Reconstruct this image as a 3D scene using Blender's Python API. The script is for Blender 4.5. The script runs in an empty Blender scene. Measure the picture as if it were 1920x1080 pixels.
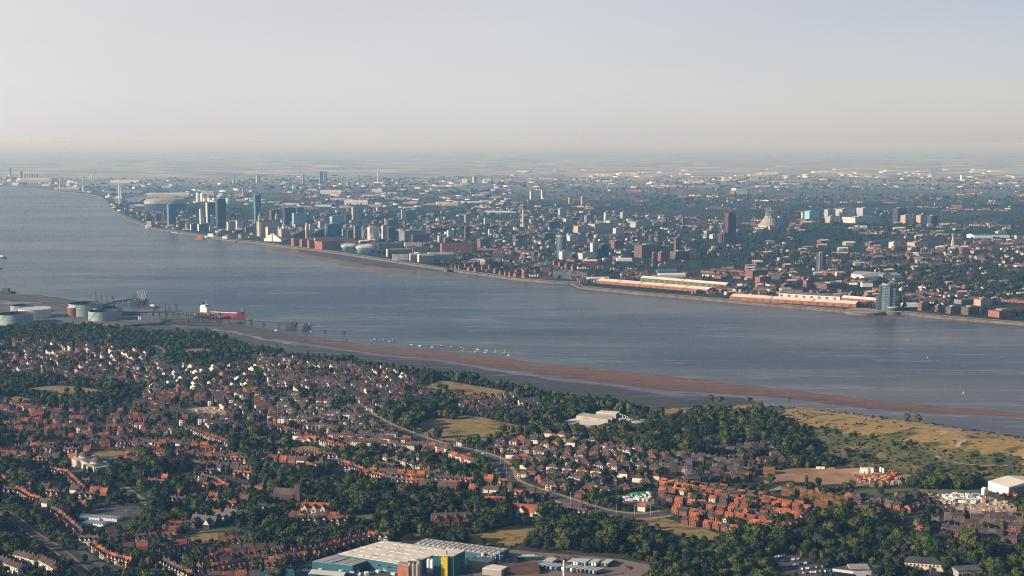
import bpy, math, random
import numpy as np
from mathutils import Vector
R = math.radians
random.seed(7); rng = np.random.default_rng(7)
sc = bpy.context.scene
COL = sc.collection
# ------------------------------------------------------------------ camera
CAMZ, PITCH, F = 400.0, 6.21, 2500.0
cd = bpy.data.cameras.new('camera'); cam = bpy.data.objects.new('camera', cd); COL.objects.link(cam)
cam.location = (0, 0, CAMZ); cam.rotation_euler = (R(90 - PITCH), 0, 0)
cd.sensor_width = 36; cd.lens = F / 1920 * 36; cd.clip_start = 1; cd.clip_end = 400000
sc.camera = cam
# ------------------------------------------------------------------ world, sun, exposure
SUN_EL, SUN_AZ = 20.0, -111.0        # azimuth measured clockwise from +Y
w = bpy.data.worlds.new("World"); sc.world = w; w.use_nodes = True
nt = w.node_tree; bg = nt.nodes['Background']
sky = nt.nodes.new('ShaderNodeTexSky'); sky.sky_type = 'NISHITA'; sky.sun_disc = False
sky.sun_elevation = R(SUN_EL); sky.sun_rotation = R(SUN_AZ); sky.altitude = 300
sky.air_density = 1.0; sky.dust_density = 0.6; sky.ozone_density = 1.0
# the hazy air low in the sky: pale near the horizon, warmer towards the sun
tcw = nt.nodes.new('ShaderNodeTexCoord'); sx = nt.nodes.new('ShaderNodeSeparateXYZ'); nt.links.new(tcw.outputs['Generated'], sx.inputs[0])
def wramp(src, stops):
    r = nt.nodes.new('ShaderNodeValToRGB'); e = r.color_ramp.elements
    while len(e) < len(stops): e.new(0.5)
    for q, (p, c) in zip(e, stops): q.position = p; q.color = (*c, 1)
    nt.links.new(src, r.inputs[0]); return r.outputs[0]
SKY_K = 1.0
elev = wramp(sx.outputs[2], [(0.0, (.275, .315, .42)), (.01, (.27, .29, .405)), (.025, (.285, .28, .39)), (.05, (.31, .275, .365)), (.11, (.365, .29, .32)), (.17, (.13, .15, .2)), (.35, (.02, .035, .07))])
mrx = nt.nodes.new('ShaderNodeMapRange'); nt.links.new(sx.outputs[0], mrx.inputs[0]); mrx.inputs[1].default_value = -.36; mrx.inputs[2].default_value = .36
side = wramp(mrx.outputs[0], [(0, (1.33, 1.32, 1.2)), (.5, (1, 1, 1)), (1, (.50, .45, .62))])
mul = nt.nodes.new('ShaderNodeMix'); mul.data_type = 'RGBA'; mul.blend_type = 'MULTIPLY'; mul.inputs[0].default_value = 1
nt.links.new(elev, mul.inputs[6])
mpw = nt.nodes.new('ShaderNodeMapping'); nt.links.new(tcw.outputs['Generated'], mpw.inputs[0]); mpw.inputs['Scale'].default_value = (2.2, 2.2, 9)
nzw = nt.nodes.new('ShaderNodeTexNoise'); nzw.inputs['Scale'].default_value = 2.0; nzw.inputs['Detail'].default_value = 4; nt.links.new(mpw.outputs[0], nzw.inputs['Vector'])
vw = wramp(nzw.outputs[0], [(.3, (.95, .955, .96)), (.7, (1.05, 1.045, 1.04))])
m0 = nt.nodes.new('ShaderNodeMix'); m0.data_type = 'RGBA'; m0.blend_type = 'MULTIPLY'; m0.inputs[0].default_value = 1
nt.links.new(side, m0.inputs[6]); nt.links.new(vw, m0.inputs[7]); nt.links.new(m0.outputs[2], mul.inputs[7])
bg.inputs[1].default_value = 0.05; nt.links.new(sky.outputs[0], bg.inputs[0])
bg2 = nt.nodes.new('ShaderNodeBackground'); nt.links.new(mul.outputs[2], bg2.inputs[0]); bg2.inputs[1].default_value = .71
addw = nt.nodes.new('ShaderNodeAddShader'); nt.links.new(bg.outputs[0], addw.inputs[0]); nt.links.new(bg2.outputs[0], addw.inputs[1])
nt.links.new(addw.outputs[0], nt.nodes['World Output'].inputs[0])
sl = bpy.data.lights.new('sun', 'SUN'); so = bpy.data.objects.new('sun', sl); COL.objects.link(so)
sl.energy = 5.0; sl.angle = R(0.5); sl.color = (1.0, 0.87, 0.70)
sd = Vector((math.sin(R(SUN_AZ)) * math.cos(R(SUN_EL)), math.cos(R(SUN_AZ)) * math.cos(R(SUN_EL)), math.sin(R(SUN_EL))))
so.rotation_euler = sd.to_track_quat('Z', 'Y').to_euler()
sc.view_settings.view_transform = 'Standard'; sc.view_settings.look = 'None'
sc.view_settings.exposure = 0.52; sc.view_settings.gamma = 1.0
sc.render.engine = 'CYCLES'
cy = sc.cycles
cy.max_bounces = 4; cy.diffuse_bounces = 2; cy.glossy_bounces = 2; cy.volume_bounces = 0; cy.transparent_max_bounces = 4
cy.filter_width = 1.05; cy.use_denoising = True; cy.denoising_prefilter = 'NONE'; cy.use_adaptive_sampling = False
HAZE_DENSITY = 5.3e-5
HAZE_COLOR = (0.27, 0.58, 1.0)
HAZE_ANISO = 0.12

# ------------------------------------------------------------------ picture <-> place
CT, ST = math.cos(R(PITCH)), math.sin(R(PITCH))
def ray(px, py):
    r = (px - 960) / F; u = (540 - py) / F
    return r, CT + u * ST, -ST + u * CT
def P(px, py, z=5.0):
    a, b, c = ray(px, py); t = (CAMZ - z) / -c
    return a * t, b * t
def proj(x, y, z=5.0):
    dz = z - CAMZ
    dep = y * CT - dz * ST; up = y * ST + dz * CT
    return 960 + F * x / dep, 540 - F * up / dep
def interp(c, x):
    return float(np.interp(x, [p[0] for p in c], [p[1] for p in c]))
SHORE = [(-900,578),(-400,588),(0,600),(215,612),(300,622),(380,631),(450,648),(480,662),(560,672),(640,678),(700,688),(760,697),(800,700),(900,722),(1000,742),(1080,757),(1150,768),(1250,788),(1350,782),(1450,778),(1560,792),(1640,803),(1720,812),(1800,824),(1900,838),(2100,870),(2800,980)]
WATERL = [(-900,534),(-400,540),(0,546),(100,556),(190,571),(260,590),(330,600),(420,606),(480,614),(560,628),(640,640),(700,648),(760,653),(850,660),(960,674),(1050,685),(1150,694),(1300,710),(1440,726),(1600,745),(1760,762),(1920,774),(2100,785),(2800,830)]
FARSH = [(-900,330),(0,350),(60,353),(120,360),(160,363),(185,367),(200,376),(212,392),(225,401),(245,412),(270,421),(290,429),(330,434),(380,442),(430,450),(480,454),(520,460),(600,469),(650,476),(700,484),(760,493),(840,505),(900,513),(960,521),(1030,528),(1075,530),(1090,538),(1200,549),(1320,559),(1440,570),(1560,580),(1600,583),(1640,584),(1700,586),(1760,593),(1920,606),(2800,670)]
RIDGE = [(1100,785,0),(1250,778,8),(1350,768,14),(1450,762,18),(1560,770,24),(1640,781,28),(1720,790,30),(1800,803,30),(1900,818,28),(2100,850,25),(2800,950,8)]
FOOT = [(1100,845),(1300,850),(1450,878),(1600,902),(1750,906),(1920,898),(2100,930),(2800,1040)]
LZ = 5.0
def dist(px, py, z): return P(px, py, z)[1]
_pxs = np.arange(-900, 2801, 10)
T_SH = np.array([dist(p, interp(SHORE, p), 0) for p in _pxs])
T_WL = np.array([dist(p, interp(WATERL, p), 0) for p in _pxs])
T_H = np.interp(_pxs, [r[0] for r in RIDGE], [r[2] for r in RIDGE])
T_RD = np.array([dist(p, np.interp(p, [r[0] for r in RIDGE], [r[1] for r in RIDGE]), 5 + h) for p, h in zip(_pxs, T_H)])
T_FT = np.array([dist(p, interp(FOOT, p), 5) for p in _pxs])
def col_of(x, y, z=5.0): return 960 + F * x / (y * CT + (CAMZ - z) * ST)
def H(x, y):
    """height of the near bank"""
    p = col_of(x, y, 15)
    if p < 1100: return LZ
    h = np.interp(p, _pxs, T_H); rd = np.interp(p, _pxs, T_RD); ft = np.interp(p, _pxs, T_FT); sh = np.interp(p, _pxs, T_SH)
    if y <= ft: return LZ
    if y < rd:
        s = (y - ft) / (rd - ft); s = s * s * (3 - 2 * s)
        s += 0.05 * math.sin(x * .021) * math.sin(y * .033) * s
        return float(LZ + h * s)
    s = min(1, (y - rd) / max(sh - rd, 1)); return float(LZ + h * (1 - s * .8))
def hit(px, py):
    if px < 1100 or py > interp(FOOT, px): return (*P(px, py, LZ), LZ)
    a, b, c = ray(px, py); t0 = (CAMZ - 36) / -c; t1 = (CAMZ - 5) / -c; t = t0
    while t < t1:
        x, y, z = a * t, b * t, CAMZ + c * t
        if z <= H(x, y): return x, y, H(x, y)
        t += 4
    return a * t1, b * t1, LZ

# ------------------------------------------------------------------ materials
MATS = {}
def nodes(name):
    m = bpy.data.materials.new(name); m.use_nodes = True; MATS[name] = m
    return m, m.node_tree, m.node_tree.nodes['Principled BSDF']
def N(t, typ, **kw):
    n = t.nodes.new(typ)
    for k, v in kw.items(): setattr(n, k, v)
    return n
def ramp(t, fac, stops):
    r = N(t, 'ShaderNodeValToRGB'); e = r.color_ramp.elements
    while len(e) < len(stops): e.new(0.5)
    for q, (p, c) in zip(e, stops): q.position = p; q.color = (*c, 1) if len(c) == 3 else c
    t.links.new(fac, r.inputs[0]); return r.outputs[0]
def noise(t, scale, detail=3, rough=.55, coord='Position', stretch=None):
    if coord == 'Position': src = N(t, 'ShaderNodeNewGeometry').outputs['Position']
    else: src = N(t, 'ShaderNodeTexCoord').outputs[coord]
    if stretch:
        mp = N(t, 'ShaderNodeMapping'); t.links.new(src, mp.inputs[0]); src = mp.outputs[0]
        mp.inputs['Scale'].default_value = stretch[0]; mp.inputs['Rotation'].default_value = (0, 0, stretch[1])
    n = N(t, 'ShaderNodeTexNoise'); n.inputs['Scale'].default_value = scale; n.inputs['Detail'].default_value = detail
    n.inputs['Roughness'].default_value = rough
    t.links.new(src, n.inputs['Vector']); return n.outputs[0]
def mat(name, c, rough=.8, var=.25, scale=.25, metal=0.0, spec=.3):
    m, t, b = nodes(name)
    lo = tuple(max(0, k * (1 - var)) for k in c); hi = tuple(k * (1 + var) for k in c)
    t.links.new(ramp(t, noise(t, scale, 4, .6), [(.32, lo), (.68, hi)]), b.inputs['Base Color'])
    b.inputs['Roughness'].default_value = rough; b.inputs['Metallic'].default_value = metal
    b.inputs['Specular IOR Level'].default_value = spec
    return m
def facade(name, wall, glass, floor=3.6, bay=3.2, wf=.55, hf=.5, roof=(.22, .21, .2), grough=.15):
    """window grid on the sides (object space), plain roof on top"""
    m, t, b = nodes(name)
    tc = N(t, 'ShaderNodeTexCoord'); so_ = N(t, 'ShaderNodeSeparateXYZ'); t.links.new(tc.outputs['Object'], so_.inputs[0])
    sn = N(t, 'ShaderNodeSeparateXYZ'); t.links.new(tc.outputs['Normal'], sn.inputs[0])
    def M(op, a, bb=None):
        q = N(t, 'ShaderNodeMath', operation=op)
        for i, v in enumerate((a, bb)):
            if v is None: continue
            if isinstance(v, (int, float)): q.inputs[i].default_value = v
            else: t.links.new(v, q.inputs[i])
        return q.outputs[0]
    ax = M('GREATER_THAN', M('ABSOLUTE', sn.outputs[0]), .6)
    u = M('ADD', M('MULTIPLY', so_.outputs[1], ax), M('MULTIPLY', so_.outputs[0], M('SUBTRACT', 1.0, ax)))
    fu = M('LESS_THAN', M('FRACT', M('MULTIPLY', M('ADD', u, 500), 1 / bay)), wf)
    fz = M('LESS_THAN', M('FRACT', M('MULTIPLY', so_.outputs[2], 1 / floor)), hf)
    win = M('MULTIPLY', M('MULTIPLY', fu, fz), M('LESS_THAN', M('ABSOLUTE', sn.outputs[2]), .5))
    wc = ramp(t, noise(t, .08, 3), [(.3, tuple(k * .8 for k in wall)), (.7, tuple(min(.95, k * 1.15) for k in wall))])
    top = M('GREATER_THAN', sn.outputs[2], .5)
    x1 = N(t, 'ShaderNodeMix', data_type='RGBA'); t.links.new(win, x1.inputs[0]); t.links.new(wc, x1.inputs[6]); x1.inputs[7].default_value = (*glass, 1)
    x2 = N(t, 'ShaderNodeMix', data_type='RGBA'); t.links.new(top, x2.inputs[0]); t.links.new(x1.outputs[2], x2.inputs[6]); x2.inputs[7].default_value = (*roof, 1)
    t.links.new(x2.outputs[2], b.inputs['Base Color'])
    t.links.new(M('SUBTRACT', .8, M('MULTIPLY', win, .8 - grough)), b.inputs['Roughness'])
    return m
mat('brick_red', (.22, .085, .055), var=.35, scale=.12); mat('brick_brown', (.16, .075, .05), var=.3, scale=.12)
mat('brick_orange', (.27, .105, .055), var=.3, scale=.12)
mat('render_white', (.66, .60, .50), var=.15, scale=.06); mat('render_cream', (.64, .53, .39), var=.2, scale=.06)
mat('roof_red', (.24, .075, .040), var=.45, scale=.09); mat('roof_orange', (.33, .10, .042), var=.45, scale=.09)
mat('roof_brown', (.095, .062, .05), var=.35, scale=.09); mat('roof_slate', (.055, .054, .06), var=.35, scale=.09)
mat('roof_grey', (.115, .108, .108), var=.3, scale=.09)
mat('window_glass', (.02, .024, .03), rough=.15, var=.2, spec=.6)
mat('door_paint', (.10, .05, .04)); mat('bark', (.06, .045, .03)); mat('timber', (.06, .045, .035))
mat('new_timber', (.42, .25, .10), var=.25, scale=.4)
mat('white_paint', (.78, .77, .74), rough=.5, var=.06); mat('pale_metal', (.55, .55, .53), rough=.5, var=.12, scale=.04)
mat('white_roof', (.76, .66, .54), rough=.6, var=.07, scale=.05); mat('grey_sheet', (.32, .31, .29), rough=.6, var=.15, scale=.05)
mat('teal_sheet', (.03, .12, .16), rough=.5, var=.1, scale=.05); mat('yellow_paint', (.72, .52, .03), rough=.5, var=.1)
mat('concrete', (.30, .28, .25), var=.18, scale=.08); mat('dark_steel', (.045, .047, .05), rough=.6, var=.3)
mat('rust', (.17, .085, .06), var=.4, scale=.05); mat('red_paint', (.32, .035, .04), rough=.5, var=.12, scale=.03)
mat('tank_green', (.27, .33, .33), rough=.6, var=.1, scale=.03); mat('tank_dark', (.035, .04, .045), var=.3)
mat('quay_stone', (.12, .10, .08), var=.35, scale=.06); mat('sandstone_red', (.085, .052, .045), var=.3, scale=.05)
mat('stone_pale', (.50, .44, .36), var=.15, scale=.05); mat('copper_green', (.16, .32, .27), var=.15)
mat('asphalt', (.085, .08, .075), var=.2, scale=.05); mat('verge_sand', (.33, .24, .13), var=.25, scale=.05)
mat('path_pale', (.36, .29, .21), var=.15, scale=.1); mat('yard_concrete', (.20, .155, .125), var=.25, scale=.03)
mat('soil', (.36, .20, .11), var=.35, scale=.03); mat('rubble', (.42, .31, .23), var=.45, scale=.12)
mat('glass_blue', (.05, .10, .13), rough=.12, var=.25, scale=.03, spec=.8); mat('glass_teal', (.07, .22, .26), rough=.15, var=.2, scale=.04, spec=.8)
mat('glass_dark', (.015, .018, .02), rough=.12, var=.2, spec=.7); mat('green_paint', (.04, .30, .10)); mat('blue_paint', (.04, .14, .36), rough=.5)
mat('trailer_green', (.02, .09, .07), rough=.4, var=.1); mat('car_silver', (.5, .5, .5), rough=.3, var=.05, spec=.6)
mat('car_dark', (.03, .035, .045), rough=.3, spec=.6); mat('car_red', (.4, .03, .03), rough=.3, spec=.6); mat('orange_paint', (.6, .17, .03)); mat('tyre', (.02, .02, .02))
mat('far_roof', (.17, .12, .10), var=.5, scale=.01); mat('far_pale', (.55, .50, .44), var=.3, scale=.01)
mat('hospital_teal', (.22, .48, .50), var=.1)
facade('fac_cream', (.50, .43, .34), (.05, .06, .07)); facade('fac_white', (.66, .63, .58), (.07, .09, .11), 3.4, 4)
facade('fac_brick', (.24, .10, .07), (.04, .04, .045), 3.5, 3.6, .4, .5, (.15, .13, .12)); facade('fac_brown', (.15, .10, .075), (.03, .035, .04), 3.4, 3, .5, .45, (.16, .15, .14))
facade('fac_grey', (.26, .26, .26), (.04, .06, .08), 3.6, 2.6, .6, .55); facade('fac_glass', (.16, .22, .25), (.03, .07, .095), 3.8, 2.0, .8, .75)
facade('fac_dark', (.07, .075, .085), (.02, .028, .035), 3.8, 3.0, .6, .6, (.1, .1, .1)); facade('fac_teal', (.40, .52, .53), (.04, .16, .20), 3.5, 4, .7, .6)
facade('fac_tan', (.50, .35, .24), (.16, .10, .07), 3.4, 4, .45, .4); facade('fac_stripe', (.58, .58, .58), (.10, .13, .16), 60, 5, .5, .98)
facade('fac_dock', (.33, .115, .075), (.05, .03, .03), 4.2, 4.2, .3, .4, (.11, .105, .10))
CITYM = ['fac_cream', 'fac_white', 'fac_brick', 'fac_brown', 'fac_grey', 'fac_glass', 'fac_dark']

def foliage(name, a, b_, c):
    m, t, b = nodes(name)
    mx = N(t, 'ShaderNodeMix', data_type='RGBA')
    t.links.new(ramp(t, noise(t, .012, 2), [(.35, a), (.65, b_)]), mx.inputs[6]); mx.inputs[7].default_value = (*c, 1)
    t.links.new(ramp(t, noise(t, .075, 1), [(.45, (0, 0, 0)), (.75, (.8, .8, .8))]), mx.inputs[0])
    t.links.new(mx.outputs[2], b.inputs['Base Color']); b.inputs['Roughness'].default_value = .75
    b.inputs['Specular IOR Level'].default_value = .15
foliage('leaves', (.028, .050, .009), (.056, .084, .012), (.12, .125, .022))
foliage('leaves_olive', (.055, .064, .012), (.08, .084, .016), (.12, .115, .03))
foliage('leaves_grey', (.030, .036, .020), (.045, .05, .026), (.06, .058, .035))
foliage('leaves_dark', (.012, .025, .008), (.02, .036, .010), (.04, .055, .014))
foliage('leaves_far', (.014, .026, .014), (.024, .036, .018), (.045, .052, .025))

# near ground: gardens, hedges and worn ground
m, t, b = nodes('ground_near')
c1 = ramp(t, noise(t, .035, 6, .65), [(.30, (.009, .017, .007)), (.48, (.022, .032, .013)), (.60, (.055, .05, .03)), (.75, (.13, .115, .085))])
t.links.new(c1, b.inputs['Base Color']); b.inputs['Roughness'].default_value = .95
# dry grass with green blotches
m, t, b = nodes('dry_grass')
c1 = ramp(t, noise(t, .022, 8, .74, stretch=((1, 2.2, 1), .5)), [(.36, (.035, .05, .016)), (.44, (.11, .10, .032)), (.50, (.33, .205, .06)), (.57, (.20, .13, .04)), (.66, (.44, .28, .11))])
t.links.new(c1, b.inputs['Base Color']); b.inputs['Roughness'].default_value = .95
m, t, b = nodes('scrub')
c1 = ramp(t, noise(t, .03, 7, .74), [(.36, (.022, .036, .011)), (.45, (.06, .07, .02)), (.56, (.12, .105, .03)), (.66, (.28, .18, .06))])
t.links.new(c1, b.inputs['Base Color']); b.inputs['Roughness'].default_value = .95
m, t, b = nodes('green_grass')
c1 = ramp(t, noise(t, .03, 5, .7), [(.3, (.055, .085, .025)), (.6, (.12, .13, .04)), (.8, (.2, .16, .06))])
t.links.new(c1, b.inputs['Base Color']); b.inputs['Roughness'].default_value = .95
# far ground: woods, fields, roofs; farther off the colour is paled to imitate haze
m, t, b = nodes('ground_far')
vo = N(t, 'ShaderNodeTexVoronoi'); g = N(t, 'ShaderNodeNewGeometry'); t.links.new(g.outputs['Position'], vo.inputs['Vector']); vo.inputs['Scale'].default_value = .0022
bw = N(t, 'ShaderNodeSeparateColor'); t.links.new(vo.outputs['Color'], bw.inputs[0])
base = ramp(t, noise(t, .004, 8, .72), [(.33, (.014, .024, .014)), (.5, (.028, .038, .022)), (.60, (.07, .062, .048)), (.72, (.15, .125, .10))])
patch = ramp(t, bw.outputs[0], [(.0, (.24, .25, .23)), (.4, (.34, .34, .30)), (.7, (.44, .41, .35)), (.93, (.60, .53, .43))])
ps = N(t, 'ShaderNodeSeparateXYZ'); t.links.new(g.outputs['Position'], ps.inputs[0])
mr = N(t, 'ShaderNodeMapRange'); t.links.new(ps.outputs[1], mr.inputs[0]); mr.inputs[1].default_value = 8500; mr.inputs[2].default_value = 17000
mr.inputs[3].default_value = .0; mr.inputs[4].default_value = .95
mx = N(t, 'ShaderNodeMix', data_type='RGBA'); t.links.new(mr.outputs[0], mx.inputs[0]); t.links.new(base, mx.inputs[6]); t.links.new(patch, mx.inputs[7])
t.links.new(mx.outputs[2], b.inputs['Base Color']); b.inputs['Roughness'].default_value = .95; b.inputs['Specular IOR Level'].default_value = .1
# river
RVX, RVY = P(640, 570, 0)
m, t, b = nodes('river_water')
n1 = noise(t, .0016, 5, .55, stretch=((.55, 1.6, 1), R(-22)))
n2 = noise(t, .011, 4, .6, stretch=((.35, 1.7, 1), R(-30)))
ad = N(t, 'ShaderNodeMath', operation='MULTIPLY_ADD'); t.links.new(n2, ad.inputs[0]); ad.inputs[1].default_value = .22; t.links.new(n1, ad.inputs[2])
wcol = ramp(t, ad.outputs[0], [(.44, (.05, .055, .06)), (.60, (.085, .075, .074)), (.76, (.13, .10, .088))])
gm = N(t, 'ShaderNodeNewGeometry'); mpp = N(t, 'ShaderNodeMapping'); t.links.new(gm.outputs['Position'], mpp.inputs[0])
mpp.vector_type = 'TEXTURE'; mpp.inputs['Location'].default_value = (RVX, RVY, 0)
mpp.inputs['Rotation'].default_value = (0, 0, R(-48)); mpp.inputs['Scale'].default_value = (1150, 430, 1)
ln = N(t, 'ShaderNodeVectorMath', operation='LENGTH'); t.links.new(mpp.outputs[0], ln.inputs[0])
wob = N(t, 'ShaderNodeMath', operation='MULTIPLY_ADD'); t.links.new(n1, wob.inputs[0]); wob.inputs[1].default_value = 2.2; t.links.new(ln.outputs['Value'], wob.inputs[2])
cloud_shade = ramp(t, wob.outputs[0], [(0.0, (1, 1, 1)), (1.0, (0, 0, 0))])
cloud_shade = N(t, 'ShaderNodeMapRange'); t.links.new(wob.outputs[0], cloud_shade.inputs[0]); cloud_shade.inputs[1].default_value = 1.65; cloud_shade.inputs[2].default_value = 2.6; cloud_shade.inputs[3].default_value = 1.0; cloud_shade.inputs[4].default_value = 0
mxr = N(t, 'ShaderNodeMix', data_type='RGBA'); t.links.new(cloud_shade.outputs[0], mxr.inputs[0]); t.links.new(wcol, mxr.inputs[6]); mxr.inputs[7].default_value = (.004, .020, .036, 1)  # cloud shadow painted into the water colour as a dark blue ellipse
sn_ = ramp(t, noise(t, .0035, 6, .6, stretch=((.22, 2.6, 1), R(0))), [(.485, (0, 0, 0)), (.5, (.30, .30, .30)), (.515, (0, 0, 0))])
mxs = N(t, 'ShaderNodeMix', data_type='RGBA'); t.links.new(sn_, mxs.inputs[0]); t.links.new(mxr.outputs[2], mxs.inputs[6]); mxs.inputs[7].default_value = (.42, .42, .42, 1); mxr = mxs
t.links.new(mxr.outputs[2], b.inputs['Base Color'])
rr = N(t, 'ShaderNodeMapRange'); t.links.new(ad.outputs[0], rr.inputs[0]); rr.inputs[1].default_value = .5; rr.inputs[2].default_value = .72
rr.inputs[3].default_value = .33; rr.inputs[4].default_value = .29; t.links.new(rr.outputs[0], b.inputs['Roughness'])
b.inputs['IOR'].default_value = 1.33
bp = N(t, 'ShaderNodeBump'); bp.inputs['Strength'].default_value = .5; bp.inputs['Distance'].default_value = .6
t.links.new(noise(t, .09, 3, .6, stretch=((.6, 1.5, 1), R(-30))), bp.inputs['Height']); t.links.new(bp.outputs[0], b.inputs['Normal'])
# mudflats: attribute 'across' 0 at the bank, 1 at the water; 'along' = 0 north .. 1 south
m, t, b = nodes('mud')
at = N(t, 'ShaderNodeAttribute', attribute_name='across'); al = N(t, 'ShaderNodeAttribute', attribute_name='along')
nz = noise(t, .012, 5, .6, stretch=((.4, 1.8, 1), R(-22)))
ma = N(t, 'ShaderNodeMath', operation='MULTIPLY_ADD'); t.links.new(nz, ma.inputs[0]); ma.inputs[1].default_value = .28; t.links.new(at.outputs['Fac'], ma.inputs[2])
red = ramp(t, ma.outputs[0], [(.0, (.045, .042, .038)), (.64, (.055, .05, .046)), (.72, (.17, .155, .15)), (.77, (.11, .062, .042)), (1.0, (.175, .088, .052))])
gry = ramp(t, ma.outputs[0], [(.0, (.085, .068, .062)), (.66, (.07, .06, .055)), (.71, (.28, .26, .25)), (.76, (.06, .05, .035)), (1.0, (.085, .065, .05))])
mx = N(t, 'ShaderNodeMix', data_type='RGBA'); t.links.new(al.outputs['Fac'], mx.inputs[0]); t.links.new(gry, mx.inputs[6]); t.links.new(red, mx.inputs[7])
fine = ramp(t, noise(t, .05, 5, .7, stretch=((.3, 2.2, 1), R(-25))), [(.3, (.7, .7, .7)), (.7, (1.3, 1.3, 1.3))])
m2 = N(t, 'ShaderNodeMix', data_type='RGBA', blend_type='MULTIPLY'); m2.inputs[0].default_value = 1; t.links.new(mx.outputs[2], m2.inputs[6]); t.links.new(fine, m2.inputs[7])
t.links.new(m2.outputs[2], b.inputs['Base Color'])
wet = ramp(t, noise(t, .03, 4, .7, stretch=((.3, 2.2, 1), R(-22))), [(.36, (.3, .3, .3)), (.46, (.7, .7, .7)), (.6, (.95, .95, .95))])
t.links.new(wet, b.inputs['Roughness'])
mat('far_mud', (.19, .15, .09), var=.3, scale=.01); mat('far_mud_wet', (.095, .07, .062), rough=.7, var=.2, scale=.01)

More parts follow.
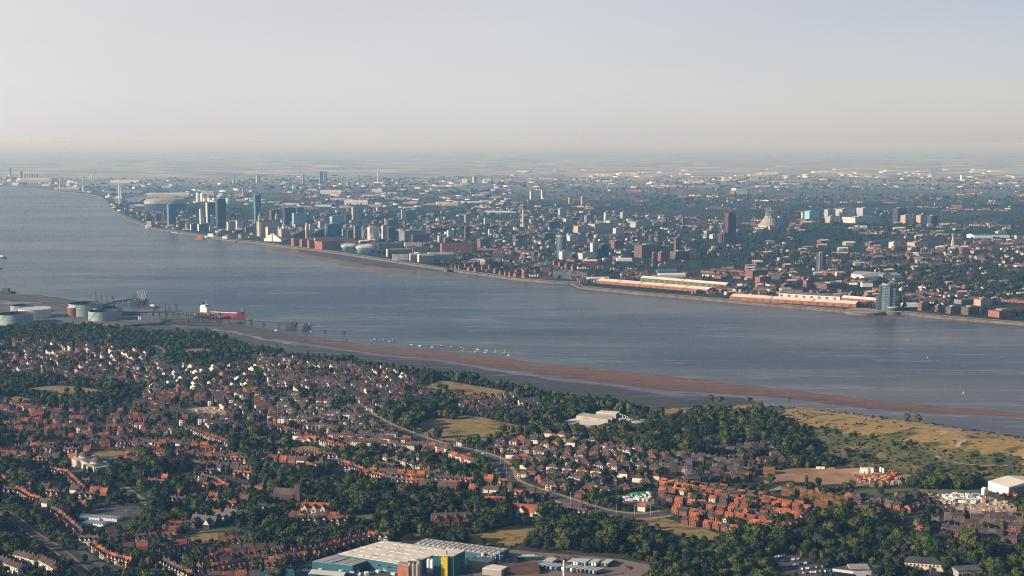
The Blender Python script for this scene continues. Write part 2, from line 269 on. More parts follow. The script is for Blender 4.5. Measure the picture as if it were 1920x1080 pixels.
# ------------------------------------------------------------------ mesh builder
class MB:
    def __init__(s): s.v = []; s.f = []; s.m = []
    def add(s, vs, fs, m):
        n = len(s.v); s.v += [tuple(q) for q in vs]; s.f += [tuple(i + n for i in f) for f in fs]; s.m += [m] * len(fs); return s
    def box(s, x0, y0, z0, x1, y1, z1, m, rot=0, c=(0, 0), bottom=False):
        vs = [(x0, y0, z0), (x1, y0, z0), (x1, y1, z0), (x0, y1, z0), (x0, y0, z1), (x1, y0, z1), (x1, y1, z1), (x0, y1, z1)]
        if rot or c != (0, 0):
            a, b_ = math.cos(rot), math.sin(rot); vs = [(c[0] + x * a - y * b_, c[1] + x * b_ + y * a, z) for x, y, z in vs]
        fs = [(0, 1, 5, 4), (1, 2, 6, 5), (2, 3, 7, 6), (3, 0, 4, 7), (4, 5, 6, 7)]
        if bottom: fs.append((3, 2, 1, 0))
        return s.add(vs, fs, m)
    def prism(s, pts, z0, z1, m, top=None):
        n = len(pts); ar = sum(pts[i][0] * pts[(i + 1) % n][1] - pts[(i + 1) % n][0] * pts[i][1] for i in range(n))
        if ar < 0: pts = pts[::-1]
        s.add([(p[0], p[1], z0) for p in pts] + [(p[0], p[1], z1) for p in pts], [(i, (i + 1) % n, n + (i + 1) % n, n + i) for i in range(n)], m)
        return s.add([(p[0], p[1], z1) for p in pts], [tuple(range(n))], top or m)
    def cyl(s, x, y, z0, z1, r0, r1, m, n=16, top=None):
        vs = [(x + r0 * math.cos(2 * math.pi * i / n), y + r0 * math.sin(2 * math.pi * i / n), z0) for i in range(n)]
        vs += [(x + r1 * math.cos(2 * math.pi * i / n), y + r1 * math.sin(2 * math.pi * i / n), z1) for i in range(n)]
        s.add(vs, [(i, (i + 1) % n, n + (i + 1) % n, n + i) for i in range(n)], m)
        if r1 > .01: s.add(vs[n:], [tuple(range(n))], top or m)
        return s
    def lathe(s, x, y, prof, m, n=20):
        for (r0, z0), (r1, z1) in zip(prof[:-1], prof[1:]):
            vs = [(x + r0 * math.cos(2 * math.pi * i / n), y + r0 * math.sin(2 * math.pi * i / n), z0) for i in range(n)]
            vs += [(x + r1 * math.cos(2 * math.pi * i / n), y + r1 * math.sin(2 * math.pi * i / n), z1) for i in range(n)]
            s.add(vs, [(i, (i + 1) % n, n + (i + 1) % n, n + i) for i in range(n)], m)
        return s
    def bar(s, a, b_, r, m, r2=None, n=5):
        a, b_ = Vector(a), Vector(b_); d = (b_ - a)
        if d.length < 1e-6: return s
        d.normalize(); u = d.orthogonal().normalized(); v = d.cross(u); r2 = r if r2 is None else r2
        vs = [a + (u * math.cos(2 * math.pi * i / n) + v * math.sin(2 * math.pi * i / n)) * r for i in range(n)]
        vs += [b_ + (u * math.cos(2 * math.pi * i / n) + v * math.sin(2 * math.pi * i / n)) * r2 for i in range(n)]
        return s.add(vs, [(i, (i + 1) % n, n + (i + 1) % n, n + i) for i in range(n)] + [tuple(range(n))[::-1], tuple(range(n, 2 * n))], m)
    def gable(s, x0, y0, x1, y1, z, rh, m, axis='x', ov=.4, endm=None):
        """pitched roof; endm fills the gable ends"""
        if axis == 'x':
            ym = (y0 + y1) / 2; k = rh / (ym - y0) * ov
            s.add([(x0 - ov, y0 - ov, z - k), (x1 + ov, y0 - ov, z - k), (x1 + ov, ym, z + rh), (x0 - ov, ym, z + rh), (x1 + ov, y1 + ov, z - k), (x0 - ov, y1 + ov, z - k)], [(0, 1, 2, 3), (3, 2, 4, 5)], m)
            if endm: s.add([(x0, y0, z), (x0, y1, z), (x0, ym, z + rh - .05), (x1, y0, z), (x1, y1, z), (x1, ym, z + rh - .05)], [(1, 0, 2), (3, 4, 5)], endm)
        else:
            xm = (x0 + x1) / 2; k = rh / (xm - x0) * ov
            s.add([(x0 - ov, y1 + ov, z - k), (x0 - ov, y0 - ov, z - k), (xm, y0 - ov, z + rh), (xm, y1 + ov, z + rh), (x1 + ov, y0 - ov, z - k), (x1 + ov, y1 + ov, z - k)], [(0, 1, 2, 3), (2, 4, 5, 3)], m)
            if endm: s.add([(x0, y0, z), (x1, y0, z), (xm, y0, z + rh - .05), (x0, y1, z), (x1, y1, z), (xm, y1, z + rh - .05)], [(0, 1, 2), (4, 3, 5)], endm)
        return s
    def hip(s, x0, y0, x1, y1, z, rh, m, ov=.4):
        x0 -= ov; y0 -= ov; x1 += ov; y1 += ov; i = (y1 - y0) / 2 * .9; ym = (y0 + y1) / 2
        if x1 - x0 < 2 * i: i = (x1 - x0) / 2 - .05
        return s.add([(x0, y0, z), (x1, y0, z), (x1, y1, z), (x0, y1, z), (x0 + i, ym, z + rh), (x1 - i, ym, z + rh)], [(0, 1, 5, 4), (2, 3, 4, 5), (1, 2, 5), (3, 0, 4)], m)
    def mesh(s, name):
        me = bpy.data.meshes.new(name); me.from_pydata(s.v, [], s.f)
        keys = list(dict.fromkeys(s.m))
        for k in keys: me.materials.append(MATS[k])
        ix = {k: i for i, k in enumerate(keys)}
        me.polygons.foreach_set('material_index', [ix[k] for k in s.m]); me.update(); return me
    def arrays(s):
        lt = np.array([len(f) for f in s.f]); return np.array(s.v, float), np.concatenate([np.array(f) for f in s.f]), lt, s.m
def merge(*mbs):
    o = MB()
    for q in mbs: o.v, n = o.v + q.v, len(o.v); o.f += [tuple(i + n for i in f) for f in q.f]; o.m += q.m
    return o
def big_mesh(name, items):
    """items: (MB, x, y, z, rot, sx, sy, sz) merged into one mesh"""
    by = {}
    for it in items: by.setdefault(id(it[0]), (it[0], []))[1].append(it[1:])
    keys = []; V = []; L = []; T = []; M = []; off = 0
    for mb, lst in by.values():
        v, lv, lt, ms = mb.arrays(); a = np.array(lst, float); n = len(a); nv = len(v)
        c, s_ = np.cos(a[:, 3])[:, None], np.sin(a[:, 3])[:, None]
        X = v[None, :, 0] * a[:, 4:5]; Y = v[None, :, 1] * a[:, 5:6]; Z = v[None, :, 2] * a[:, 6:7]
        V.append(np.stack([X * c - Y * s_ + a[:, 0:1], X * s_ + Y * c + a[:, 1:2], Z + a[:, 2:3]], -1).reshape(-1, 3))
        L.append((lv[None, :] + (np.arange(n) * nv)[:, None]).ravel() + off); off += n * nv
        T.append(np.tile(lt, n))
        for k in ms:
            if k not in keys: keys.append(k)
        M.append(np.tile(np.array([keys.index(k) for k in ms]), n))
    V = np.concatenate(V); L = np.concatenate(L); T = np.concatenate(T); M = np.concatenate(M)
    me = bpy.data.meshes.new(name); me.vertices.add(len(V)); me.vertices.foreach_set('co', V.astype(np.float32).ravel())
    me.loops.add(len(L)); me.loops.foreach_set('vertex_index', L.astype(np.int32))
    me.polygons.add(len(T)); st = np.concatenate([[0], np.cumsum(T)[:-1]])
    me.polygons.foreach_set('loop_start', st.astype(np.int32)); me.polygons.foreach_set('loop_total', T.astype(np.int32))
    for k in keys: me.materials.append(MATS[k])
    me.polygons.foreach_set('material_index', M.astype(np.int32)); me.update(calc_edges=True); return me
# ------------------------------------------------------------------ things
def tag(o, label=None, cat=None, group=None, kind=None):
    for k, v in (('label', label), ('category', cat), ('group', group), ('kind', kind)):
        if v: o[k] = v
    return o
def thing(name, label, cat, loc, rot=0, group=None, scale=1):
    o = bpy.data.objects.new(name, None); COL.objects.link(o); o.location = loc; o.rotation_euler = (0, 0, rot)
    o.scale = (scale,) * 3; o.empty_display_size = 1; return tag(o, label, cat, group)
def part(name, mb, parent=None, smooth=False):
    me = mb if isinstance(mb, bpy.types.Mesh) else mb.mesh(name)
    if smooth: me.polygons.foreach_set('use_smooth', [True] * len(me.polygons))
    o = bpy.data.objects.new(name, me); COL.objects.link(o)
    if parent: o.parent = parent
    return o
def structure(name, me, kind='structure', label=None, cat=None):
    o = bpy.data.objects.new(name, me); COL.objects.link(o); return tag(o, label, cat, None, kind)
ORDS = 'first second third fourth fifth sixth seventh eighth ninth tenth eleventh twelfth'.split()
def ordw(n):
    if n < 12: return ORDS[n]
    k = n + 1; return f"{k}{'th' if 10 <= k % 100 <= 20 else {1: 'st', 2: 'nd', 3: 'rd'}.get(k % 10, 'th')}"

# ------------------------------------------------------------------ occupancy of the near bank
CELL = 5.0; OCC = {}
def mark(x, y, r, v):
    n = int(r / CELL) + 1; i, j = int(x // CELL), int(y // CELL)
    for a in range(i - n, i + n + 1):
        for b_ in range(j - n, j + n + 1):
            if ((a + .5) * CELL - x) ** 2 + ((b_ + .5) * CELL - y) ** 2 <= r * r: OCC[(a, b_)] = v
def occ(x, y): return OCC.get((int(x // CELL), int(y // CELL)))
def inside(p, poly):
    x, y = p; c = False; j = len(poly) - 1
    for i in range(len(poly)):
        a, b_ = poly[i], poly[j]
        if (a[1] > y) != (b_[1] > y) and x < (b_[0] - a[0]) * (y - a[1]) / (b_[1] - a[1]) + a[0]: c = not c
        j = i
    return c

# ================================================================== THE LAND
def grid_mesh(name, cols, rows_fn, zfn, nr, matname, attrs=None, skirt=None):
    V = []; A = {k: [] for k in (attrs or {})}
    for p in cols:
        for i in range(nr):
            s = i / (nr - 1); x, y = rows_fn(p, s); V.append((x, y, zfn(p, s, x, y)))
            for k in A: A[k].append(attrs[k](p, s))
        if skirt is not None: V.append((V[-1][0], V[-1][1] + 10, skirt));
        if skirt is not None:
            for k in A: A[k].append(A[k][-1])
    n = nr + (skirt is not None)
    Fc = [(i * n + j, (i + 1) * n + j, (i + 1) * n + j + 1, i * n + j + 1) for i in range(len(cols) - 1) for j in range(n - 1)]
    me = bpy.data.meshes.new(name); me.from_pydata(V, [], Fc); me.materials.append(MATS[matname])
    for k in A:
        at = me.attributes.new(k, 'FLOAT', 'POINT'); at.data.foreach_set('value', A[k])
    me.polygons.foreach_set('use_smooth', [True] * len(me.polygons)); me.update(); return me
def colx(p, y, z=5): return (p - 960) / F * (y * CT + (CAMZ - z) * ST)
def shD(p): return float(np.interp(p, _pxs, T_SH))
def wlD(p): return float(np.interp(p, _pxs, T_WL))
def near_row(p, s):
    d = 60 + (shD(p) - 60) * s; return colx(p, d, 10), d
cols = list(range(-900, 2801, 12))
structure('ground', grid_mesh('ground', cols, near_row, lambda p, s, x, y: H(x, y), 230, 'ground_near', skirt=-1.0))
from mathutils import noise as mn
def mud_row(p, s):
    a, b_ = shD(p) - 20, wlD(p) + 60; d = a + (b_ - a) * s; return colx(p, d, 0), d
def across(p, s):
    a, b_ = shD(p) - 20, wlD(p) + 60; return ((a + (b_ - a) * s) - shD(p)) / (wlD(p) - shD(p))
def mud_z(p, s, x, y):
    a = across(p, s); q = mn.fractal(Vector((x * .006 + y * .002, y * .02, 0)), 1, 2, 5)
    right = min(1, max(0, (p - 1380) / 160)); ch = np.interp(p, [-900, 480, 640, 960, 1300, 1600, 1850, 2200], [.65, .66, .6, .56, .60, .58, .82, .9])
    inner = .55 * (1 - a / ch) + .10 - right * 1.0 * (1 - abs(a / ch - .0) * .2)
    if a < ch: z = inner
    else:
        u = (a - ch) / (1 - ch); z = .55 * math.sin(min(1, u) * math.pi) + .02 if u < 1 else -(u - 1) * 2.2
        z = min(z, .5) if u < 1 else z
        if u > .5: z = .5 * (1 - (u - .5) / .5) if u < 1 else z
    gap = math.exp(-((a - ch) / .07) ** 2)
    return float(max(-1.2, z * 1.0 - gap * .12 + q * .22))
structure('mudflat', grid_mesh('mudflat', list(range(-900, 2801, 7)), mud_row, mud_z, 120, 'mud',
          {'across': across, 'along': lambda p, s: min(1, max(0, (p - 520) / 160))}))
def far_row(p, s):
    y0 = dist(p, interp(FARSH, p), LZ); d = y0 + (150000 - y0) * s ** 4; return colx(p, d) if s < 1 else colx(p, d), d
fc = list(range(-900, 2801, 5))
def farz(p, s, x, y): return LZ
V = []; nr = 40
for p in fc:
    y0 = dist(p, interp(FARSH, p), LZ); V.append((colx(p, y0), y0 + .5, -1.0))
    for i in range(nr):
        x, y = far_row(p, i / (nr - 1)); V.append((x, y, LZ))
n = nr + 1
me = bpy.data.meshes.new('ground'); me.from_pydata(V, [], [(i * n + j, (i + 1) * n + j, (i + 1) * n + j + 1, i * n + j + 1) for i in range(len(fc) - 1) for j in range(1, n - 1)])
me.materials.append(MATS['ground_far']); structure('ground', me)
# quay wall: a stone wall with coping along the far bank
def ribbon(name, pts, width, z, matname, thick=0, kind='structure', zf=None):
    """flat strip along world points"""
    V = []; 
    for i, p in enumerate(pts):
        a = Vector(pts[max(0, i - 1)][:2]); b_ = Vector(pts[min(len(pts) - 1, i + 1)][:2]); d = (b_ - a).normalized(); nrm = Vector((-d.y, d.x)) * width / 2
        zz = zf(p) if zf else z
        V += [(p[0] + nrm.x, p[1] + nrm.y, zz), (p[0] - nrm.x, p[1] - nrm.y, zz)]
        if thick: V += [(p[0] + nrm.x, p[1] + nrm.y, zz - thick), (p[0] - nrm.x, p[1] - nrm.y, zz - thick)]
    k = 4 if thick else 2; Fc = []
    for i in range(len(pts) - 1):
        a = i * k; b_ = a + k; Fc.append((a, b_, b_ + 1, a + 1))
        if thick: Fc += [(a, a + 2, b_ + 2, b_), (a + 1, b_ + 1, b_ + 3, a + 3)]
    me = bpy.data.meshes.new(name); me.from_pydata(V, [], Fc); me.materials.append(MATS[matname]); me.update(); return me
wall = [(colx(p, dist(p, interp(FARSH, p), LZ)), dist(p, interp(FARSH, p), LZ)) for p in range(-900, 2801, 6)]
q = part('river_wall', ribbon('river_wall', wall, 14, LZ + 1.0, 'quay_stone', thick=8)); tag(q, 'long sandstone river wall edging the far bank of the river', 'wall')
# river sheet
V = [(-60000, 300, 0), (60000, 300, 0), (60000, 42000, 0), (-60000, 42000, 0)]
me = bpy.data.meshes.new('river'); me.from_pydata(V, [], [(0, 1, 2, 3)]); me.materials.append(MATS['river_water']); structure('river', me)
# far mudbank below the docks
FM_LO = [(460, 455), (490, 466), (530, 477), (570, 486), (620, 496), (680, 511), (715, 519), (760, 518), (800, 513), (840, 514), (900, 519)]
def fm_row(p, s):
    y1 = dist(p, interp(FARSH, p), LZ); y0 = dist(p, interp(FM_LO, p) - 2 + 1.5 * math.sin(p * .15), 0); d = y0 + (y1 - y0) * s; return colx(p, d, 0), d
me = grid_mesh('mudflat', list(range(470, 901, 5)), fm_row, lambda p, s, x, y: -.4 + .9 * s ** .35 if 475 < p < 895 else -.4, 12, 'far_mud'); structure('mudflat', me)
me = grid_mesh('mudflat', list(range(560, 901, 5)), lambda p, s: fm_row(p, .50 + .5 * s), lambda p, s, x, y: .62, 6, 'far_mud_wet'); structure('mudflat', me)

# fields, roads, yards on the near bank ---------------------------------
def sheet(name, poly, matname, dz=.25, label=None, cat=None, m=True, what='field'):
    """a draped patch cut by a fine grid in the picture's outline but laid on the terrain"""
    W_ = [hit(*p) for p in poly]
    xs = [q[0] for q in W_]; ys = [q[1] for q in W_]
    n = len(poly); V = []; Fc = []
    if max(q[2] for q in W_) < LZ + .01:
        V = [(q[0], q[1], LZ + dz) for q in W_]; Fc = [tuple(range(n))]
        me = bpy.data.meshes.new(name); me.from_pydata(V, [], Fc)
    else:
        st = 9.0; ix = {}; wp = [(q[0], q[1]) for q in W_]
        x0, y0 = min(xs), min(ys); nx, ny = int((max(xs) - x0) / st) + 1, int((max(ys) - y0) / st) + 1
        def vid(i, j):
            if (i, j) not in ix:
                x, y = x0 + i * st, y0 + j * st; ix[(i, j)] = len(V); V.append((x, y, H(x, y) + dz))
            return ix[(i, j)]
        for i in range(nx):
            for j in range(ny):
                if inside((x0 + (i + .5) * st + 8 * math.sin(j * .9), y0 + (j + .5) * st), wp): Fc.append((vid(i, j), vid(i + 1, j), vid(i + 1, j + 1), vid(i, j + 1)))
        me = bpy.data.meshes.new(name); me.from_pydata(V, [], Fc)
    me.materials.append(MATS[matname]); me.update(); structure(name, me)
    if m:
        wp = [(q[0], q[1]) for q in W_]
        for i in range(int(min(xs) // CELL), int(max(xs) // CELL) + 1):
            for j in range(int(min(ys) // CELL), int(max(ys) // CELL) + 1):
                if inside(((i + .5) * CELL, (j + .5) * CELL), wp): OCC[(i, j)] = what
def smooth_line(pts, n=6):
    o = []
    for i in range(len(pts) - 1):
        p0, p1, p2, p3 = pts[max(0, i - 1)], pts[i], pts[i + 1], pts[min(len(pts) - 1, i + 2)]
        for k in range(n):
            t_ = k / n; o.append(tuple(.5 * (2 * p1[j] + (p2[j] - p0[j]) * t_ + (2 * p0[j] - 5 * p1[j] + 4 * p2[j] - p3[j]) * t_ ** 2 + (-p0[j] + 3 * p1[j] - 3 * p2[j] + p3[j]) * t_ ** 3) for j in (0, 1)))
    return o + [tuple(pts[-1][:2])]
ROADS = []
def road(pts, width, matname='asphalt', verge=0, dz=.45, name='road'):
    wp = [hit(*p)[:2] for p in smooth_line(pts)]
    if verge: structure('verge', ribbon('verge', wp, width + verge * 2, 0, 'verge_sand', zf=lambda p: H(p[0], p[1]) + dz - .15))
    structure(name, ribbon(name, wp, width, 0, matname, zf=lambda p: H(p[0], p[1]) + dz)); ROADS.append((wp, width))
    for a, b_ in zip(wp[:-1], wp[1:]):
        L = math.dist(a, b_); k = int(L / 4) + 1
        for i in range(k): mark(a[0] + (b_[0] - a[0]) * i / k, a[1] + (b_[1] - a[1]) * i / k, width / 2 + verge * .6 + 2, 'road')
sheet('field', [(778,800),(800,786),(860,779),(905,783),(985,801),(985,812),(940,818),(905,828),(830,826),(795,816)], 'dry_grass')
sheet('field', [(790,727),(830,713),(880,722),(930,730),(965,737),(920,745),(870,742),(840,736),(800,738)], 'dry_grass')
sheet('field', [(338,656),(370,653),(397,655),(392,662),(355,662)], 'dry_grass')
sheet('field', [(95,656),(125,657),(155,663),(150,668),(97,665)], 'dry_grass')
sheet('field', [(50,727),(100,724),(140,725),(190,732),(190,740),(150,741),(80,735)], 'dry_grass')
sheet('field', [(0,742),(30,743),(58,749),(40,754),(-30,754)], 'dry_grass')
sheet('field', [(200+46*math.cos(a*.314), 853+8*math.sin(a*.314)) for a in range(20)], 'dry_grass')
sheet('field', [(58,903),(100,900),(118,913),(95,920),(68,918)], 'dry_grass')
sheet('field', [(540,840),(582,836),(617,848),(590,856),(560,850)], 'dry_grass')
sheet('field', [(868,1012),(905,998),(960,986),(1038,984),(1022,1004),(960,1024),(905,1022)], 'dry_grass')
sheet('field', [(1198,966),(1250,973),(1300,986),(1350,1002),(1336,1016),(1270,1004),(1215,985)], 'dry_grass')
sheet('field', [(212,905),(228,903),(262,928),(282,943),(272,948),(240,930)], 'verge_sand')
sheet('field', [(338,1010),(365,1001),(420,999),(440,1006),(400,1014),(350,1020)], 'dry_grass')
sheet('field', [(628,974),(665,965),(700,961),(702,972),(650,980)], 'green_grass')
sheet('field', [(748,1012),(760,1003),(785,997),(790,1006),(765,1014)], 'dry_grass')
sheet('field', [(1566,922),(1620,918),(1700,916),(1845,920),(1845,927),(1700,929),(1570,927)], 'green_grass')
sheet('field', [(1220,777),(1230,769),(1300,765),(1400,759),(1440,760),(1400,768),(1290,773),(1270,779)], 'dry_grass')
sheet('field', [(310,894),(330,886),(360,885),(350,898),(320,898)], 'dry_grass')
sheet('field', [(75,832),(105,822),(112,827),(85,836)], 'dry_grass')
sheet('field', [(1450,775),(1475,766),(1500,764),(1560,770),(1640,781),(1700,790),(1800,803),(1915,822),(1990,838),(2150,868),(2150,905),(1990,872),(1900,856),(1830,852),(1760,842),(1720,832),(1650,824),(1580,812),(1500,796)], 'dry_grass', what='heath')
sheet('field', [(1490,796),(1580,812),(1650,824),(1720,832),(1760,842),(1830,852),(1900,856),(1990,872),(2100,900),(2100,940),(1990,914),(1800,901),(1700,895),(1620,882),(1530,850)], 'scrub', dz=.2, what='scrub')
sheet('soil_field', [(1400,902),(1430,886),(1480,880),(1560,878),(1640,882),(1700,893),(1690,905),(1640,914),(1560,914),(1480,908)], 'soil')
sheet('yard', [(1150,932),(1180,922),(1225,925),(1228,945),(1200,950),(1160,944)], 'yard_concrete')
sheet('yard', [(1730,930),(1800,925),(1850,930),(1900,945),(1915,975),(1830,968),(1760,950)], 'rubble')
sheet('yard', [(870,1050),(950,1030),(1010,1036),(1160,1048),(1230,1062),(1180,1095),(900,1100)], 'yard_concrete')
sheet('yard', [(560,1062),(700,1040),(870,1040),(900,1100),(540,1100)], 'asphalt', dz=.2)
sheet('car_park', [(1448,1046),(1470,1036),(1500,1046),(1560,1070),(1600,1085),(1480,1085)], 'asphalt')
sheet('car_park', [(180,945),(222,948),(262,950),(268,968),(215,972),(160,968)], 'asphalt')
sheet('yard', [(330,768),(400,762),(440,775),(400,790),(345,785)], 'rubble')
road([(665,758),(690,778),(720,796),(760,812),(810,830),(860,842),(900,852),(932,864),(948,884),(962,905),(1040,932),(1130,960),(1200,968),(1250,962)], 15, verge=6)
road([(285,648),(300,656),(297,668),(270,680)], 10, verge=3)
road([(-60,930),(20,968),(60,1000),(110,1032),(160,1075)], 8, 'roof_brown', verge=1.5)
road([(150,1028),(160,1040),(190,1060),(215,1085)], 8)
road([(405,890),(430,898),(460,915)], 9)
road([(1440,925),(1475,912),(1520,905)], 9, 'path_pale')
road([(1640,935),(1620,948),(1600,960)], 9, 'path_pale')
road([(1700,990),(1720,965),(1750,952)], 8)
road([(340,1010),(380,998),(430,994),(470,1000)], 9)
road([(1755,855),(1768,863),(1800,870),(1840,875),(1888,874)], 6, 'path_pale', name='path')
road([(1808,846),(1797,838),(1799,832),(1809,827),(1800,820),(1780,815),(1740,818)], 5, 'path_pale', name='path')
road([(1450,775),(1480,783),(1530,790),(1600,796)], 4, 'path_pale', name='path')
road([(1480,768),(1560,777),(1700,798),(1800,812),(1920,842)], 4, 'path_pale', name='path')
#@@BUILD
# ================================================================== PROTOTYPES
def win(mb, x, z, y, w_=1.3, h=1.3, ax='y', m='window_glass'):
    """a window panel standing 6 cm proud of a wall; ax is the wall's normal"""
    if ax == 'y': mb.add([(x - w_ / 2, y, z), (x + w_ / 2, y, z), (x + w_ / 2, y, z + h), (x - w_ / 2, y, z + h)], [(0, 1, 2, 3) if y < 0 else (3, 2, 1, 0)], m)
    else: mb.add([(y, x - w_ / 2, z), (y, x + w_ / 2, z), (y, x + w_ / 2, z + h), (y, x - w_ / 2, z + h)], [(3, 2, 1, 0) if y < 0 else (0, 1, 2, 3)], m)
    return mb
def chimney(x, y, z0, z1, m, s=.42):
    c = MB(); c.box(x - s, y - s * .7, z0, x + s, y + s * .7, z1, m); c.box(x - s - .08, y - s * .7 - .08, z1 - .35, x + s + .08, y + s * .7 + .08, z1 - .15, m)
    for k in (-.25, .25): c.cyl(x + k, y, z1, z1 + .5, .13, .1, 'roof_brown', 5)
    return c
def house(kind, wallm, roofm):
    wall = MB(); roof = MB(); ch = []; wins = []; door = MB()
    if kind == 'semi_detached_house':
        wall.box(-6.5, -4, 0, 6.5, 4, 5.4, wallm); roof.hip(-6.5, -4, 6.5, 4, 5.3, 3.2, roofm, .45)
        for s in (-1, 1):
            wall.box(s * 4.4 - 1.3, -4.9, 0, s * 4.4 + 1.3, -3.9, 5.2, wallm); roof.gable(s * 4.4 - 1.3, -4.9, s * 4.4 + 1.3, -2.4, 5.2, 1.5, roofm, 'y', .25, 'render_white')
            wins += [win(MB(), s * 4.4, z, -4.96, 1.9, 1.4) for z in (.9, 3.5)]; wins.append(win(MB(), s * 1.6, 3.6, -4.06, 1.1, 1.2)); wins.append(win(MB(), 0, 3.6, s * 6.56, 1, 1.2, 'x'))
            win(door, s * 1.4, .1, -4.06, 1, 2.1, m='door_paint')
        ch = [chimney(0, 0, 7.6, 10.2, 'brick_red', .7)]
    elif kind == 'terraced_house':
        wall.box(-2.8, -4.2, 0, 2.8, 4.2, 5.6, wallm); wall.gable(-2.8, -4.2, 2.8, 4.2, 5.55, 2.5, roofm, 'x', -.3, wallm) if 0 else None
        roof.gable(-2.82, -4.2, 2.82, 4.2, 5.6, 2.6, roofm, 'x', 0.02, wallm)
        wall.box(-2.6, 4.2, 0, .4, 7.8, 4.6, wallm); roof.add([(-2.8, 4.2, 5.4), (.6, 4.2, 5.4), (.6, 8, 4.55), (-2.8, 8, 4.55)], [(0, 3, 2, 1)], roofm)
        wins = [win(MB(), -1.2, 1, -4.26, 1.5, 1.5), win(MB(), -1.3, 3.6, -4.26, 1.1, 1.4), win(MB(), 1.3, 3.6, -4.26, 1.1, 1.4)]
        win(door, 1.5, .1, -4.26, 1, 2.2, m='door_paint')
        ch = [chimney(2.5, -.2, 7.2, 9.6, wallm if 'brick' in wallm else 'brick_red', .5)]
    elif kind == 'detached_house':
        wall.box(-4, -4.2, 0, 4, 4.2, 5.2, wallm); roof.gable(-4, -4.2, 4, 4.2, 5.2, 3, roofm, 'x', .35, wallm)
        wall.box(.6, -5.2, 0, 3.8, -4.1, 5.0, wallm); roof.gable(.6, -5.2, 3.8, -1.4, 5.0, 1.9, roofm, 'y', .3, wallm)
        wins = [win(MB(), 2.2, z, -5.26, 1.7, 1.3) for z in (.9, 3.3)] + [win(MB(), -2, 3.4, -4.26, 1.3, 1.2), win(MB(), -2.4, .9, -4.26, 1.5, 1.3), win(MB(), 0, 3.4, -4.06, .9, 1.1, 'x')]
        win(door, -.4, .1, -4.26, 1, 2.1, m='door_paint')
    elif kind == 'cottage':
        wall.box(-5, -3.8, 0, 5, 3.8, 4.6, wallm); roof.gable(-5, -3.8, 5, 3.8, 4.6, 4.2, roofm, 'x', .4, wallm)
        for s in (-2.9, 2.9):
            wall.box(s - 1.6, -4.9, 0, s + 1.6, -3.7, 4.8, 'render_white' if s > 0 else wallm)
            roof.gable(s - 1.6, -4.9, s + 1.6, -.6, 4.8, 2.6, roofm, 'y', .3, 'render_white')
            wins += [win(MB(), s, z, -4.96, 1.9, 1.2) for z in (.9, 3.2)]
            for k in (-1.2, 1.2): wall.box(s + k - .1, -5.0, 2.8, s + k + .1, -4.93, 4.8, 'timber')
        wins.append(win(MB(), 0, 3.3, -3.86, 1.2, 1.1)); win(door, 0, .1, -3.86, 1.1, 2.1, m='door_paint')
        ch = [chimney(s, 0, 7.6, 10.6, 'brick_brown', .7) for s in (-4.2, 3.9)]
    return dict(kind=kind, wall=wall, roof=roof, chimney=ch, window=wins, door=door, wm=wallm, rm=roofm)
HP = {}
def hp(kind, wm, rm):
    k = (kind, wm, rm)
    if k not in HP: HP[k] = house(*k)
    return HP[k]
def flat(p): return merge(p['wall'], p['roof'], p['door'], *p['chimney'], *p['window'])
WORD = dict(brick_red='red brick', brick_brown='brown brick', brick_orange='orange brick', render_white='white rendered', render_cream='cream rendered',
            roof_red='red roof', roof_orange='orange roof', roof_brown='brown roof', roof_slate='slate roof', roof_grey='grey roof')
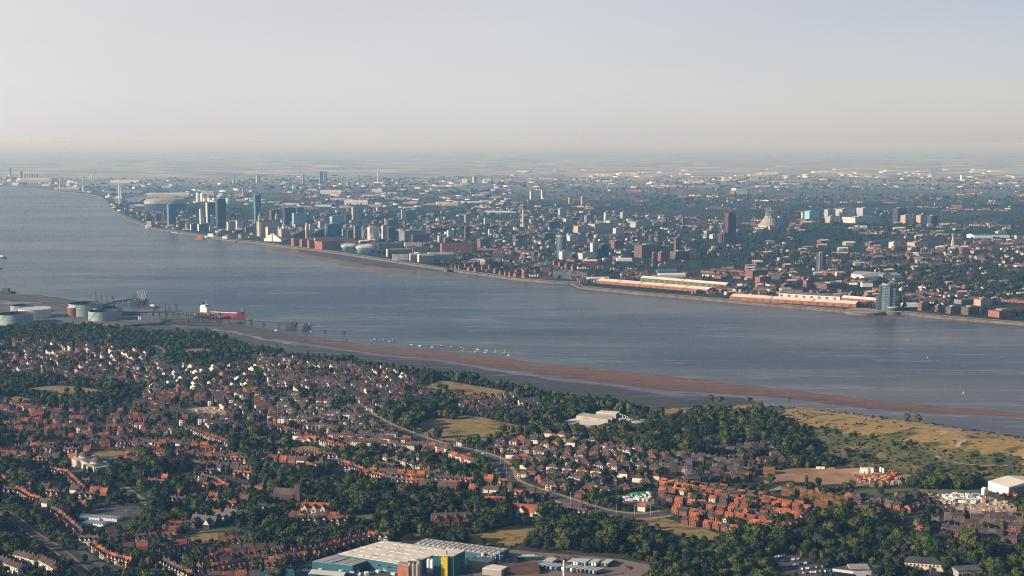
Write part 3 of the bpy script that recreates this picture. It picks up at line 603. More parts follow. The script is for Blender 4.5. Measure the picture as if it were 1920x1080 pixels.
def tree_mb(seed, n=240, nl=8, shape='broad', core=True, leafm='leaves', ls=.17):
    rd = random.Random(seed); mb = MB(); lumps = []
    if shape == 'broad':
        for i in range(nl):
            a = rd.uniform(0, 6.28); rr = rd.uniform(.15, .62); lumps.append((rr * math.cos(a), rr * math.sin(a), rd.uniform(.55, 1.35), rd.uniform(.34, .52)))
        lumps.append((0, 0, 1.25, .5))
    elif shape == 'poplar':
        lumps = [(rd.uniform(-.08, .08), rd.uniform(-.08, .08), .5 + i * .32, .34 - abs(i - 2) * .045) for i in range(7)]
    elif shape == 'conifer': lumps = [(0, 0, .35 + i * .32, .62 - i * .095) for i in range(6)]
    elif shape == 'bush':
        for i in range(nl): a = rd.uniform(0, 6.28); rr = rd.uniform(.1, .7); lumps.append((rr * math.cos(a), rr * math.sin(a), rd.uniform(.15, .4), rd.uniform(.28, .42)))
    if core:
        for x, y, z, r in lumps:   # faceted irregular inner masses
            for (u0, u1) in ((-1, -.35), (-.35, .45), (.45, 1)):
                pass
            vs = []; rings = [(.0, -.85), (.75, -.45), (.88, .15), (.6, .65), (.0, .88)]
            m_ = 6
            for rr, zz in rings[1:4]:
                for k in range(m_):
                    a = 6.283 * (k + zz) / m_; j = rd.uniform(.8, 1.08); vs.append((x + r * rr * j * math.cos(a), y + r * rr * j * math.sin(a), z + r * zz * j))
            vs += [(x, y, z - r * .8), (x, y, z + r * .85)]
            fs = []
            for q in range(2):
                for k in range(m_): fs.append((q * m_ + k, q * m_ + (k + 1) % m_, (q + 1) * m_ + (k + 1) % m_, (q + 1) * m_ + k))
            for k in range(m_): fs.append((3 * m_, (k + 1) % m_, k)); fs.append((2 * m_ + k, 2 * m_ + (k + 1) % m_, 3 * m_ + 1))
            mb.add(vs, fs, leafm)
    tot = sum(l[3] ** 2 for l in lumps)
    for x, y, z, r in lumps:
        for _ in range(int(n * r * r / tot)):
            v = Vector((rd.gauss(0, 1), rd.gauss(0, 1), rd.gauss(0.25, 1))).normalized(); p = Vector((x, y, z)) + v * r * rd.uniform(.86, 1.14)
            nr = (v + Vector((rd.gauss(0, .45), rd.gauss(0, .45), rd.gauss(0, .45)))).normalized(); u = nr.orthogonal().normalized(); w_ = nr.cross(u)
            an = rd.uniform(0, 3.14); u, w_ = u * math.cos(an) + w_ * math.sin(an), w_ * math.cos(an) - u * math.sin(an)
            s = ls * rd.uniform(.55, 1.2); mb.add([p + u * s, p + w_ * s * .8, p - u * s, p - w_ * s * .8], [(0, 1, 2, 3)], leafm)
    return mb
def trunk_mb(h=.9, r=.06):
    t_ = MB(); t_.bar((0, 0, -.1), (0, 0, h), r, 'bark', r * .6, 6)
    for a in (0.4, 2.3, 4.5): t_.bar((0, 0, h * .55), (.35 * math.cos(a), .35 * math.sin(a), h * 1.15), r * .5, 'bark', r * .25, 5)
    return t_
TREES = [dict(crown=tree_mb(s, 260, 8, leafm=m_), trunk=trunk_mb(), kind='broad', look=lk, mesh=None) for s, m_, lk in
         ((1, 'leaves', 'round crowned green tree'), (2, 'leaves_dark', 'dense dark green tree'), (3, 'leaves', 'lumpy crowned green tree'), (4, 'leaves_dark', 'spreading dark green tree'), (5, 'leaves_olive', 'yellowish green tree'), (6, 'leaves_grey', 'greyish green tree'))]
TREES += [dict(crown=tree_mb(11, 220, 7, 'poplar', leafm='leaves_dark', ls=.12), trunk=trunk_mb(.4), kind='poplar', look='slim upright poplar', mesh=None),
          dict(crown=tree_mb(12, 240, 7, 'conifer', leafm='leaves_dark', ls=.12), trunk=trunk_mb(.4), kind='conifer', look='dark pointed conifer', mesh=None)]
LOWT = [tree_mb(s, 60, 5, leafm=m_, ls=.26) for s, m_ in ((21, 'leaves'), (22, 'leaves_dark'), (23, 'leaves_olive'))] + [tree_mb(24, 60, 5, leafm='leaves_dark', ls=.26)]
BUSH = [tree_mb(s, 60, 5, 'bush', leafm='leaves_dark', ls=.16) for s in (31, 32)]
FART = [tree_mb(s, 16, 4, leafm='leaves_far', ls=.34) for s in (41, 42, 43)]

# ================================================================== HOUSES OF THE NEAR BANK
HOUSES = []   # (proto key, x, y, z, rot, scale, zone)
def put_house(kind, x, y, rot, pal, zone, sc_=1.0, r=5.5):
    if occ(x, y) in ('house', 'road', 'field', 'heath', 'scrub', 'big'): return False
    wm, rm = random.choice(pal); HOUSES.append(((kind, wm, rm), x, y, H(x, y), rot, sc_ * random.uniform(.95, 1.06), zone)); mark(x, y, r, 'house'); return True
PAL = dict(
    red=[('brick_red', 'roof_red'), ('brick_red', 'roof_orange'), ('brick_brown', 'roof_brown'), ('render_white', 'roof_red'), ('brick_red', 'roof_brown'), ('render_white', 'roof_brown'), ('brick_orange', 'roof_slate')],
    estate=[('brick_red', 'roof_brown'), ('brick_orange', 'roof_red'), ('brick_orange', 'roof_orange'), ('brick_red', 'roof_orange'), ('brick_orange', 'roof_red'), ('brick_red', 'roof_slate'), ('brick_orange', 'roof_slate'), ('render_white', 'roof_orange')],
    white=[('render_white', 'roof_brown'), ('render_cream', 'roof_brown'), ('render_white', 'roof_slate'), ('render_white', 'roof_brown')],
    mixed=[('render_white', 'roof_slate'), ('render_cream', 'roof_brown'), ('render_white', 'roof_brown'), ('brick_brown', 'roof_slate'), ('brick_red', 'roof_brown'), ('render_cream', 'roof_brown'), ('brick_orange', 'roof_brown'), ('brick_red', 'roof_slate'), ('render_white', 'roof_slate'), ('brick_red', 'roof_red')],
    slate=[('brick_red', 'roof_slate'), ('brick_brown', 'roof_slate'), ('brick_red', 'roof_grey'), ('render_cream', 'roof_grey')],
    terr=[('brick_red', 'roof_grey'), ('render_cream', 'roof_grey'), ('brick_orange', 'roof_slate'), ('brick_brown', 'roof_brown'), ('render_white', 'roof_grey'), ('render_white', 'roof_brown')],
    grey=[('brick_red', 'roof_slate'), ('brick_orange', 'roof_slate'), ('brick_orange', 'roof_grey')])
def row(kind, pts, pal, zone, step=None, face=1, sc_=1.0, gap=0.0):
    """houses along a line drawn on the ground; face=1 fronts towards the viewer"""
    wp = [Vector(hit(*p)[:2]) for p in pts]; step = step or dict(semi_detached_house=16.5, terraced_house=5.64, detached_house=10.5, cottage=10.6)[kind]; step *= sc_
    carry = step / 2
    for a, b_ in zip(wp[:-1], wp[1:]):
        d = b_ - a; L = d.length; d.normalize(); rot = math.atan2(d.y, d.x)
        if (math.cos(rot) < 0) == (face > 0): rot += math.pi
        s = carry
        while s < L:
            p = a + d * s
            if random.random() > gap: put_house(kind, p.x, p.y, rot + random.uniform(-.04, .04) * (kind != 'terraced_house'), PAL[pal], zone, sc_, r=2.6 if kind == 'terraced_house' else 4.2)
            s += step * (1 if kind == 'terraced_house' else random.uniform(.95, 1.12))
        carry = s - L
def fill(kind, poly, ang, pal, zone, gap_rows=34, gap=.15, sc_=1.0, jit=2.0, breaks=.12, pair=True):
    """streets of houses inside a patch; ang is the street direction on the ground"""
    wp = [hit(*p)[:2] for p in poly]; cx = sum(p[0] for p in wp) / len(wp); cy_ = sum(p[1] for p in wp) / len(wp)
    a = R(ang); ux, uy = math.cos(a), math.sin(a); vx, vy = -uy, ux
    rad = max(math.dist(p, (cx, cy_)) for p in wp); step = dict(semi_detached_house=16.5, terraced_house=5.64, detached_house=10.5, cottage=11)[kind] * sc_
    v = -rad; k = 0
    while v < rad:
        u = -rad + random.uniform(0, step); off = 0; skip = 0
        while u < rad:
            if random.random() < breaks * step / 16: u += random.uniform(8, 22); off = random.uniform(-jit, jit)
            x, y = cx + ux * u + vx * (v + off), cy_ + uy * u + vy * (v + off)
            if inside((x, y), wp) and random.random() > gap:
                put_house(kind, x, y, a + (math.pi if k % 2 else 0) + random.uniform(-.05, .05) * (kind != 'terraced_house'), PAL[pal], zone, sc_, r=2.6 if kind == 'terraced_house' else 4.4)
            u += step * (1 if kind == 'terraced_house' else random.uniform(1, 1.2))
        v += gap_rows * (random.uniform(.92, 1.08)) * (.62 if k % 2 == 0 and pair else 1); k += 1
#--- hand drawn rows first (picture outlines, then laid on the ground)
def reserve(px, py, r, what='big'): x, y, z = hit(px, py); mark(x, y, r, what)
def reserve_poly(pts):
    wp = [P(*p) for p in pts]; xs = [p[0] for p in wp]; ys = [p[1] for p in wp]
    for i in range(int(min(xs) // CELL), int(max(xs) // CELL) + 1):
        for j in range(int(min(ys) // CELL), int(max(ys) // CELL) + 1):
            if inside(((i + .5) * CELL, (j + .5) * CELL), wp): OCC[(i, j)] = 'big'
reserve_poly([(575, 1062), (634, 1046), (720, 1021), (775, 1024), (797, 1016), (962, 1036), (930, 1064), (1030, 1060), (1030, 1100), (560, 1100)])
for q in ((163, 876, 34), (592, 956, 17), (538, 930, 16), (842, 978, 22), (405, 985, 26), (995, 962, 18),
          (1885, 924, 30), (1605, 1072, 22), (1728, 1066, 18), (1812, 1076, 16), (195, 982, 32), (215, 830, 14), (715, 762, 14), (1140, 790, 45), (1100, 793, 30), (1180, 795, 25), (286, 735, 16), (172, 740, 14)): reserve(*q)
Z = 'cottage'
row(Z, [(38, 886), (82, 888)], 'red', 'above the playing field')
row(Z, [(95, 888), (127, 894), (160, 926)], 'red', 'in the curved row')
row(Z, [(-10, 890), (28, 922), (60, 940), (82, 946)], 'red', 'below the small lawn')
row(Z, [(98, 962), (120, 976), (150, 1002), (158, 1012)], 'red', 'left of the glasshouses')
row(Z, [(150, 1018), (180, 1020)], 'red', 'beside the road junction')
row(Z, [(176, 1030), (205, 1050), (252, 1064)], 'red', 'in the row by the railway')
row(Z, [(264, 1060), (300, 1048), (340, 1038), (372, 1026)], 'red', 'in the lower left gabled row')
row(Z, [(308, 1062), (345, 1080), (365, 1090)], 'red', 'in the bottom white gabled row')
row(Z, [(372, 1068), (420, 1050), (486, 1044)], 'red', 'in the bottom chimneyed row')
row(Z, [(372, 1084), (430, 1072), (490, 1060)], 'red', 'in the very lowest row')
row('terraced_house', [(30, 1050), (75, 1062)], 'white', 'in the bottom left white terrace', face=1, sc_=1.2)
row('terraced_house', [(72, 1056), (118, 1082)], 'white', 'in the bottom left brown terrace', sc_=1.2)
row('terraced_house', [(-20, 1052), (40, 1076)], 'white', 'in the left corner terrace', sc_=1.2)
row(Z, [(245, 834), (290, 852), (330, 864)], 'mixed', 'right of the round lawn')
row(Z, [(333, 860), (370, 848), (405, 848)], 'red', 'in the bent red row')
row(Z, [(352, 808), (392, 824), (432, 838)], 'red', 'in the stepped red row')
row(Z, [(62, 850), (110, 842), (170, 838)], 'red', 'left of the round lawn')
row(Z, [(370, 899), (402, 906), (432, 924)], 'red', 'beside the side road')
row(Z, [(435, 995), (480, 1006)], 'red', 'beside the timbered halls')
row(Z, [(305, 992), (360, 990)], 'red', 'below the timbered halls')
row(Z, [(500, 802), (560, 818), (600, 832), (655, 848)], 'red', 'along the upper green')
row('semi_detached_house', [(715, 862), (760, 872), (805, 888), (862, 904)], 'white', 'in the row above the dell')
row('semi_detached_house', [(722, 850), (745, 852), (795, 866)], 'white', 'in the upper dell row')
row('terraced_house', [(805, 842), (848, 852)], 'mixed', 'in the terrace by the bend', sc_=1.2)
row('terraced_house', [(842, 858), (900, 878)], 'red', 'in the long terrace by the bend', sc_=1.25)
row('semi_detached_house', [(858, 834), (890, 843)], 'white', 'under the big field')
row('semi_detached_house', [(895, 848), (930, 856), (964, 868)], 'white', 'beside the upper carriageway')
row(Z, [(640, 874), (690, 893), (740, 908), (800, 912), (862, 914)], 'red', 'hidden in the dell trees')
row(Z, [(500, 972), (575, 978), (650, 982)], 'red', 'below the half timbered house')
row(Z, [(535, 1052), (580, 1048)], 'red', 'in the arched factory row')
row(Z, [(590, 1046), (640, 1030), (690, 1016)], 'red', 'in the row behind the factory')
row(Z, [(545, 1040), (600, 1030), (650, 1018), (700, 1006)], 'red', 'in the factory back row')
row(Z, [(690, 1012), (728, 1014)], 'red', 'at the far corner of the factory')
row(Z, [(478, 1056), (535, 1062)], 'red', 'left of the factory')
row('semi_detached_house', [(1048, 828), (1100, 836), (1150, 846), (1210, 856), (1250, 862)], 'white', 'in the long white row')
row('semi_detached_house', [(972, 846), (1012, 852), (1050, 862), (1100, 872)], 'white', 'in the second white row')
row('semi_detached_house', [(1110, 847), (1160, 860)], 'white', 'in the third white row')
row('terraced_house', [(1058, 898), (1095, 908)], 'white', 'in the cream yard terrace', sc_=1.1)
row('semi_detached_house', [(958, 912), (1012, 930)], 'white', 'left of the road bend')
row('semi_detached_house', [(1036, 934), (1090, 945), (1122, 958)], 'white', 'beside the lower carriageway')
row('terraced_house', [(1010, 905), (1050, 900)], 'slate', 'above the road bend', sc_=1.2)
row('terraced_house', [(1280, 908), (1330, 902), (1385, 896)], 'slate', 'in the dark estate terrace', sc_=1.2)
row('terraced_house', [(1360, 900), (1425, 903)], 'estate', 'in the brick estate terrace', sc_=1.2)
row('terraced_house', [(1262, 860), (1345, 868)], 'slate', 'in the terrace by the wood', sc_=1.2)
for i, (a, b_) in enumerate([((1240, 908), (1310, 925)), ((1310, 925), (1380, 935)), ((1248, 922), (1290, 930)), ((1195, 970), (1250, 972)), ((1250, 976), (1320, 988)), ((1320, 988), (1392, 1000)), ((1262, 960), (1330, 972)), ((1330, 972), (1420, 992)),
                             ((1230, 958), (1262, 962)), ((1290, 948), (1350, 958)), ((1350, 958), (1440, 978)), ((1370, 930), (1440, 948)), ((1380, 944), (1450, 962)), ((1250, 940), (1300, 946)), ((1430, 940), (1495, 955)), ((1440, 962), (1500, 975)), ((1400, 990), (1450, 998)), ((1440, 998), (1495, 986)), ((1495, 986), (1518, 965))]):
    row('detached_house', [a, b_], 'estate', 'in the red roofed estate', step=9.6)
fill('detached_house', [(1195, 965), (1245, 905), (1330, 915), (1440, 935), (1515, 955), (1510, 985), (1440, 1000), (1340, 990)], -22, 'estate', 'in the red roofed estate', gap_rows=23, gap=.12)
for a, b_ in [((1600, 962), (1655, 965)), ((1600, 945), (1650, 950)), ((1620, 938), (1660, 942)), ((1680, 935), (1725, 930)), ((1660, 975), (1700, 978)), ((1700, 960), (1745, 945)), ((1660, 950), (1690, 955)), ((1530, 925), (1580, 920)), ((1735, 958), (1790, 962)), ((1590, 935), (1605, 922))]:
    row('detached_house', [a, b_], 'grey', 'beside the building site', step=9.4)
for a, b_ in [((1770, 975), (1920, 985)), ((1735, 985), (1840, 990)), ((1840, 990), (1960, 1000)), ((1765, 998), (1880, 1010)), ((1790, 1008), (1960, 1026)), ((1840, 975), (1930, 978)), ((1880, 960), (1960, 966)), ((1715, 990), (1760, 998))]:
    row('terraced_house', [a, b_], 'grey', 'in the lower right terraces', sc_=1.15, gap=.06)
row('detached_house', [(1440, 838), (1468, 868)], 'grey', 'in the stepped brick row')
fill('detached_house', [(1330, 835), (1440, 832), (1470, 870), (1440, 882), (1350, 868)], 12, 'grey', 'below the heath', gap_rows=22, gap=.15)
#--- streets
fill('terraced_house', [(0, 640), (100, 645), (230, 655), (300, 672), (240, 690), (150, 700), (0, 702)], 35, 'mixed', 'near the tank farm', 30, .3, 1.2, breaks=.7)
fill('terraced_house', [(90, 700), (280, 690), (300, 720), (200, 725), (90, 722)], 20, 'mixed', 'in the old town', 30, .25, 1.1, breaks=.6)
fill('terraced_house', [(275, 682), (400, 690), (500, 682), (490, 740), (400, 745), (290, 735)], 52, 'terr', 'in the slanting shore terraces', 33, .08, 1.1, breaks=.55)
fill('terraced_house', [(480, 668), (560, 675), (650, 684), (740, 698), (775, 712), (760, 745), (640, 735), (510, 735)], 25, 'terr', 'in the shoreline terraces', 31, .15, 1.15, breaks=.6)
fill('terraced_house', [(510, 702), (610, 706), (660, 716), (640, 726), (520, 724)], -2, 'terr', 'in the long grey terraces', 16, .02, 1.0, breaks=.05)
fill('semi_detached_house', [(600, 705), (770, 712), (815, 725), (800, 760), (700, 762), (600, 745)], 18, 'mixed', 'behind the shore', 26, .1)
fill('terraced_house', [(270, 742), (480, 735), (530, 790), (440, 805), (330, 800), (255, 770)], 12, 'mixed', 'in the town centre', 27, .15, 1.4, breaks=.9)
fill('terraced_house', [(0, 756), (60, 762), (140, 772), (260, 775), (330, 800), (330, 822), (200, 832), (0, 835)], 14, 'red', 'in the left red terraces', 33, .15, 1.2, breaks=.8)
fill('terraced_house', [(480, 745), (600, 742), (700, 788), (800, 822), (700, 826), (580, 806), (500, 790)], -14, 'terr', 'left of the carriageway', 28, .08, 1.1, breaks=.5)
fill('terraced_house', [(610, 815), (700, 812), (820, 836), (860, 850), (760, 848), (650, 838)], -18, 'mixed', 'in terraces above the dell', 18, .08, 1.0, breaks=.3)
fill('semi_detached_house', [(640, 735), (760, 758), (700, 775), (665, 760)], 12, 'mixed', 'above the carriageway', 24, .1)
fill('semi_detached_house', [(480, 800), (600, 822), (600, 850), (500, 840), (440, 820)], -20, 'red', 'above the green', 30, .3)
fill('detached_house', [(855, 745), (930, 740), (1000, 750), (1018, 765), (960, 780), (860, 768)], 15, 'mixed', 'between the two fields', 24, .12)
fill('semi_detached_house', [(900, 828), (1050, 815), (1260, 858), (1250, 900), (1120, 900), (1000, 895), (960, 872)], -20, 'mixed', 'in the inter-war streets', 27, .12)
fill('semi_detached_house', [(960, 885), (1240, 900), (1230, 925), (1120, 935), (1050, 935), (970, 905)], -16, 'mixed', 'above the work yard', 28, .25)
fill('terraced_house', [(1240, 862), (1370, 872), (1440, 885), (1430, 900), (1300, 898), (1240, 890)], -4, 'slate', 'above the estate', 22, .12, 1.15, breaks=.4)
fill('cottage', [(0, 836), (170, 834), (330, 830), (430, 838), (470, 870), (420, 888), (330, 870), (120, 870), (0, 870)], -12, 'red', 'around the round lawn', 30, .3)
fill('cottage', [(620, 870), (740, 880), (880, 900), (960, 905), (950, 925), (800, 918), (680, 900)], -14, 'red', 'in the dell', 28, .3)
fill('cottage', [(960, 915), (1100, 955), (1150, 965), (1080, 970), (960, 945), (900, 930)], -18, 'red', 'beside the carriageway', 30, .45)
fill('cottage', [(420, 1010), (530, 1030), (530, 1085), (380, 1090), (400, 1040)], 8, 'red', 'in the garden village', 26, .15)
fill('cottage', [(0, 895), (200, 905), (215, 960), (120, 960), (0, 925)], -14, 'red', 'in the garden village', 34, .38)
fill('cottage', [(270, 880), (480, 880), (500, 960), (440, 975), (330, 960), (280, 930)], -16, 'red', 'in the garden village', 38, .38)
fill('cottage', [(180, 1000), (330, 995), (480, 1010), (400, 1030), (260, 1040), (200, 1030)], 12, 'red', 'in the garden village', 31, .3)
fill('cottage', [(560, 850), (640, 860), (660, 885), (560, 880), (480, 860)], -16, 'red', 'in the garden village', 31, .3)
fill('cottage', [(500, 960), (560, 968), (640, 975), (650, 990), (520, 985)], -6, 'red', 'in the garden village', 28, .3)
print('houses', len(HOUSES))
def emit_houses():
    kinds = {}
    for h in HOUSES: kinds.setdefault(h[0][0], []).append(h)
    rest = []
    for kind, lst in kinds.items():
        vis = [h for h in lst if -5 < proj(h[1], h[2], h[3] + 3)[0] < 1925 and proj(h[1], h[2], h[3] + 3)[1] < 1088]
        vis.sort(key=lambda h: h[2] - (0)); pick = vis[:290]; ids = set(map(id, pick)); rest += [h for h in lst if id(h) not in ids]
        groups = {}
        for h in pick: groups.setdefault((h[0], h[6]), []).append(h)
        mesh = {}
        rank = {id(h): i for i, h in enumerate(pick)}
        for (key, zone), hs in groups.items():
            p = hp(*key); hs.sort(key=lambda h: proj(h[1], h[2])[0])
            if key not in mesh: mesh[key] = dict(wall=p['wall'].mesh('wall'), roof=p['roof'].mesh('roof'), door=p['door'].mesh('door') if p['door'].v else None, chimney=[c.mesh('chimney') for c in p['chimney']],
                                                 window=[c.mesh('window') for c in p['window']], full=merge(p['wall'], *p['window'], p['door']).mesh('wall'))
            M_ = mesh[key]; kn = kind.replace('_', ' ')
            for i, h in enumerate(hs):
                kw = dict(semi_detached_house='semi', terraced_house='terrace', detached_house='house', cottage='cottage')[kind]
                lab = f"{WORD[key[1]]} {kw} with {WORD[key[2]]}, {ordw(i)} from left {zone}" if len(hs) > 1 else f"{WORD[key[1]]} {kw} with {WORD[key[2]]}, sole one {zone}"
                t_ = thing(kind, lab, kn.replace('semi detached ', '').replace('terraced ', '').replace('detached ', ''), (h[1], h[2], h[3] - .15), h[4], kn + 's of the near bank', h[5])
                near = rank[id(h)] < 130
                part('wall', M_['wall'] if near else M_['full'], t_); r_ = part('roof', M_['roof'], t_)
                for c in M_['chimney']: part('chimney', c, r_)
                if near:
                    for c in M_['window']: part('window', c, t_)
                    if M_['door']: part('door', M_['door'], t_)
    FL = {}
    def fl(k):
        if k not in FL: FL[k] = flat(hp(*k))
        return FL[k]
    if rest:
        o = structure('houses', big_mesh('houses', [(fl(h[0]), h[1], h[2], h[3] - .15, h[4], h[5], h[5], h[5]) for h in rest]), 'stuff', 'massed small brick and rendered houses in streets across the near bank', 'houses')
emit_houses()
# ================================================================== NEAR LANDMARKS
def box_px(px0, px1, ytop, ybase, ratio=.6, ang=28, z=LZ):
    """world centre, width, depth, height, rotation of a block seen between these picture limits"""
    x, y = P((px0 + px1) / 2, ybase, z); D = y; a = R(abs(ang)); Wd = (px1 - px0) * D / F
    w_ = Wd / (math.cos(a) + ratio * math.sin(a)); d = w_ * ratio; h = (ybase - ytop) * D / F
    back = (w_ * math.sin(a) + d * math.cos(a)) / 2
    return x * (D + back) / D, y + back, w_, d, max(h, 2), R(ang)
def quad_px(pts, h, z=LZ):
    """world footprint of a roof outlined in the picture at height h"""
    return [P(p[0], p[1], z + h) for p in pts]
def prism_thing(name, label, cat, pts, h, wallm, roofm, group=None, extra=None, ground=None):
    w_ = quad_px(pts, h); cx = sum(p[0] for p in w_) / len(w_); cyy = sum(p[1] for p in w_) / len(w_); g0 = LZ if ground is None else ground
    t_ = thing(name, label, cat, (cx, cyy, g0), 0, group); lp = [(p[0] - cx, p[1] - cyy) for p in w_]
    part('wall', MB().prism(lp, -.5, h, wallm), t_)
    k = 1.0; n = len(lp); ar = sum(lp[i][0] * lp[(i + 1) % n][1] - lp[(i + 1) % n][0] * lp[i][1] for i in range(n))
    q = lp if ar > 0 else lp[::-1]; inn = [(p[0] * .985, p[1] * .985) for p in q]
    r_ = MB().prism(inn, h + .02, h + .45, roofm); par = MB()
    ro = part('roof', r_, t_)
    return t_, lp, ro
# --- the factory ------------------------------------------------------
f_, lp, ro = prism_thing('factory', 'large teal factory shed with wide flat white roof at the bottom edge', 'factory', [(632, 1039), (718, 1014), (842, 1030), (765, 1061)], 9, 'teal_sheet', 'white_roof')
A_, B_, C_, D_ = [Vector(p) for p in lp]
def bil(u, v): return A_.lerp(B_, v).lerp(D_.lerp(C_, v), u)
for i in range(9):
    for j in range(5):
        if (i * 3 + j * 5) % 4 == 3: continue
        c = bil((i + .6) / 9.6, (j + .55) / 5.2); a = math.atan2((C_ - B_).y, (C_ - B_).x)
        part('rooflight', MB().box(-2.4, -.45, 9.4, 2.4, .45, 9.75, 'white_paint', a, (c.x, c.y)), f_)
        if (i + j) % 3 == 0: part('roof_vent', MB().cyl(c.x + 5, c.y + 2, 9.4, 11.2, .6, .5, 'grey_sheet', 8), f_)
a, b_ = bil(0, .5), bil(1, .5); part('roof_ridge', MB().bar((a.x, a.y, 9.5), (b_.x, b_.y, 9.5), .45, 'grey_sheet'), f_)
for u in (.0,):
    a, b_ = D_, A_; dn = (b_ - a).normalized(); nn = Vector((dn.y, -dn.x)); nn = nn if nn.y < 0 else -nn
    for k in range(6):
        p = a.lerp(b_, .12 + k * .14) + nn * .12; part('window', MB().bar((p.x - 1.2 * dn.x, p.y - 1.2 * dn.y, 5), (p.x + 1.2 * dn.x, p.y + 1.2 * dn.y, 5), .8, 'window_glass', n=4), f_)
t_, lp2, _ = prism_thing('factory_annex', 'low teal shed with ribbed grey roof against the white roofed factory', 'shed', [(585, 1053), (634, 1039), (702, 1048), (661, 1061)], 7, 'teal_sheet', 'grey_sheet')
a0, a1, a2, a3 = [Vector(p) for p in lp2]
for k in range(1, 4):
    p = a0.lerp(a3, k / 4); q = a1.lerp(a2, k / 4); part('roof_rib', MB().bar((p.x, p.y, 7.5), (q.x, q.y, 7.5), .5, 'roof_slate' if k == 2 else 'pale_metal'), t_)
t_, lp3, _ = prism_thing('warehouse', 'long grey ribbed warehouse roof with rows of rooflights behind the factory', 'warehouse', [(776, 1020), (797, 1010), (955, 1030), (930, 1042)], 10, 'teal_sheet', 'grey_sheet')
b0, b1, b2, b3 = [Vector(p) for p in lp3]
for i in range(16):
    for j in range(3):
        c = b0.lerp(b1, (j + .6) / 3.3).lerp(b3.lerp(b2, (j + .6) / 3.3), (i + .7) / 16.4); a = math.atan2((b1 - b0).y, (b1 - b0).x)
        part('rooflight', MB().box(-2.6, -.9, 10.4, 2.6, .9, 10.9, 'white_roof', a, (c.x, c.y)), t_)
for k in range(1, 3):
    p = b0.lerp(b1, k / 3); q = b3.lerp(b2, k / 3); part('roof_ridge', MB().bar((p.x, p.y, 10.7), (q.x, q.y, 10.7), .6, 'roof_grey'), t_)
t_, lp4, _ = prism_thing('process_tower', 'tall teal block with white roof and yellow stair at the factory front', 'tower', [(812, 1042), (838, 1028), (872, 1033), (851, 1043)], 19, 'teal_sheet', 'white_roof')
c0, c1, c2, c3 = [Vector(p) for p in lp4]; m_ = c0.lerp(c3, .55); dn = (c3 - c0).normalized(); ang = math.atan2(dn.y, dn.x)
part('stair_shaft', MB().box(-3, -2.2, 0, 3, .3, 18.5, 'yellow_paint', ang, (m_.x, m_.y)), t_)
for k in range(3): part('window', MB().box(-.8, -.12, 4 + k * 5, .8, .0, 6 + k * 5, 'window_glass', math.atan2((c2 - c3).y, (c2 - c3).x), ((c3.lerp(c2, .6)).x + .3, (c3.lerp(c2, .6)).y - .3)), t_)
part('exhaust_pipe', MB().cyl(m_.x + 2, m_.y + 3, 19, 23, .5, .5, 'dark_steel', 8), t_)
def silo_bank(px, ybase, ytop, n, rr, m_, label, rows=1):
    x, y = P(px, ybase); h = (ybase - ytop) * y / F; t_ = thing('silo_bank', label, 'silos', (x, y, LZ), R(-12))
    for j in range(rows):
        for i in range(n): part('silo', MB().cyl((i - (n - 1) / 2) * rr * 2.05, j * rr * 2.1, 0, h, rr, rr, m_, 14).lathe((i - (n - 1) / 2) * rr * 2.05, j * rr * 2.1, [(rr, h), (rr * .3, h + 1.4), (.05, h + 1.5)], m_, 14), t_)
    part('walkway', MB().box(-n * rr, -.5, h + 1.5, n * rr, .6, h + 2.4, 'dark_steel'), t_)
silo_bank(810.5, 1074, 1049, 3, 1.7, 'white_paint', 'bank of tall white silos beside the yellow stair of the factory', 2)
silo_bank(776, 1086, 1056, 3, 1.8, 'concrete', 'grey concrete silos standing before the brick part of the factory', 2)
silo_bank(786, 1086, 1052, 1, 2.3, 'concrete', 'single taller grey silo beside the bank of concrete silos')
prism_thing('brick_building', 'small orange brick block attached to the front of the white roofed factory', 'building', [(745, 1056), (750, 1053), (768, 1056), (766, 1062)], 12.5, 'brick_orange', 'grey_sheet')
x, y = P(888, 1062); t_ = thing('pipe_rack', 'tangle of grey process pipes and vessels right of the teal tower', 'pipework', (x, y, LZ), R(12))
for i in range(14):
    px_ = -24 + i * 3.7; part('post', MB().bar((px_, -3, 0), (px_, -3, 9 + (i * 7 % 4)), .22, 'pale_metal'), t_)
    if i % 2: part('vessel', MB().cyl(px_, 2, 0, 8 + i % 5, 1.5, 1.5, 'pale_metal', 10), t_)
for z_ in (4, 7, 9): part('pipe', MB().bar((-26, -3 + z_ * .2, z_), (28, -3 + z_ * .2, z_), .35, 'pale_metal'), t_)
for k, (px, py, hh, lb) in enumerate([(905, 1047, 7, 'first'), (930, 1062, 6, 'second')]):
    prism_thing('loading_canopy', ['pale metal canopy on the right side of the factory', 'lower pale canopy over the yard beside the factory'][k], 'canopy', [(px - 26, py + 4), (px - 10, py - 4), (px + 22, py + 1), (px + 10, py + 8)], hh, 'grey_sheet', 'white_roof')
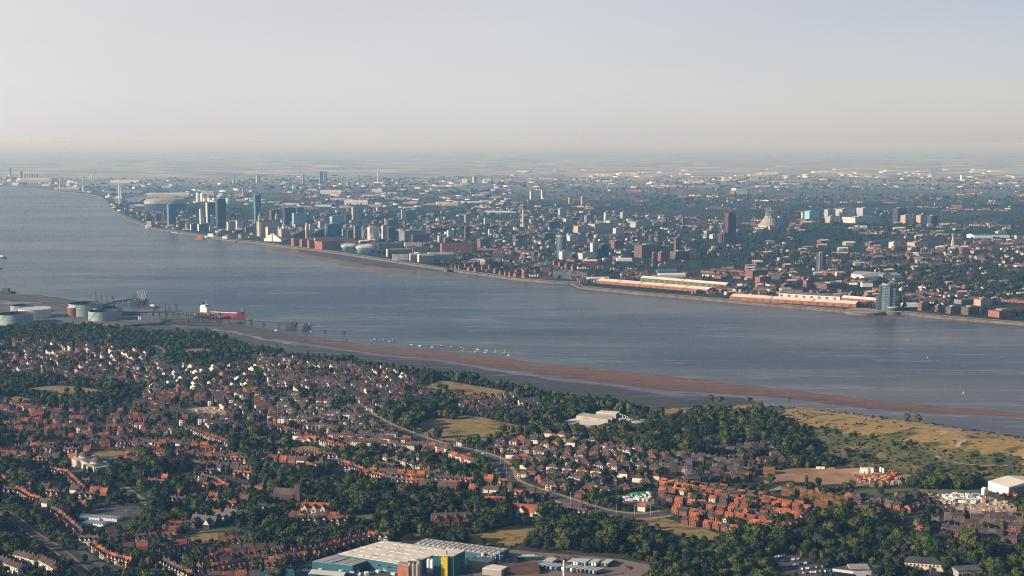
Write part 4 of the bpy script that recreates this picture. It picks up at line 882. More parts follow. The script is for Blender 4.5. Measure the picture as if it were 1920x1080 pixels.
# sawtooth sheds at the bottom
def gable_shed(name, label, cat, px0, px1, ytop, ybase, wallm, roofm, ang=20, ratio=.5, ridge='x', roofs=1, rh=None, group=None, z=LZ, win_=0):
    x, y, w_, d, h, rot = box_px(px0, px1, ytop, ybase, ratio, ang, z); t_ = thing(name, label, cat, (x, y, z), rot, group)
    rh = rh or min(h * .35, 5); hw = h - rh * .7
    part('wall', MB().box(-w_ / 2, -d / 2, -.3, w_ / 2, d / 2, hw, wallm), t_); r_ = MB()
    if ridge == 'x':
        for k in range(roofs): r_.gable(-w_ / 2, -d / 2 + k * d / roofs, w_ / 2, -d / 2 + (k + 1) * d / roofs, hw, rh, roofm, 'x', .01, wallm)
    else:
        for k in range(roofs): r_.gable(-w_ / 2 + k * w_ / roofs, -d / 2, -w_ / 2 + (k + 1) * w_ / roofs, d / 2, hw, rh, roofm, 'y', .01, wallm)
    part('roof', r_, t_)
    for k in range(win_): part('window', win(MB(), -w_ / 2 + (k + .5) * w_ / win_, hw * .45, -d / 2 - .08, w_ / win_ * .45, hw * .35), t_)
    return t_
gable_shed('works_shed', 'low dark brown sawtooth shed in the lorry yard', 'shed', 918, 1014, 1070, 1080, 'brick_brown', 'roof_brown', 6, .5, 'x', 5, 2)
gable_shed('works_shed', 'pale blue shed at the bottom edge below the white roofed factory', 'shed', 578, 655, 1078, 1086, 'teal_sheet', 'pale_metal', -15, .4, 'x', 1, 2)
gable_shed('works_shed', 'long teal roofed building at the bottom left of the factory', 'shed', 478, 556, 1080, 1092, 'brick_brown', 'teal_sheet', 18, .5, 'x', 1, 4)
x, y = P(1057.5, 1090); t_ = thing('factory_chimney', 'tall slim white chimney with a black tip in the lorry yard', 'chimney', (x, y, LZ))
part('shaft', MB().cyl(0, 0, 0, 20, 1.3, 1.1, 'pale_metal', 14), t_); part('tip', MB().cyl(0, 0, 20, 22, 1.15, 1.15, 'dark_steel', 14), t_)
# --- lorry trailers ---
def trailer_mesh(bodym):
    return dict(box=MB().box(-6.6, -1.25, 1.1, 6.6, 1.25, 4.0, bodym, bottom=True).mesh('cargo_box'), top=MB().box(-6.5, -1.2, 4.0, 6.5, 1.2, 4.06, 'pale_metal').mesh('roof'),
                wheels=[MB().bar((x_, -1.2, .5), (x_, -.9, .5), .5, 'tyre', n=10).bar((x_, .9, .5), (x_, 1.2, .5), .5, 'tyre', n=10).mesh('axle') for x_ in (3.6, 4.9)], leg=MB().box(-4.2, -.9, 0, -4, -.7, 1.1, 'dark_steel').box(-4.2, .7, 0, -4, .9, 1.1, 'dark_steel').mesh('landing_leg'))
TM = {k: trailer_mesh(k) for k in ('trailer_green', 'white_paint', 'blue_paint', 'rust', 'grey_sheet')}
TW = dict(trailer_green='dark green', white_paint='white', blue_paint='blue', rust='rust red', grey_sheet='grey')
trs = []
for i, px in enumerate([1025, 1029.5, 1034, 1038.5, 1071, 1076, 1081, 1086, 1091, 1096, 1101, 1110, 1115, 1120, 1134, 1139, 1143]):
    trs.append((px, 1057 + i * .25, 62, ['blue_paint', 'trailer_green', 'trailer_green', 'grey_sheet', 'trailer_green', 'trailer_green', 'white_paint', 'white_paint', 'trailer_green', 'blue_paint', 'grey_sheet', 'trailer_green', 'white_paint', 'white_paint', 'trailer_green', 'grey_sheet', 'trailer_green'][i], 'in the upper line of the lorry yard'))
for i, px in enumerate([983, 990, 997]): trs.append((px, 1051 - (i == 1) * 2.5, 4, ['trailer_green', 'white_paint', 'trailer_green'][i], 'at the left of the lorry yard'))
for i, px in enumerate([1018, 1026, 1034, 1042, 1051, 1064, 1072, 1080, 1091, 1098, 1106, 1114, 1122]):
    trs.append((px, 1065 + i * .9, 40, ['blue_paint', 'trailer_green', 'trailer_green', 'grey_sheet', 'blue_paint', 'white_paint', 'trailer_green', 'white_paint', 'rust', 'rust', 'trailer_green', 'blue_paint', 'grey_sheet'][i], 'in the lower line of the lorry yard'))
cc = {}
for px, py, an, bm, zn in trs:
    k = (bm, zn); n_ = cc.get(k, 0); cc[k] = n_ + 1; x, y = P(px, py)
    t_ = thing('lorry_trailer', f"{TW[bm]} trailer, {ordw(n_)} from left {zn}", 'trailer', (x, y, LZ + .3), R(an), 'trailers parked in the lorry yard')
    part('cargo_box', TM[bm]['box'], t_); part('roof', TM[bm]['top'], t_); [part('axle', q, t_) for q in TM[bm]['wheels']]; part('landing_leg', TM[bm]['leg'], t_)
# --- cars ---
def car_mesh(m_):
    b_ = MB(); pr = [(-2.1, .35), (-2.1, .85), (-1.2, .95), (-.7, 1.45), (.8, 1.45), (1.4, .95), (2.1, .8), (2.1, .35)]
    lo = [(x_, -.85, z_) for x_, z_ in pr]; hi = [(x_, .85, z_) for x_, z_ in pr]; n_ = len(pr)
    b_.add(lo + hi, [tuple(range(n_)), tuple(range(n_, 2 * n_))[::-1]] + [(i, n_ + i, n_ + (i + 1) % n_, (i + 1) % n_) for i in range(n_)], m_)
    g_ = MB().add([(-.72, -.87, 1.4), (.78, -.87, 1.4), (1.25, -.87, 1.0), (-1.1, -.87, 1.0), (-.72, .87, 1.4), (.78, .87, 1.4), (1.25, .87, 1.0), (-1.1, .87, 1.0)], [(3, 2, 1, 0), (4, 5, 6, 7)], 'window_glass')
    wh = [MB().bar((x_, s * .7, .33), (x_, s * .9, .33), .33, 'tyre', n=8).mesh('wheel') for x_ in (-1.3, 1.3) for s in (-1, 1)]
    return b_.mesh('body'), g_.mesh('windows'), wh
CARM = {k: car_mesh(k) for k in ('white_paint', 'car_silver', 'car_dark', 'car_red', 'blue_paint')}
CW = dict(white_paint='white', car_silver='silver', car_dark='dark', car_red='red', blue_paint='blue')
cars = []
for j, ((xa, ya), (xb, yb)) in enumerate([((1452, 1047), (1478, 1041)), ((1464, 1054), (1500, 1049)), ((1484, 1062), (1520, 1056)), ((1500, 1069), (1545, 1064)), ((1506, 1076), (1560, 1072))]):
    for i in range(12):
        if (i * 7 + j * 3) % 9 == 0: continue
        cars.append((xa + (xb - xa) * i / 12, ya + (yb - ya) * i / 12, 75, f'in the {ordw(j)} row of the full car park'))
for px, py in [(1150, 936), (1160, 940), (850, 838), (862, 842), (905, 852), (930, 862), (941, 872), (947, 882), (950, 890), (727, 799), (712, 790), (1000, 916), (1065, 940), (1090, 948)]: cars.append((px, py, -20, 'on the dual carriageway' if px != 1150 and px != 1160 else 'in the work yard'))
for px, py in [(190, 950), (196, 951), (250, 955), (238, 960), (355, 1002), (362, 1001), (380, 999)]: cars.append((px, py, 15, 'in the garden village'))
for px, py in [(546, 838), (552, 837), (558, 836), (792, 781), (797, 781), (803, 780)]: cars.append((px, py, 10, 'beside a dry field'))
cc = {}
for px, py, an, zn in cars:
    c_ = random.choices(list(CARM), [5, 5, 5, 1.2, 1.5])[0]; k = (c_, zn); n_ = cc.get(k, 0); cc[k] = n_ + 1; x, y, z_ = hit(px, py)
    t_ = thing('parked_car' if 'car park' in zn else 'car', f"small {CW[c_]} car, {ordw(n_)} from left {zn}", 'car', (x, y, z_ + .5), R(an + random.uniform(-4, 4)), 'cars seen across the near bank')
    part('body', CARM[c_][0], t_); part('windows', CARM[c_][1], t_); [part('wheel', q, t_) for q in CARM[c_][2]]
# --- the domed gallery ---
x, y = P(163, 884); t_ = thing('gallery', 'pale stone domed gallery with columned ends among trees beside the round lawn', 'art gallery', (x, y + 16, LZ), R(-52))
L2, W2 = 34, 9
body = MB().box(-L2, -W2, 0, L2, W2, 8.5, 'stone_pale').box(-L2 - .5, -W2 - .5, 8.5, L2 + .5, W2 + .5, 9.3, 'stone_pale')
for s in (-1, 1): body.box(s * 19 - 8, -W2 - 5, 0, s * 19 + 8, W2 + 5, 9.2, 'stone_pale')
part('wall', body, t_); part('roof', MB().box(-L2 + 1.5, -W2 + 1.5, 9.3, L2 - 1.5, W2 - 1.5, 10.4, 'roof_grey'), t_)
for s in (-1, 1): part('dome', MB().cyl(s * 19, 0, 9.3, 12.5, 7.5, 7.5, 'stone_pale', 24).lathe(s * 19, 0, [(7.3, 12.5), (6.6, 14.6), (4.8, 16.3), (2.4, 17.3), (.1, 17.6)], 'copper_green' if 0 else 'roof_grey', 24), t_, True)
for s in (-1, 1):
    for k in range(6): part('column', MB().cyl(s * (L2 + 2.2), -6 + k * 2.4, 0, 7.6, .5, .42, 'stone_pale', 8), t_)
    part('portico_roof', MB().box(s * L2 if s > 0 else -L2 - 3.4, -8, 7.6, L2 + 3.4 if s > 0 else -L2, 8, 9.0, 'stone_pale'), t_)
for k in range(9): part('window', win(MB(), -L2 + 4 + k * 7.4, 2, -W2 - (5.06 if abs(abs(-L2 + 4 + k * 7.4) - 19) < 8 else .06), 1.6, 4), t_)
# --- glasshouses ---
for r_, (px0, py0, n_) in enumerate([(141, 973, 9), (178, 975, 8), (152, 985, 8)]):
    x, y = P(px0, py0); t_ = thing('glasshouse', ['left', 'right', 'lower'][r_] + ' range of white ridged glasshouses beside the car park below the avenue', 'glasshouse', (x, y, LZ), R(-16))
    for k in range(n_):
        part('bay', MB().box(k * 3.3, 0, 0, k * 3.3 + 3.2, 12, 2, 'pale_metal').gable(k * 3.3, 0, k * 3.3 + 3.2, 12, 2, 1.5, 'white_paint', 'y', 0, 'white_paint'), t_)
# --- big houses ---
def big_house(px, py, w_, d, h, rh, wm, rm, rot, label, cat='house', name='large_house', wings=2, timber=False, z=None):
    x, y, z_ = hit(px, py); t_ = thing(name, label, cat, (x, y, z_), R(rot)); wl = MB().box(-w_ / 2, -d / 2, 0, w_ / 2, d / 2, h, wm); rf = MB().gable(-w_ / 2, -d / 2, w_ / 2, d / 2, h, rh, rm, 'x', .4, wm)
    for k in range(wings):
        u = -w_ / 2 + (k + .5) * w_ / wings; ww = min(w_ / wings * .55, d * .8)
        wl.box(u - ww / 2, -d / 2 - 3.5, 0, u + ww / 2, -d / 2 + .1, h, wm); rf.gable(u - ww / 2, -d / 2 - 3.5, u + ww / 2, 0, h, rh * .8, rm, 'y', .3, 'render_white' if timber else wm)
        for zz in (1.2, h * .55): part('window', win(MB(), u, zz, -d / 2 - 3.56, ww * .4, 1.6), t_)
        if timber:
            for q in (-.3, 0, .3): wl.box(u + q * ww - .12, -d / 2 - 3.62, h * .5, u + q * ww + .12, -d / 2 - 3.52, h + .5, 'timber')
    for k in range(int(w_ / 5)): part('window', win(MB(), -w_ / 2 + 2.5 + k * 5, h * .55, -d / 2 - .06, 1.4, 1.5), t_)
    part('wall', wl, t_); r_ = part('roof', rf, t_)
    for k in range(max(1, int(w_ / 12))): part('chimney', chimney(-w_ / 2 + 4 + k * 11, 0, h + rh * .6, h + rh + 2.5, 'brick_red', .8), r_)
    return t_
big_house(592, 962, 30, 10, 7, 5, 'render_white', 'roof_red', -8, 'large white half timbered house with red roofs beside the church', timber=True, wings=3)
big_house(845, 985, 40, 14, 9, 5, 'brick_red', 'roof_brown', 8, 'dark red brick mansion deep in trees above the warehouse roof', wings=4)
big_house(385, 985, 28, 14, 4, 7, 'timber', 'roof_grey', -18, 'left half timbered hall with a big grey roof', 'hall', 'timbered_hall', 2, True)
big_house(420, 978, 18, 12, 4, 6, 'timber', 'roof_grey', -18, 'middle half timbered hall with a big grey roof', 'hall', 'timbered_hall', 2, True)
big_house(440, 973, 22, 14, 4, 7, 'timber', 'roof_grey', -18, 'right half timbered hall with a big grey roof', 'hall', 'timbered_hall', 1, True)
big_house(995, 966, 36, 11, 5, 7, 'render_white', 'roof_orange', -14, 'long house with a bright orange roof and white gables below the carriageway', wings=2)
big_house(215, 836, 34, 11, 9, 5, 'brick_orange', 'roof_slate', 8, 'large orange brick hall with a slate roof above the round lawn', 'hall', 'brick_hall', 2)
big_house(928, 950, 22, 10, 6, 6, 'brick_red', 'roof_orange', -6, 'red roofed villa in the trees left of the orange roofed long house', wings=2)
big_house(286, 740, 24, 12, 6, 5, 'render_white', 'roof_brown', -24, 'white hall with a brown roof beside the dark clump of trees', 'hall', 'white_hall', 1)
big_house(485, 832, 20, 10, 5, 5, 'render_cream', 'roof_grey', 20, 'cream villa with grey roof left of the dell wood', wings=1)
big_house(300, 747, 18, 10, 5, 4, 'brick_orange', 'roof_grey', 8, 'plain orange brick building in the upper town centre', wings=1)
big_house(582, 832, 17, 10, 6, 4.5, 'render_white', 'roof_orange', -14, 'white house with a bright orange roof above the green', wings=1)
big_house(500, 860, 16, 9, 5, 4, 'brick_red', 'roof_slate', -10, 'small brick villa beside the dell wood', wings=1)
# church
x, y = P(538, 938); t_ = thing('church', 'dark stone church with a square tower in the trees beside the timbered house', 'church', (x, y, LZ), R(-14))
part('nave', MB().box(-14, -5, 0, 10, 5, 8, 'sandstone_red'), t_); part('roof', MB().gable(-14, -5, 10, 5, 8, 6, 'roof_brown', 'x', .3, 'sandstone_red'), t_)
part('tower', MB().box(10, -4, 0, 17, 4, 19, 'sandstone_red').box(10, -4, 19, 11, -3, 20.5, 'sandstone_red').box(16, -4, 19, 17, -3, 20.5, 'sandstone_red'), t_)
part('aisle', MB().box(-12, -8.5, 0, 8, -5, 4, 'sandstone_red'), t_)
for k in range(5): part('window', win(MB(), -10 + k * 4.4, 1, -8.56, 1, 2.4), t_)
# white block by the carriageway
x, y, w_, d, h, rot = box_px(703, 735, 758, 771, .45, 16); t_ = thing('office_building', 'plain white three storey office block beside the dual carriageway', 'office', (x, y, LZ), rot)
part('wall', MB().box(-w_ / 2, -d / 2, 0, w_ / 2, d / 2, h, 'white_paint'), t_); part('roof', MB().box(-w_ / 2 - .3, -d / 2 - .3, h, w_ / 2 + .3, d / 2 + .3, h + .6, 'roof_brown'), t_)
for zz in (1.2, 4.2, 7.0):
    for k in range(8): part('window', win(MB(), -w_ / 2 + (k + .5) * w_ / 8, zz, -d / 2 - .06, 1.5, 1.2), t_)
# --- retail / office blocks at bottom right ---
t_, lpo, _ = prism_thing('office_building', 'low white framed office with a grey flat roof below the right wood', 'office', [(1561, 1066), (1612, 1056), (1652, 1062), (1634, 1070), (1600, 1071)], 9, 'pale_metal', 'roof_grey')
p0, p1 = Vector(lpo[4]), Vector(lpo[0])
for k in range(5):
    c = p1.lerp(p0, (k + .5) / 5); a = math.atan2((p0 - p1).y, (p0 - p1).x); part('window', MB().box(-2.6, -.15, 2, 2.6, 0, 6.5, 'window_glass', a, (c.x, c.y - .1)), t_)
part('plant_room', MB().box(-10, -5, 9.4, 8, 6, 11, 'grey_sheet'), t_)
x, y, w_, d, h, rot = box_px(1693, 1770, 1054, 1072, .45, -14); t_ = thing('office_building', 'cream two storey office with a hipped slate roof below the right wood', 'office', (x, y, LZ), rot)
part('wall', MB().box(-w_ / 2, -d / 2, 0, w_ / 2, d / 2, 6.5, 'render_cream'), t_); part('roof', MB().hip(-w_ / 2, -d / 2, w_ / 2, d / 2, 6.4, 4, 'roof_slate', .6), t_)
for k in range(10): part('window', win(MB(), -w_ / 2 + (k + .5) * w_ / 10, 3.8, -d / 2 - .06, 1.6, 1.6), t_)
x, y, w_, d, h, rot = box_px(1786, 1838, 1067, 1084, .6, 8); t_ = thing('retail_unit', 'dark flat roofed retail unit at the bottom right edge', 'shop unit', (x, y, LZ), rot)
part('wall', MB().box(-w_ / 2, -d / 2, 0, w_ / 2, d / 2, 6, 'grey_sheet'), t_); part('roof', MB().box(-w_ / 2 - .5, -d / 2 - .5, 6, w_ / 2 + .5, d / 2 + .5, 7, 'roof_grey'), t_)
for k in range(6): part('window', win(MB(), -w_ / 2 + (k + .5) * w_ / 6, 1, -d / 2 - .06, 3, 3), t_)
x, y, w_, d, h, rot = box_px(1712, 1760, 1070, 1088, .6, 10); t_ = thing('public_house', 'small pub with steep dark roofs before the cream office', 'pub', (x, y, LZ), rot)
part('wall', MB().box(-w_ / 2, -d / 2, 0, w_ / 2, d / 2, 4, 'brick_brown'), t_); part('roof', MB().hip(-w_ / 2, -d / 2, 0, d / 2, 4, 6, 'roof_brown').hip(1, -d / 2, w_ / 2, d / 2, 4, 5, 'roof_slate'), t_)
# --- white warehouse right, water works ---
t_ = gable_shed('warehouse', 'big white warehouse with grey side and open door beside the building site', 'warehouse', 1851, 1962, 909, 931, 'white_paint', 'white_roof', 24, .55, 'y', 1, 3.5)
x, y, w_, d, h, rot = box_px(1851, 1962, 909, 931, .55, 24); part('side_wall', MB().box(-w_ / 2 + 1, -d / 2 - .15, 0, w_ / 2 + .1, -d / 2, h - 3.4, 'grey_sheet'), t_)
gable_shed('warehouse', 'small white lean-to store left of the big white warehouse', 'warehouse', 1840, 1852, 915, 929, 'white_paint', 'white_roof', 24, .8, 'y', 1, 1.5)
prism_thing('treatment_works', 'pale concrete filter beds of the water works between two woods', 'water works', [(1055, 789), (1082, 784), (1140, 792), (1125, 797), (1070, 798)], 3, 'pale_metal', 'white_roof')
prism_thing('treatment_works', 'raised pale tank block of the water works', 'water works', [(1080, 780), (1092, 774), (1150, 782), (1140, 788)], 7, 'concrete', 'stone_pale')
prism_thing('treatment_works', 'flat roofed hall at the back of the water works', 'water works', [(1117, 773), (1130, 769), (1162, 772), (1155, 777)], 9, 'grey_sheet', 'white_roof')
for k, (px, py) in enumerate([(1168, 788), (1178, 789), (1212, 790), (1196, 793)]):
    x, y = P(px, py + 4); t_ = thing('settling_tank', ['leftmost', 'second', 'rightmost', 'lowest'][k] + ' round concrete tank of the water works', 'tank', (x, y, LZ)); r_ = 9 if k > 1 else 6
    part('wall', MB().cyl(0, 0, 0, 5, r_, r_, 'stone_pale', 20, 'concrete'), t_); part('bridge', MB().box(-r_, -.5, 5, r_, .5, 6, 'pale_metal'), t_)
x, y = P(1146, 795); t_ = thing('vent_tower', 'narrow white tower in front of the water works', 'tower', (x, y, LZ)); part('shaft', MB().box(-1.2, -1.2, 0, 1.2, 1.2, 10, 'white_paint'), t_); part('cap', MB().box(-1.6, -1.6, 10, 1.6, 1.6, 10.8, 'grey_sheet'), t_)
for k in range(4):
    x, y = P(1163 + k * 5, 787 + k); t_ = thing('vent_pipe', ['leftmost', 'second', 'third', 'rightmost'][k] + ' short white vent pipe of the water works', 'pipe', (x, y, LZ)); part('pipe', MB().cyl(0, 0, 0, 9 - k, .7, .6, 'white_paint', 8), t_); part('hood', MB().bar((0, 0, 9 - k), (-2, 0, 10 - k), .6, 'white_paint'), t_)
# --- building site: unfinished houses, cabins, diggers ---
UF = [(1478, 928), (1500, 925), (1527, 935), (1552, 938), (1578, 942), (1540, 950), (1575, 954), (1560, 947), (1512, 931), (1600, 938), (1442, 888)]
for i, (px, py) in enumerate(UF):
    x, y, z_ = hit(px, py); t_ = thing('unfinished_house', f"unfinished brick house with bare yellow roof timbers, {ordw(i)} of the building site houses", 'house', (x, y, z_), R(-16), 'unfinished houses on the building site')
    w_ = 14; part('wall', MB().box(-w_ / 2, -4.5, 0, w_ / 2, 4.5, 5.4, 'brick_orange'), t_); tr = MB()
    for k in range(12):
        u = -w_ / 2 + .4 + k * (w_ - .8) / 11
        for s in (-1, 1): tr.bar((u, s * 4.6, 5.4), (u, 0, 8.6), .16, 'new_timber', n=4)
        tr.bar((u, -4.6, 5.45), (u, 4.6, 5.45), .14, 'new_timber', n=4)
    part('roof_timber', tr, t_); sf = MB()
    for k in range(6):
        u = -w_ / 2 + k * w_ / 5; sf.bar((u, -5.6, 0), (u, -5.6, 6.6), .07, 'rust', n=4)
    for zz in (2, 4, 6): sf.bar((-w_ / 2, -5.6, zz), (w_ / 2, -5.6, zz), .07, 'rust', n=4); sf.box(-w_ / 2, -5.6, zz - .05, w_ / 2, -4.7, zz + .03, 'new_timber', bottom=True)
    part('scaffold', sf, t_)
    for k in range(4): part('window', win(MB(), -w_ / 2 + 2 + k * 3.3, 3.2, -4.56, 1.2, 1.3), t_)
def site_box(px, py, w_, d, h, m_, label, name='site_cabin', cat='cabin', rot=-8):
    x, y, z_ = hit(px, py); t_ = thing(name, label, cat, (x, y, z_ + .2), R(rot)); part('body', MB().box(-w_ / 2, -d / 2, 0, w_ / 2, d / 2, h, m_, bottom=True), t_)
    part('roof', MB().box(-w_ / 2 - .1, -d / 2 - .1, h, w_ / 2 + .1, d / 2 + .1, h + .2, 'pale_metal'), t_); part('door', win(MB(), 0, .1, -d / 2 - .05, 1, 2, m='dark_steel'), t_); return t_
site_box(1620, 888, 9, 7, 6, 'white_paint', 'large white cabin block on the red soil, left of two'); site_box(1631, 888, 8, 6, 5.6, 'white_paint', 'large white cabin block on the red soil, right of two')
site_box(1640, 893, 6, 3, 3, 'red_paint', 'red cabin before the white cabin blocks'); site_box(1538, 880, 10, 3, 3, 'white_paint', 'long white cabin at the back of the soil site')
site_box(1493, 868, 11, 5, 4, 'white_paint', 'white cabin by the grey building left of the soil site'); site_box(1604, 893, 4, 3, 3, 'blue_paint', 'small blue container left of the white cabin blocks')
site_box(1798, 940, 10, 4, 3, 'trailer_green', 'dark green container among the rubble', 'container', 'container'); site_box(1823, 941, 8, 3, 2.6, 'green_paint', 'bright green container among the rubble', 'container', 'container')
site_box(1826, 934, 3, 3, 5, 'blue_paint', 'left blue silo box in the rubble yard', 'container', 'container'); site_box(1832, 934, 3, 3, 5, 'blue_paint', 'right blue silo box in the rubble yard', 'container', 'container')
for k in range(2):
    x, y, z_ = hit(1651 + k * 5, 889); t_ = thing('cement_silo', ['left', 'right'][k] + ' white cement silo beside the cabin blocks on the soil', 'silo', (x, y, z_)); part('drum', MB().cyl(0, 0, 2, 7, 1.4, 1.4, 'white_paint', 12).cyl(0, 0, .8, 2, .3, 1.4, 'white_paint', 12), t_)
    for a in range(3): part('leg', MB().bar((1.2 * math.cos(a * 2.1), 1.2 * math.sin(a * 2.1), 0), (1.2 * math.cos(a * 2.1), 1.2 * math.sin(a * 2.1), 2.4), .12, 'dark_steel'), t_)
DG = [(1649, 901), (1668, 897), (1675, 894), (1681, 891), (1720, 928), (1740, 927), (1735, 906), (1745, 905), (1660, 903), (1622, 899), (1630, 900), (1890, 931), (1905, 932), (1845, 940), (1700, 905)]
exb = [MB().box(-2, -1.3, 0, 2, -.6, .9, 'dark_steel').box(-2, .6, 0, 2, 1.3, .9, 'dark_steel').mesh('tracks'), MB().box(-1.6, -1.3, .95, 2.2, 1.3, 2.3, 'orange_paint').box(-1.4, -1.2, 2.3, .2, 0, 3.2, 'orange_paint').mesh('cab'),
       MB().bar((-1.2, .5, 2), (-4.2, .5, 5), .3, 'orange_paint').bar((-4.2, .5, 5), (-6.2, .5, 2), .22, 'orange_paint').mesh('boom'), MB().box(-6.8, 0, 1.1, -5.8, 1, 2, 'dark_steel').mesh('bucket')]
for i, (px, py) in enumerate(DG):
    x, y, z_ = hit(px, py); t_ = thing('excavator', f"orange excavator on the building site, {ordw(i)} of the diggers and machines", 'excavator', (x, y, z_ + .2), random.uniform(0, 6.28), 'excavators on the building sites', 1.3)
    part('tracks', exb[0], t_); part('cab', exb[1], t_); bo = part('boom', exb[2], t_); part('bucket', exb[3], bo)
PB = MB()
for m_, n_, reg in (('white_paint', 170, [(1765, 930), (1800, 927), (1850, 932), (1830, 945), (1780, 942)]), ('rubble', 160, [(1730, 930), (1800, 925), (1900, 945), (1910, 970), (1760, 950)]), ('grey_sheet', 60, [(1600, 893), (1700, 893), (1690, 908), (1610, 905)]), ('red_paint', 22, [(1600, 893), (1690, 895), (1680, 905), (1610, 903)]), ('green_paint', 30, [(1175, 928), (1215, 925), (1212, 931), (1180, 932)]), ('white_paint', 60, [(1152, 932), (1225, 926), (1215, 940), (1160, 942)]), ('soil', 60, [(1640, 898), (1760, 900), (1740, 912), (1640, 910)]),
                    ('teal_sheet', 40, [(650, 808), (705, 806), (712, 812), (660, 815)]), ('grey_sheet', 70, [(880, 1052), (960, 1040), (1000, 1048), (900, 1075)]), ('white_paint', 24, [(560, 1068), (760, 1066), (760, 1080), (560, 1080)]), ('rust', 24, [(1000, 1040), (1160, 1054), (1180, 1068), (1010, 1048)]), ('pale_metal', 60, [(650, 808), (705, 806), (712, 812), (660, 815)]), ('rubble', 60, [(340, 770), (420, 765), (430, 780), (350, 785)])):
    wp = [hit(*p)[:2] for p in reg]; k = 0
    while k < n_:
        x = random.uniform(min(p[0] for p in wp), max(p[0] for p in wp)); y = random.uniform(min(p[1] for p in wp), max(p[1] for p in wp))
        if not inside((x, y), wp): continue
        s = random.uniform(.8, 2.6); PB.box(-s, -s * random.uniform(.4, 1), 0, s, s * .6, s * random.uniform(.5, 1.2), m_, random.uniform(0, 3), (x, y)); k += 1
PB.v = [(v[0], v[1], v[2] + LZ + .3) for v in PB.v]; structure('building_materials', PB.mesh('building_materials'), 'stuff', 'scattered pallets, bags and heaps of material on the work yards', 'materials')
# green playground-like plant in the yard
# --- tank farm ---
def quayland(poly, z0, z1, name='quay'):
    wp = [P(p[0], p[1], z1) for p in poly]; mb = MB().prism(wp, z0, z1, 'quay_stone', 'yard_dark'); structure(name, mb.mesh(name))
mat('yard_dark', (.13, .12, .11), var=.3, scale=.02)
quayland([(-60, 600), (-60, 573), (60, 571), (130, 577), (200, 580), (250, 586), (306, 596), (309, 600), (280, 604), (216, 613), (100, 606), (0, 602)], -1, LZ + .3)
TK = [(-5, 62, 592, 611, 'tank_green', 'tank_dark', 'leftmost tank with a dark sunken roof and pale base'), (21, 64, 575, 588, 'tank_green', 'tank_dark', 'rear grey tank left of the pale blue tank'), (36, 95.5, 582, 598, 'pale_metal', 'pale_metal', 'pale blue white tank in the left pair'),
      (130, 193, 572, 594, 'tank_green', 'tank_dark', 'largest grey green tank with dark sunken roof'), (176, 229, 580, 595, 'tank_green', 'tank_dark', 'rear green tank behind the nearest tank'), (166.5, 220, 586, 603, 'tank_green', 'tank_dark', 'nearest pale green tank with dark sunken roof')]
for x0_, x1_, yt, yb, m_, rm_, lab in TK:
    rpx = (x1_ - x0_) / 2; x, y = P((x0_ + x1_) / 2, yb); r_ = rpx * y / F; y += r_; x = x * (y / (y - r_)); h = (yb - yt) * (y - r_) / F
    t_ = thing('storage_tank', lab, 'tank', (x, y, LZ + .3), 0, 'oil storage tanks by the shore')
    part('shell', MB().lathe(0, 0, [(r_, -.5), (r_, h), (r_ + .4, h), (r_ + .4, h + .5), (r_ - .5, h + .5)], m_, 48).lathe(0, 0, [(r_ - .5, h + .5), (r_ - .5, h * .7)], rm_, 48), t_, False)  # inner wall takes the roof colour; dark one paints the shade inside the tank
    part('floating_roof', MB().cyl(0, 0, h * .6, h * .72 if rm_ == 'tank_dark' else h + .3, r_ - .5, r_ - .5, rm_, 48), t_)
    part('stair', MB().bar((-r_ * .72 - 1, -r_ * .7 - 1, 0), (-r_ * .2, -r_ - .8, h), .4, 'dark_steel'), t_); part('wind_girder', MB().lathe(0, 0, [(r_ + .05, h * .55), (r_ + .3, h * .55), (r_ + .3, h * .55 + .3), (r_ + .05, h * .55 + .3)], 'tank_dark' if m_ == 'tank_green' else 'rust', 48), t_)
x, y = P(135.5, 594); t_ = thing('storage_tank', 'small rusty tank with a shallow cone roof before the largest tank', 'tank', (x, y + 14, LZ + .3), 0, 'oil storage tanks by the shore'); part('shell', MB().cyl(0, 0, 0, 20, 14.5, 14.5, 'rust', 32), t_); part('cone_roof', MB().lathe(0, 0, [(14.8, 20), (.1, 22.5)], 'pale_metal', 32), t_)
for k in range(2): x, y = P(260.5 + k * 3.5, 600); t_ = thing('pressure_vessel', ['left', 'right'][k] + ' of two small upright white vessels at the jetty root', 'vessel', (x, y, LZ + .3)); part('drum', MB().cyl(0, 0, 1, 6.5, 1.5, 1.5, 'white_paint', 12).lathe(0, 0, [(1.5, 6.5), (1, 7.3), (.05, 7.6)], 'white_paint', 12), t_); part('skirt', MB().cyl(0, 0, 0, 1, 1.2, 1.2, 'dark_steel', 12), t_)
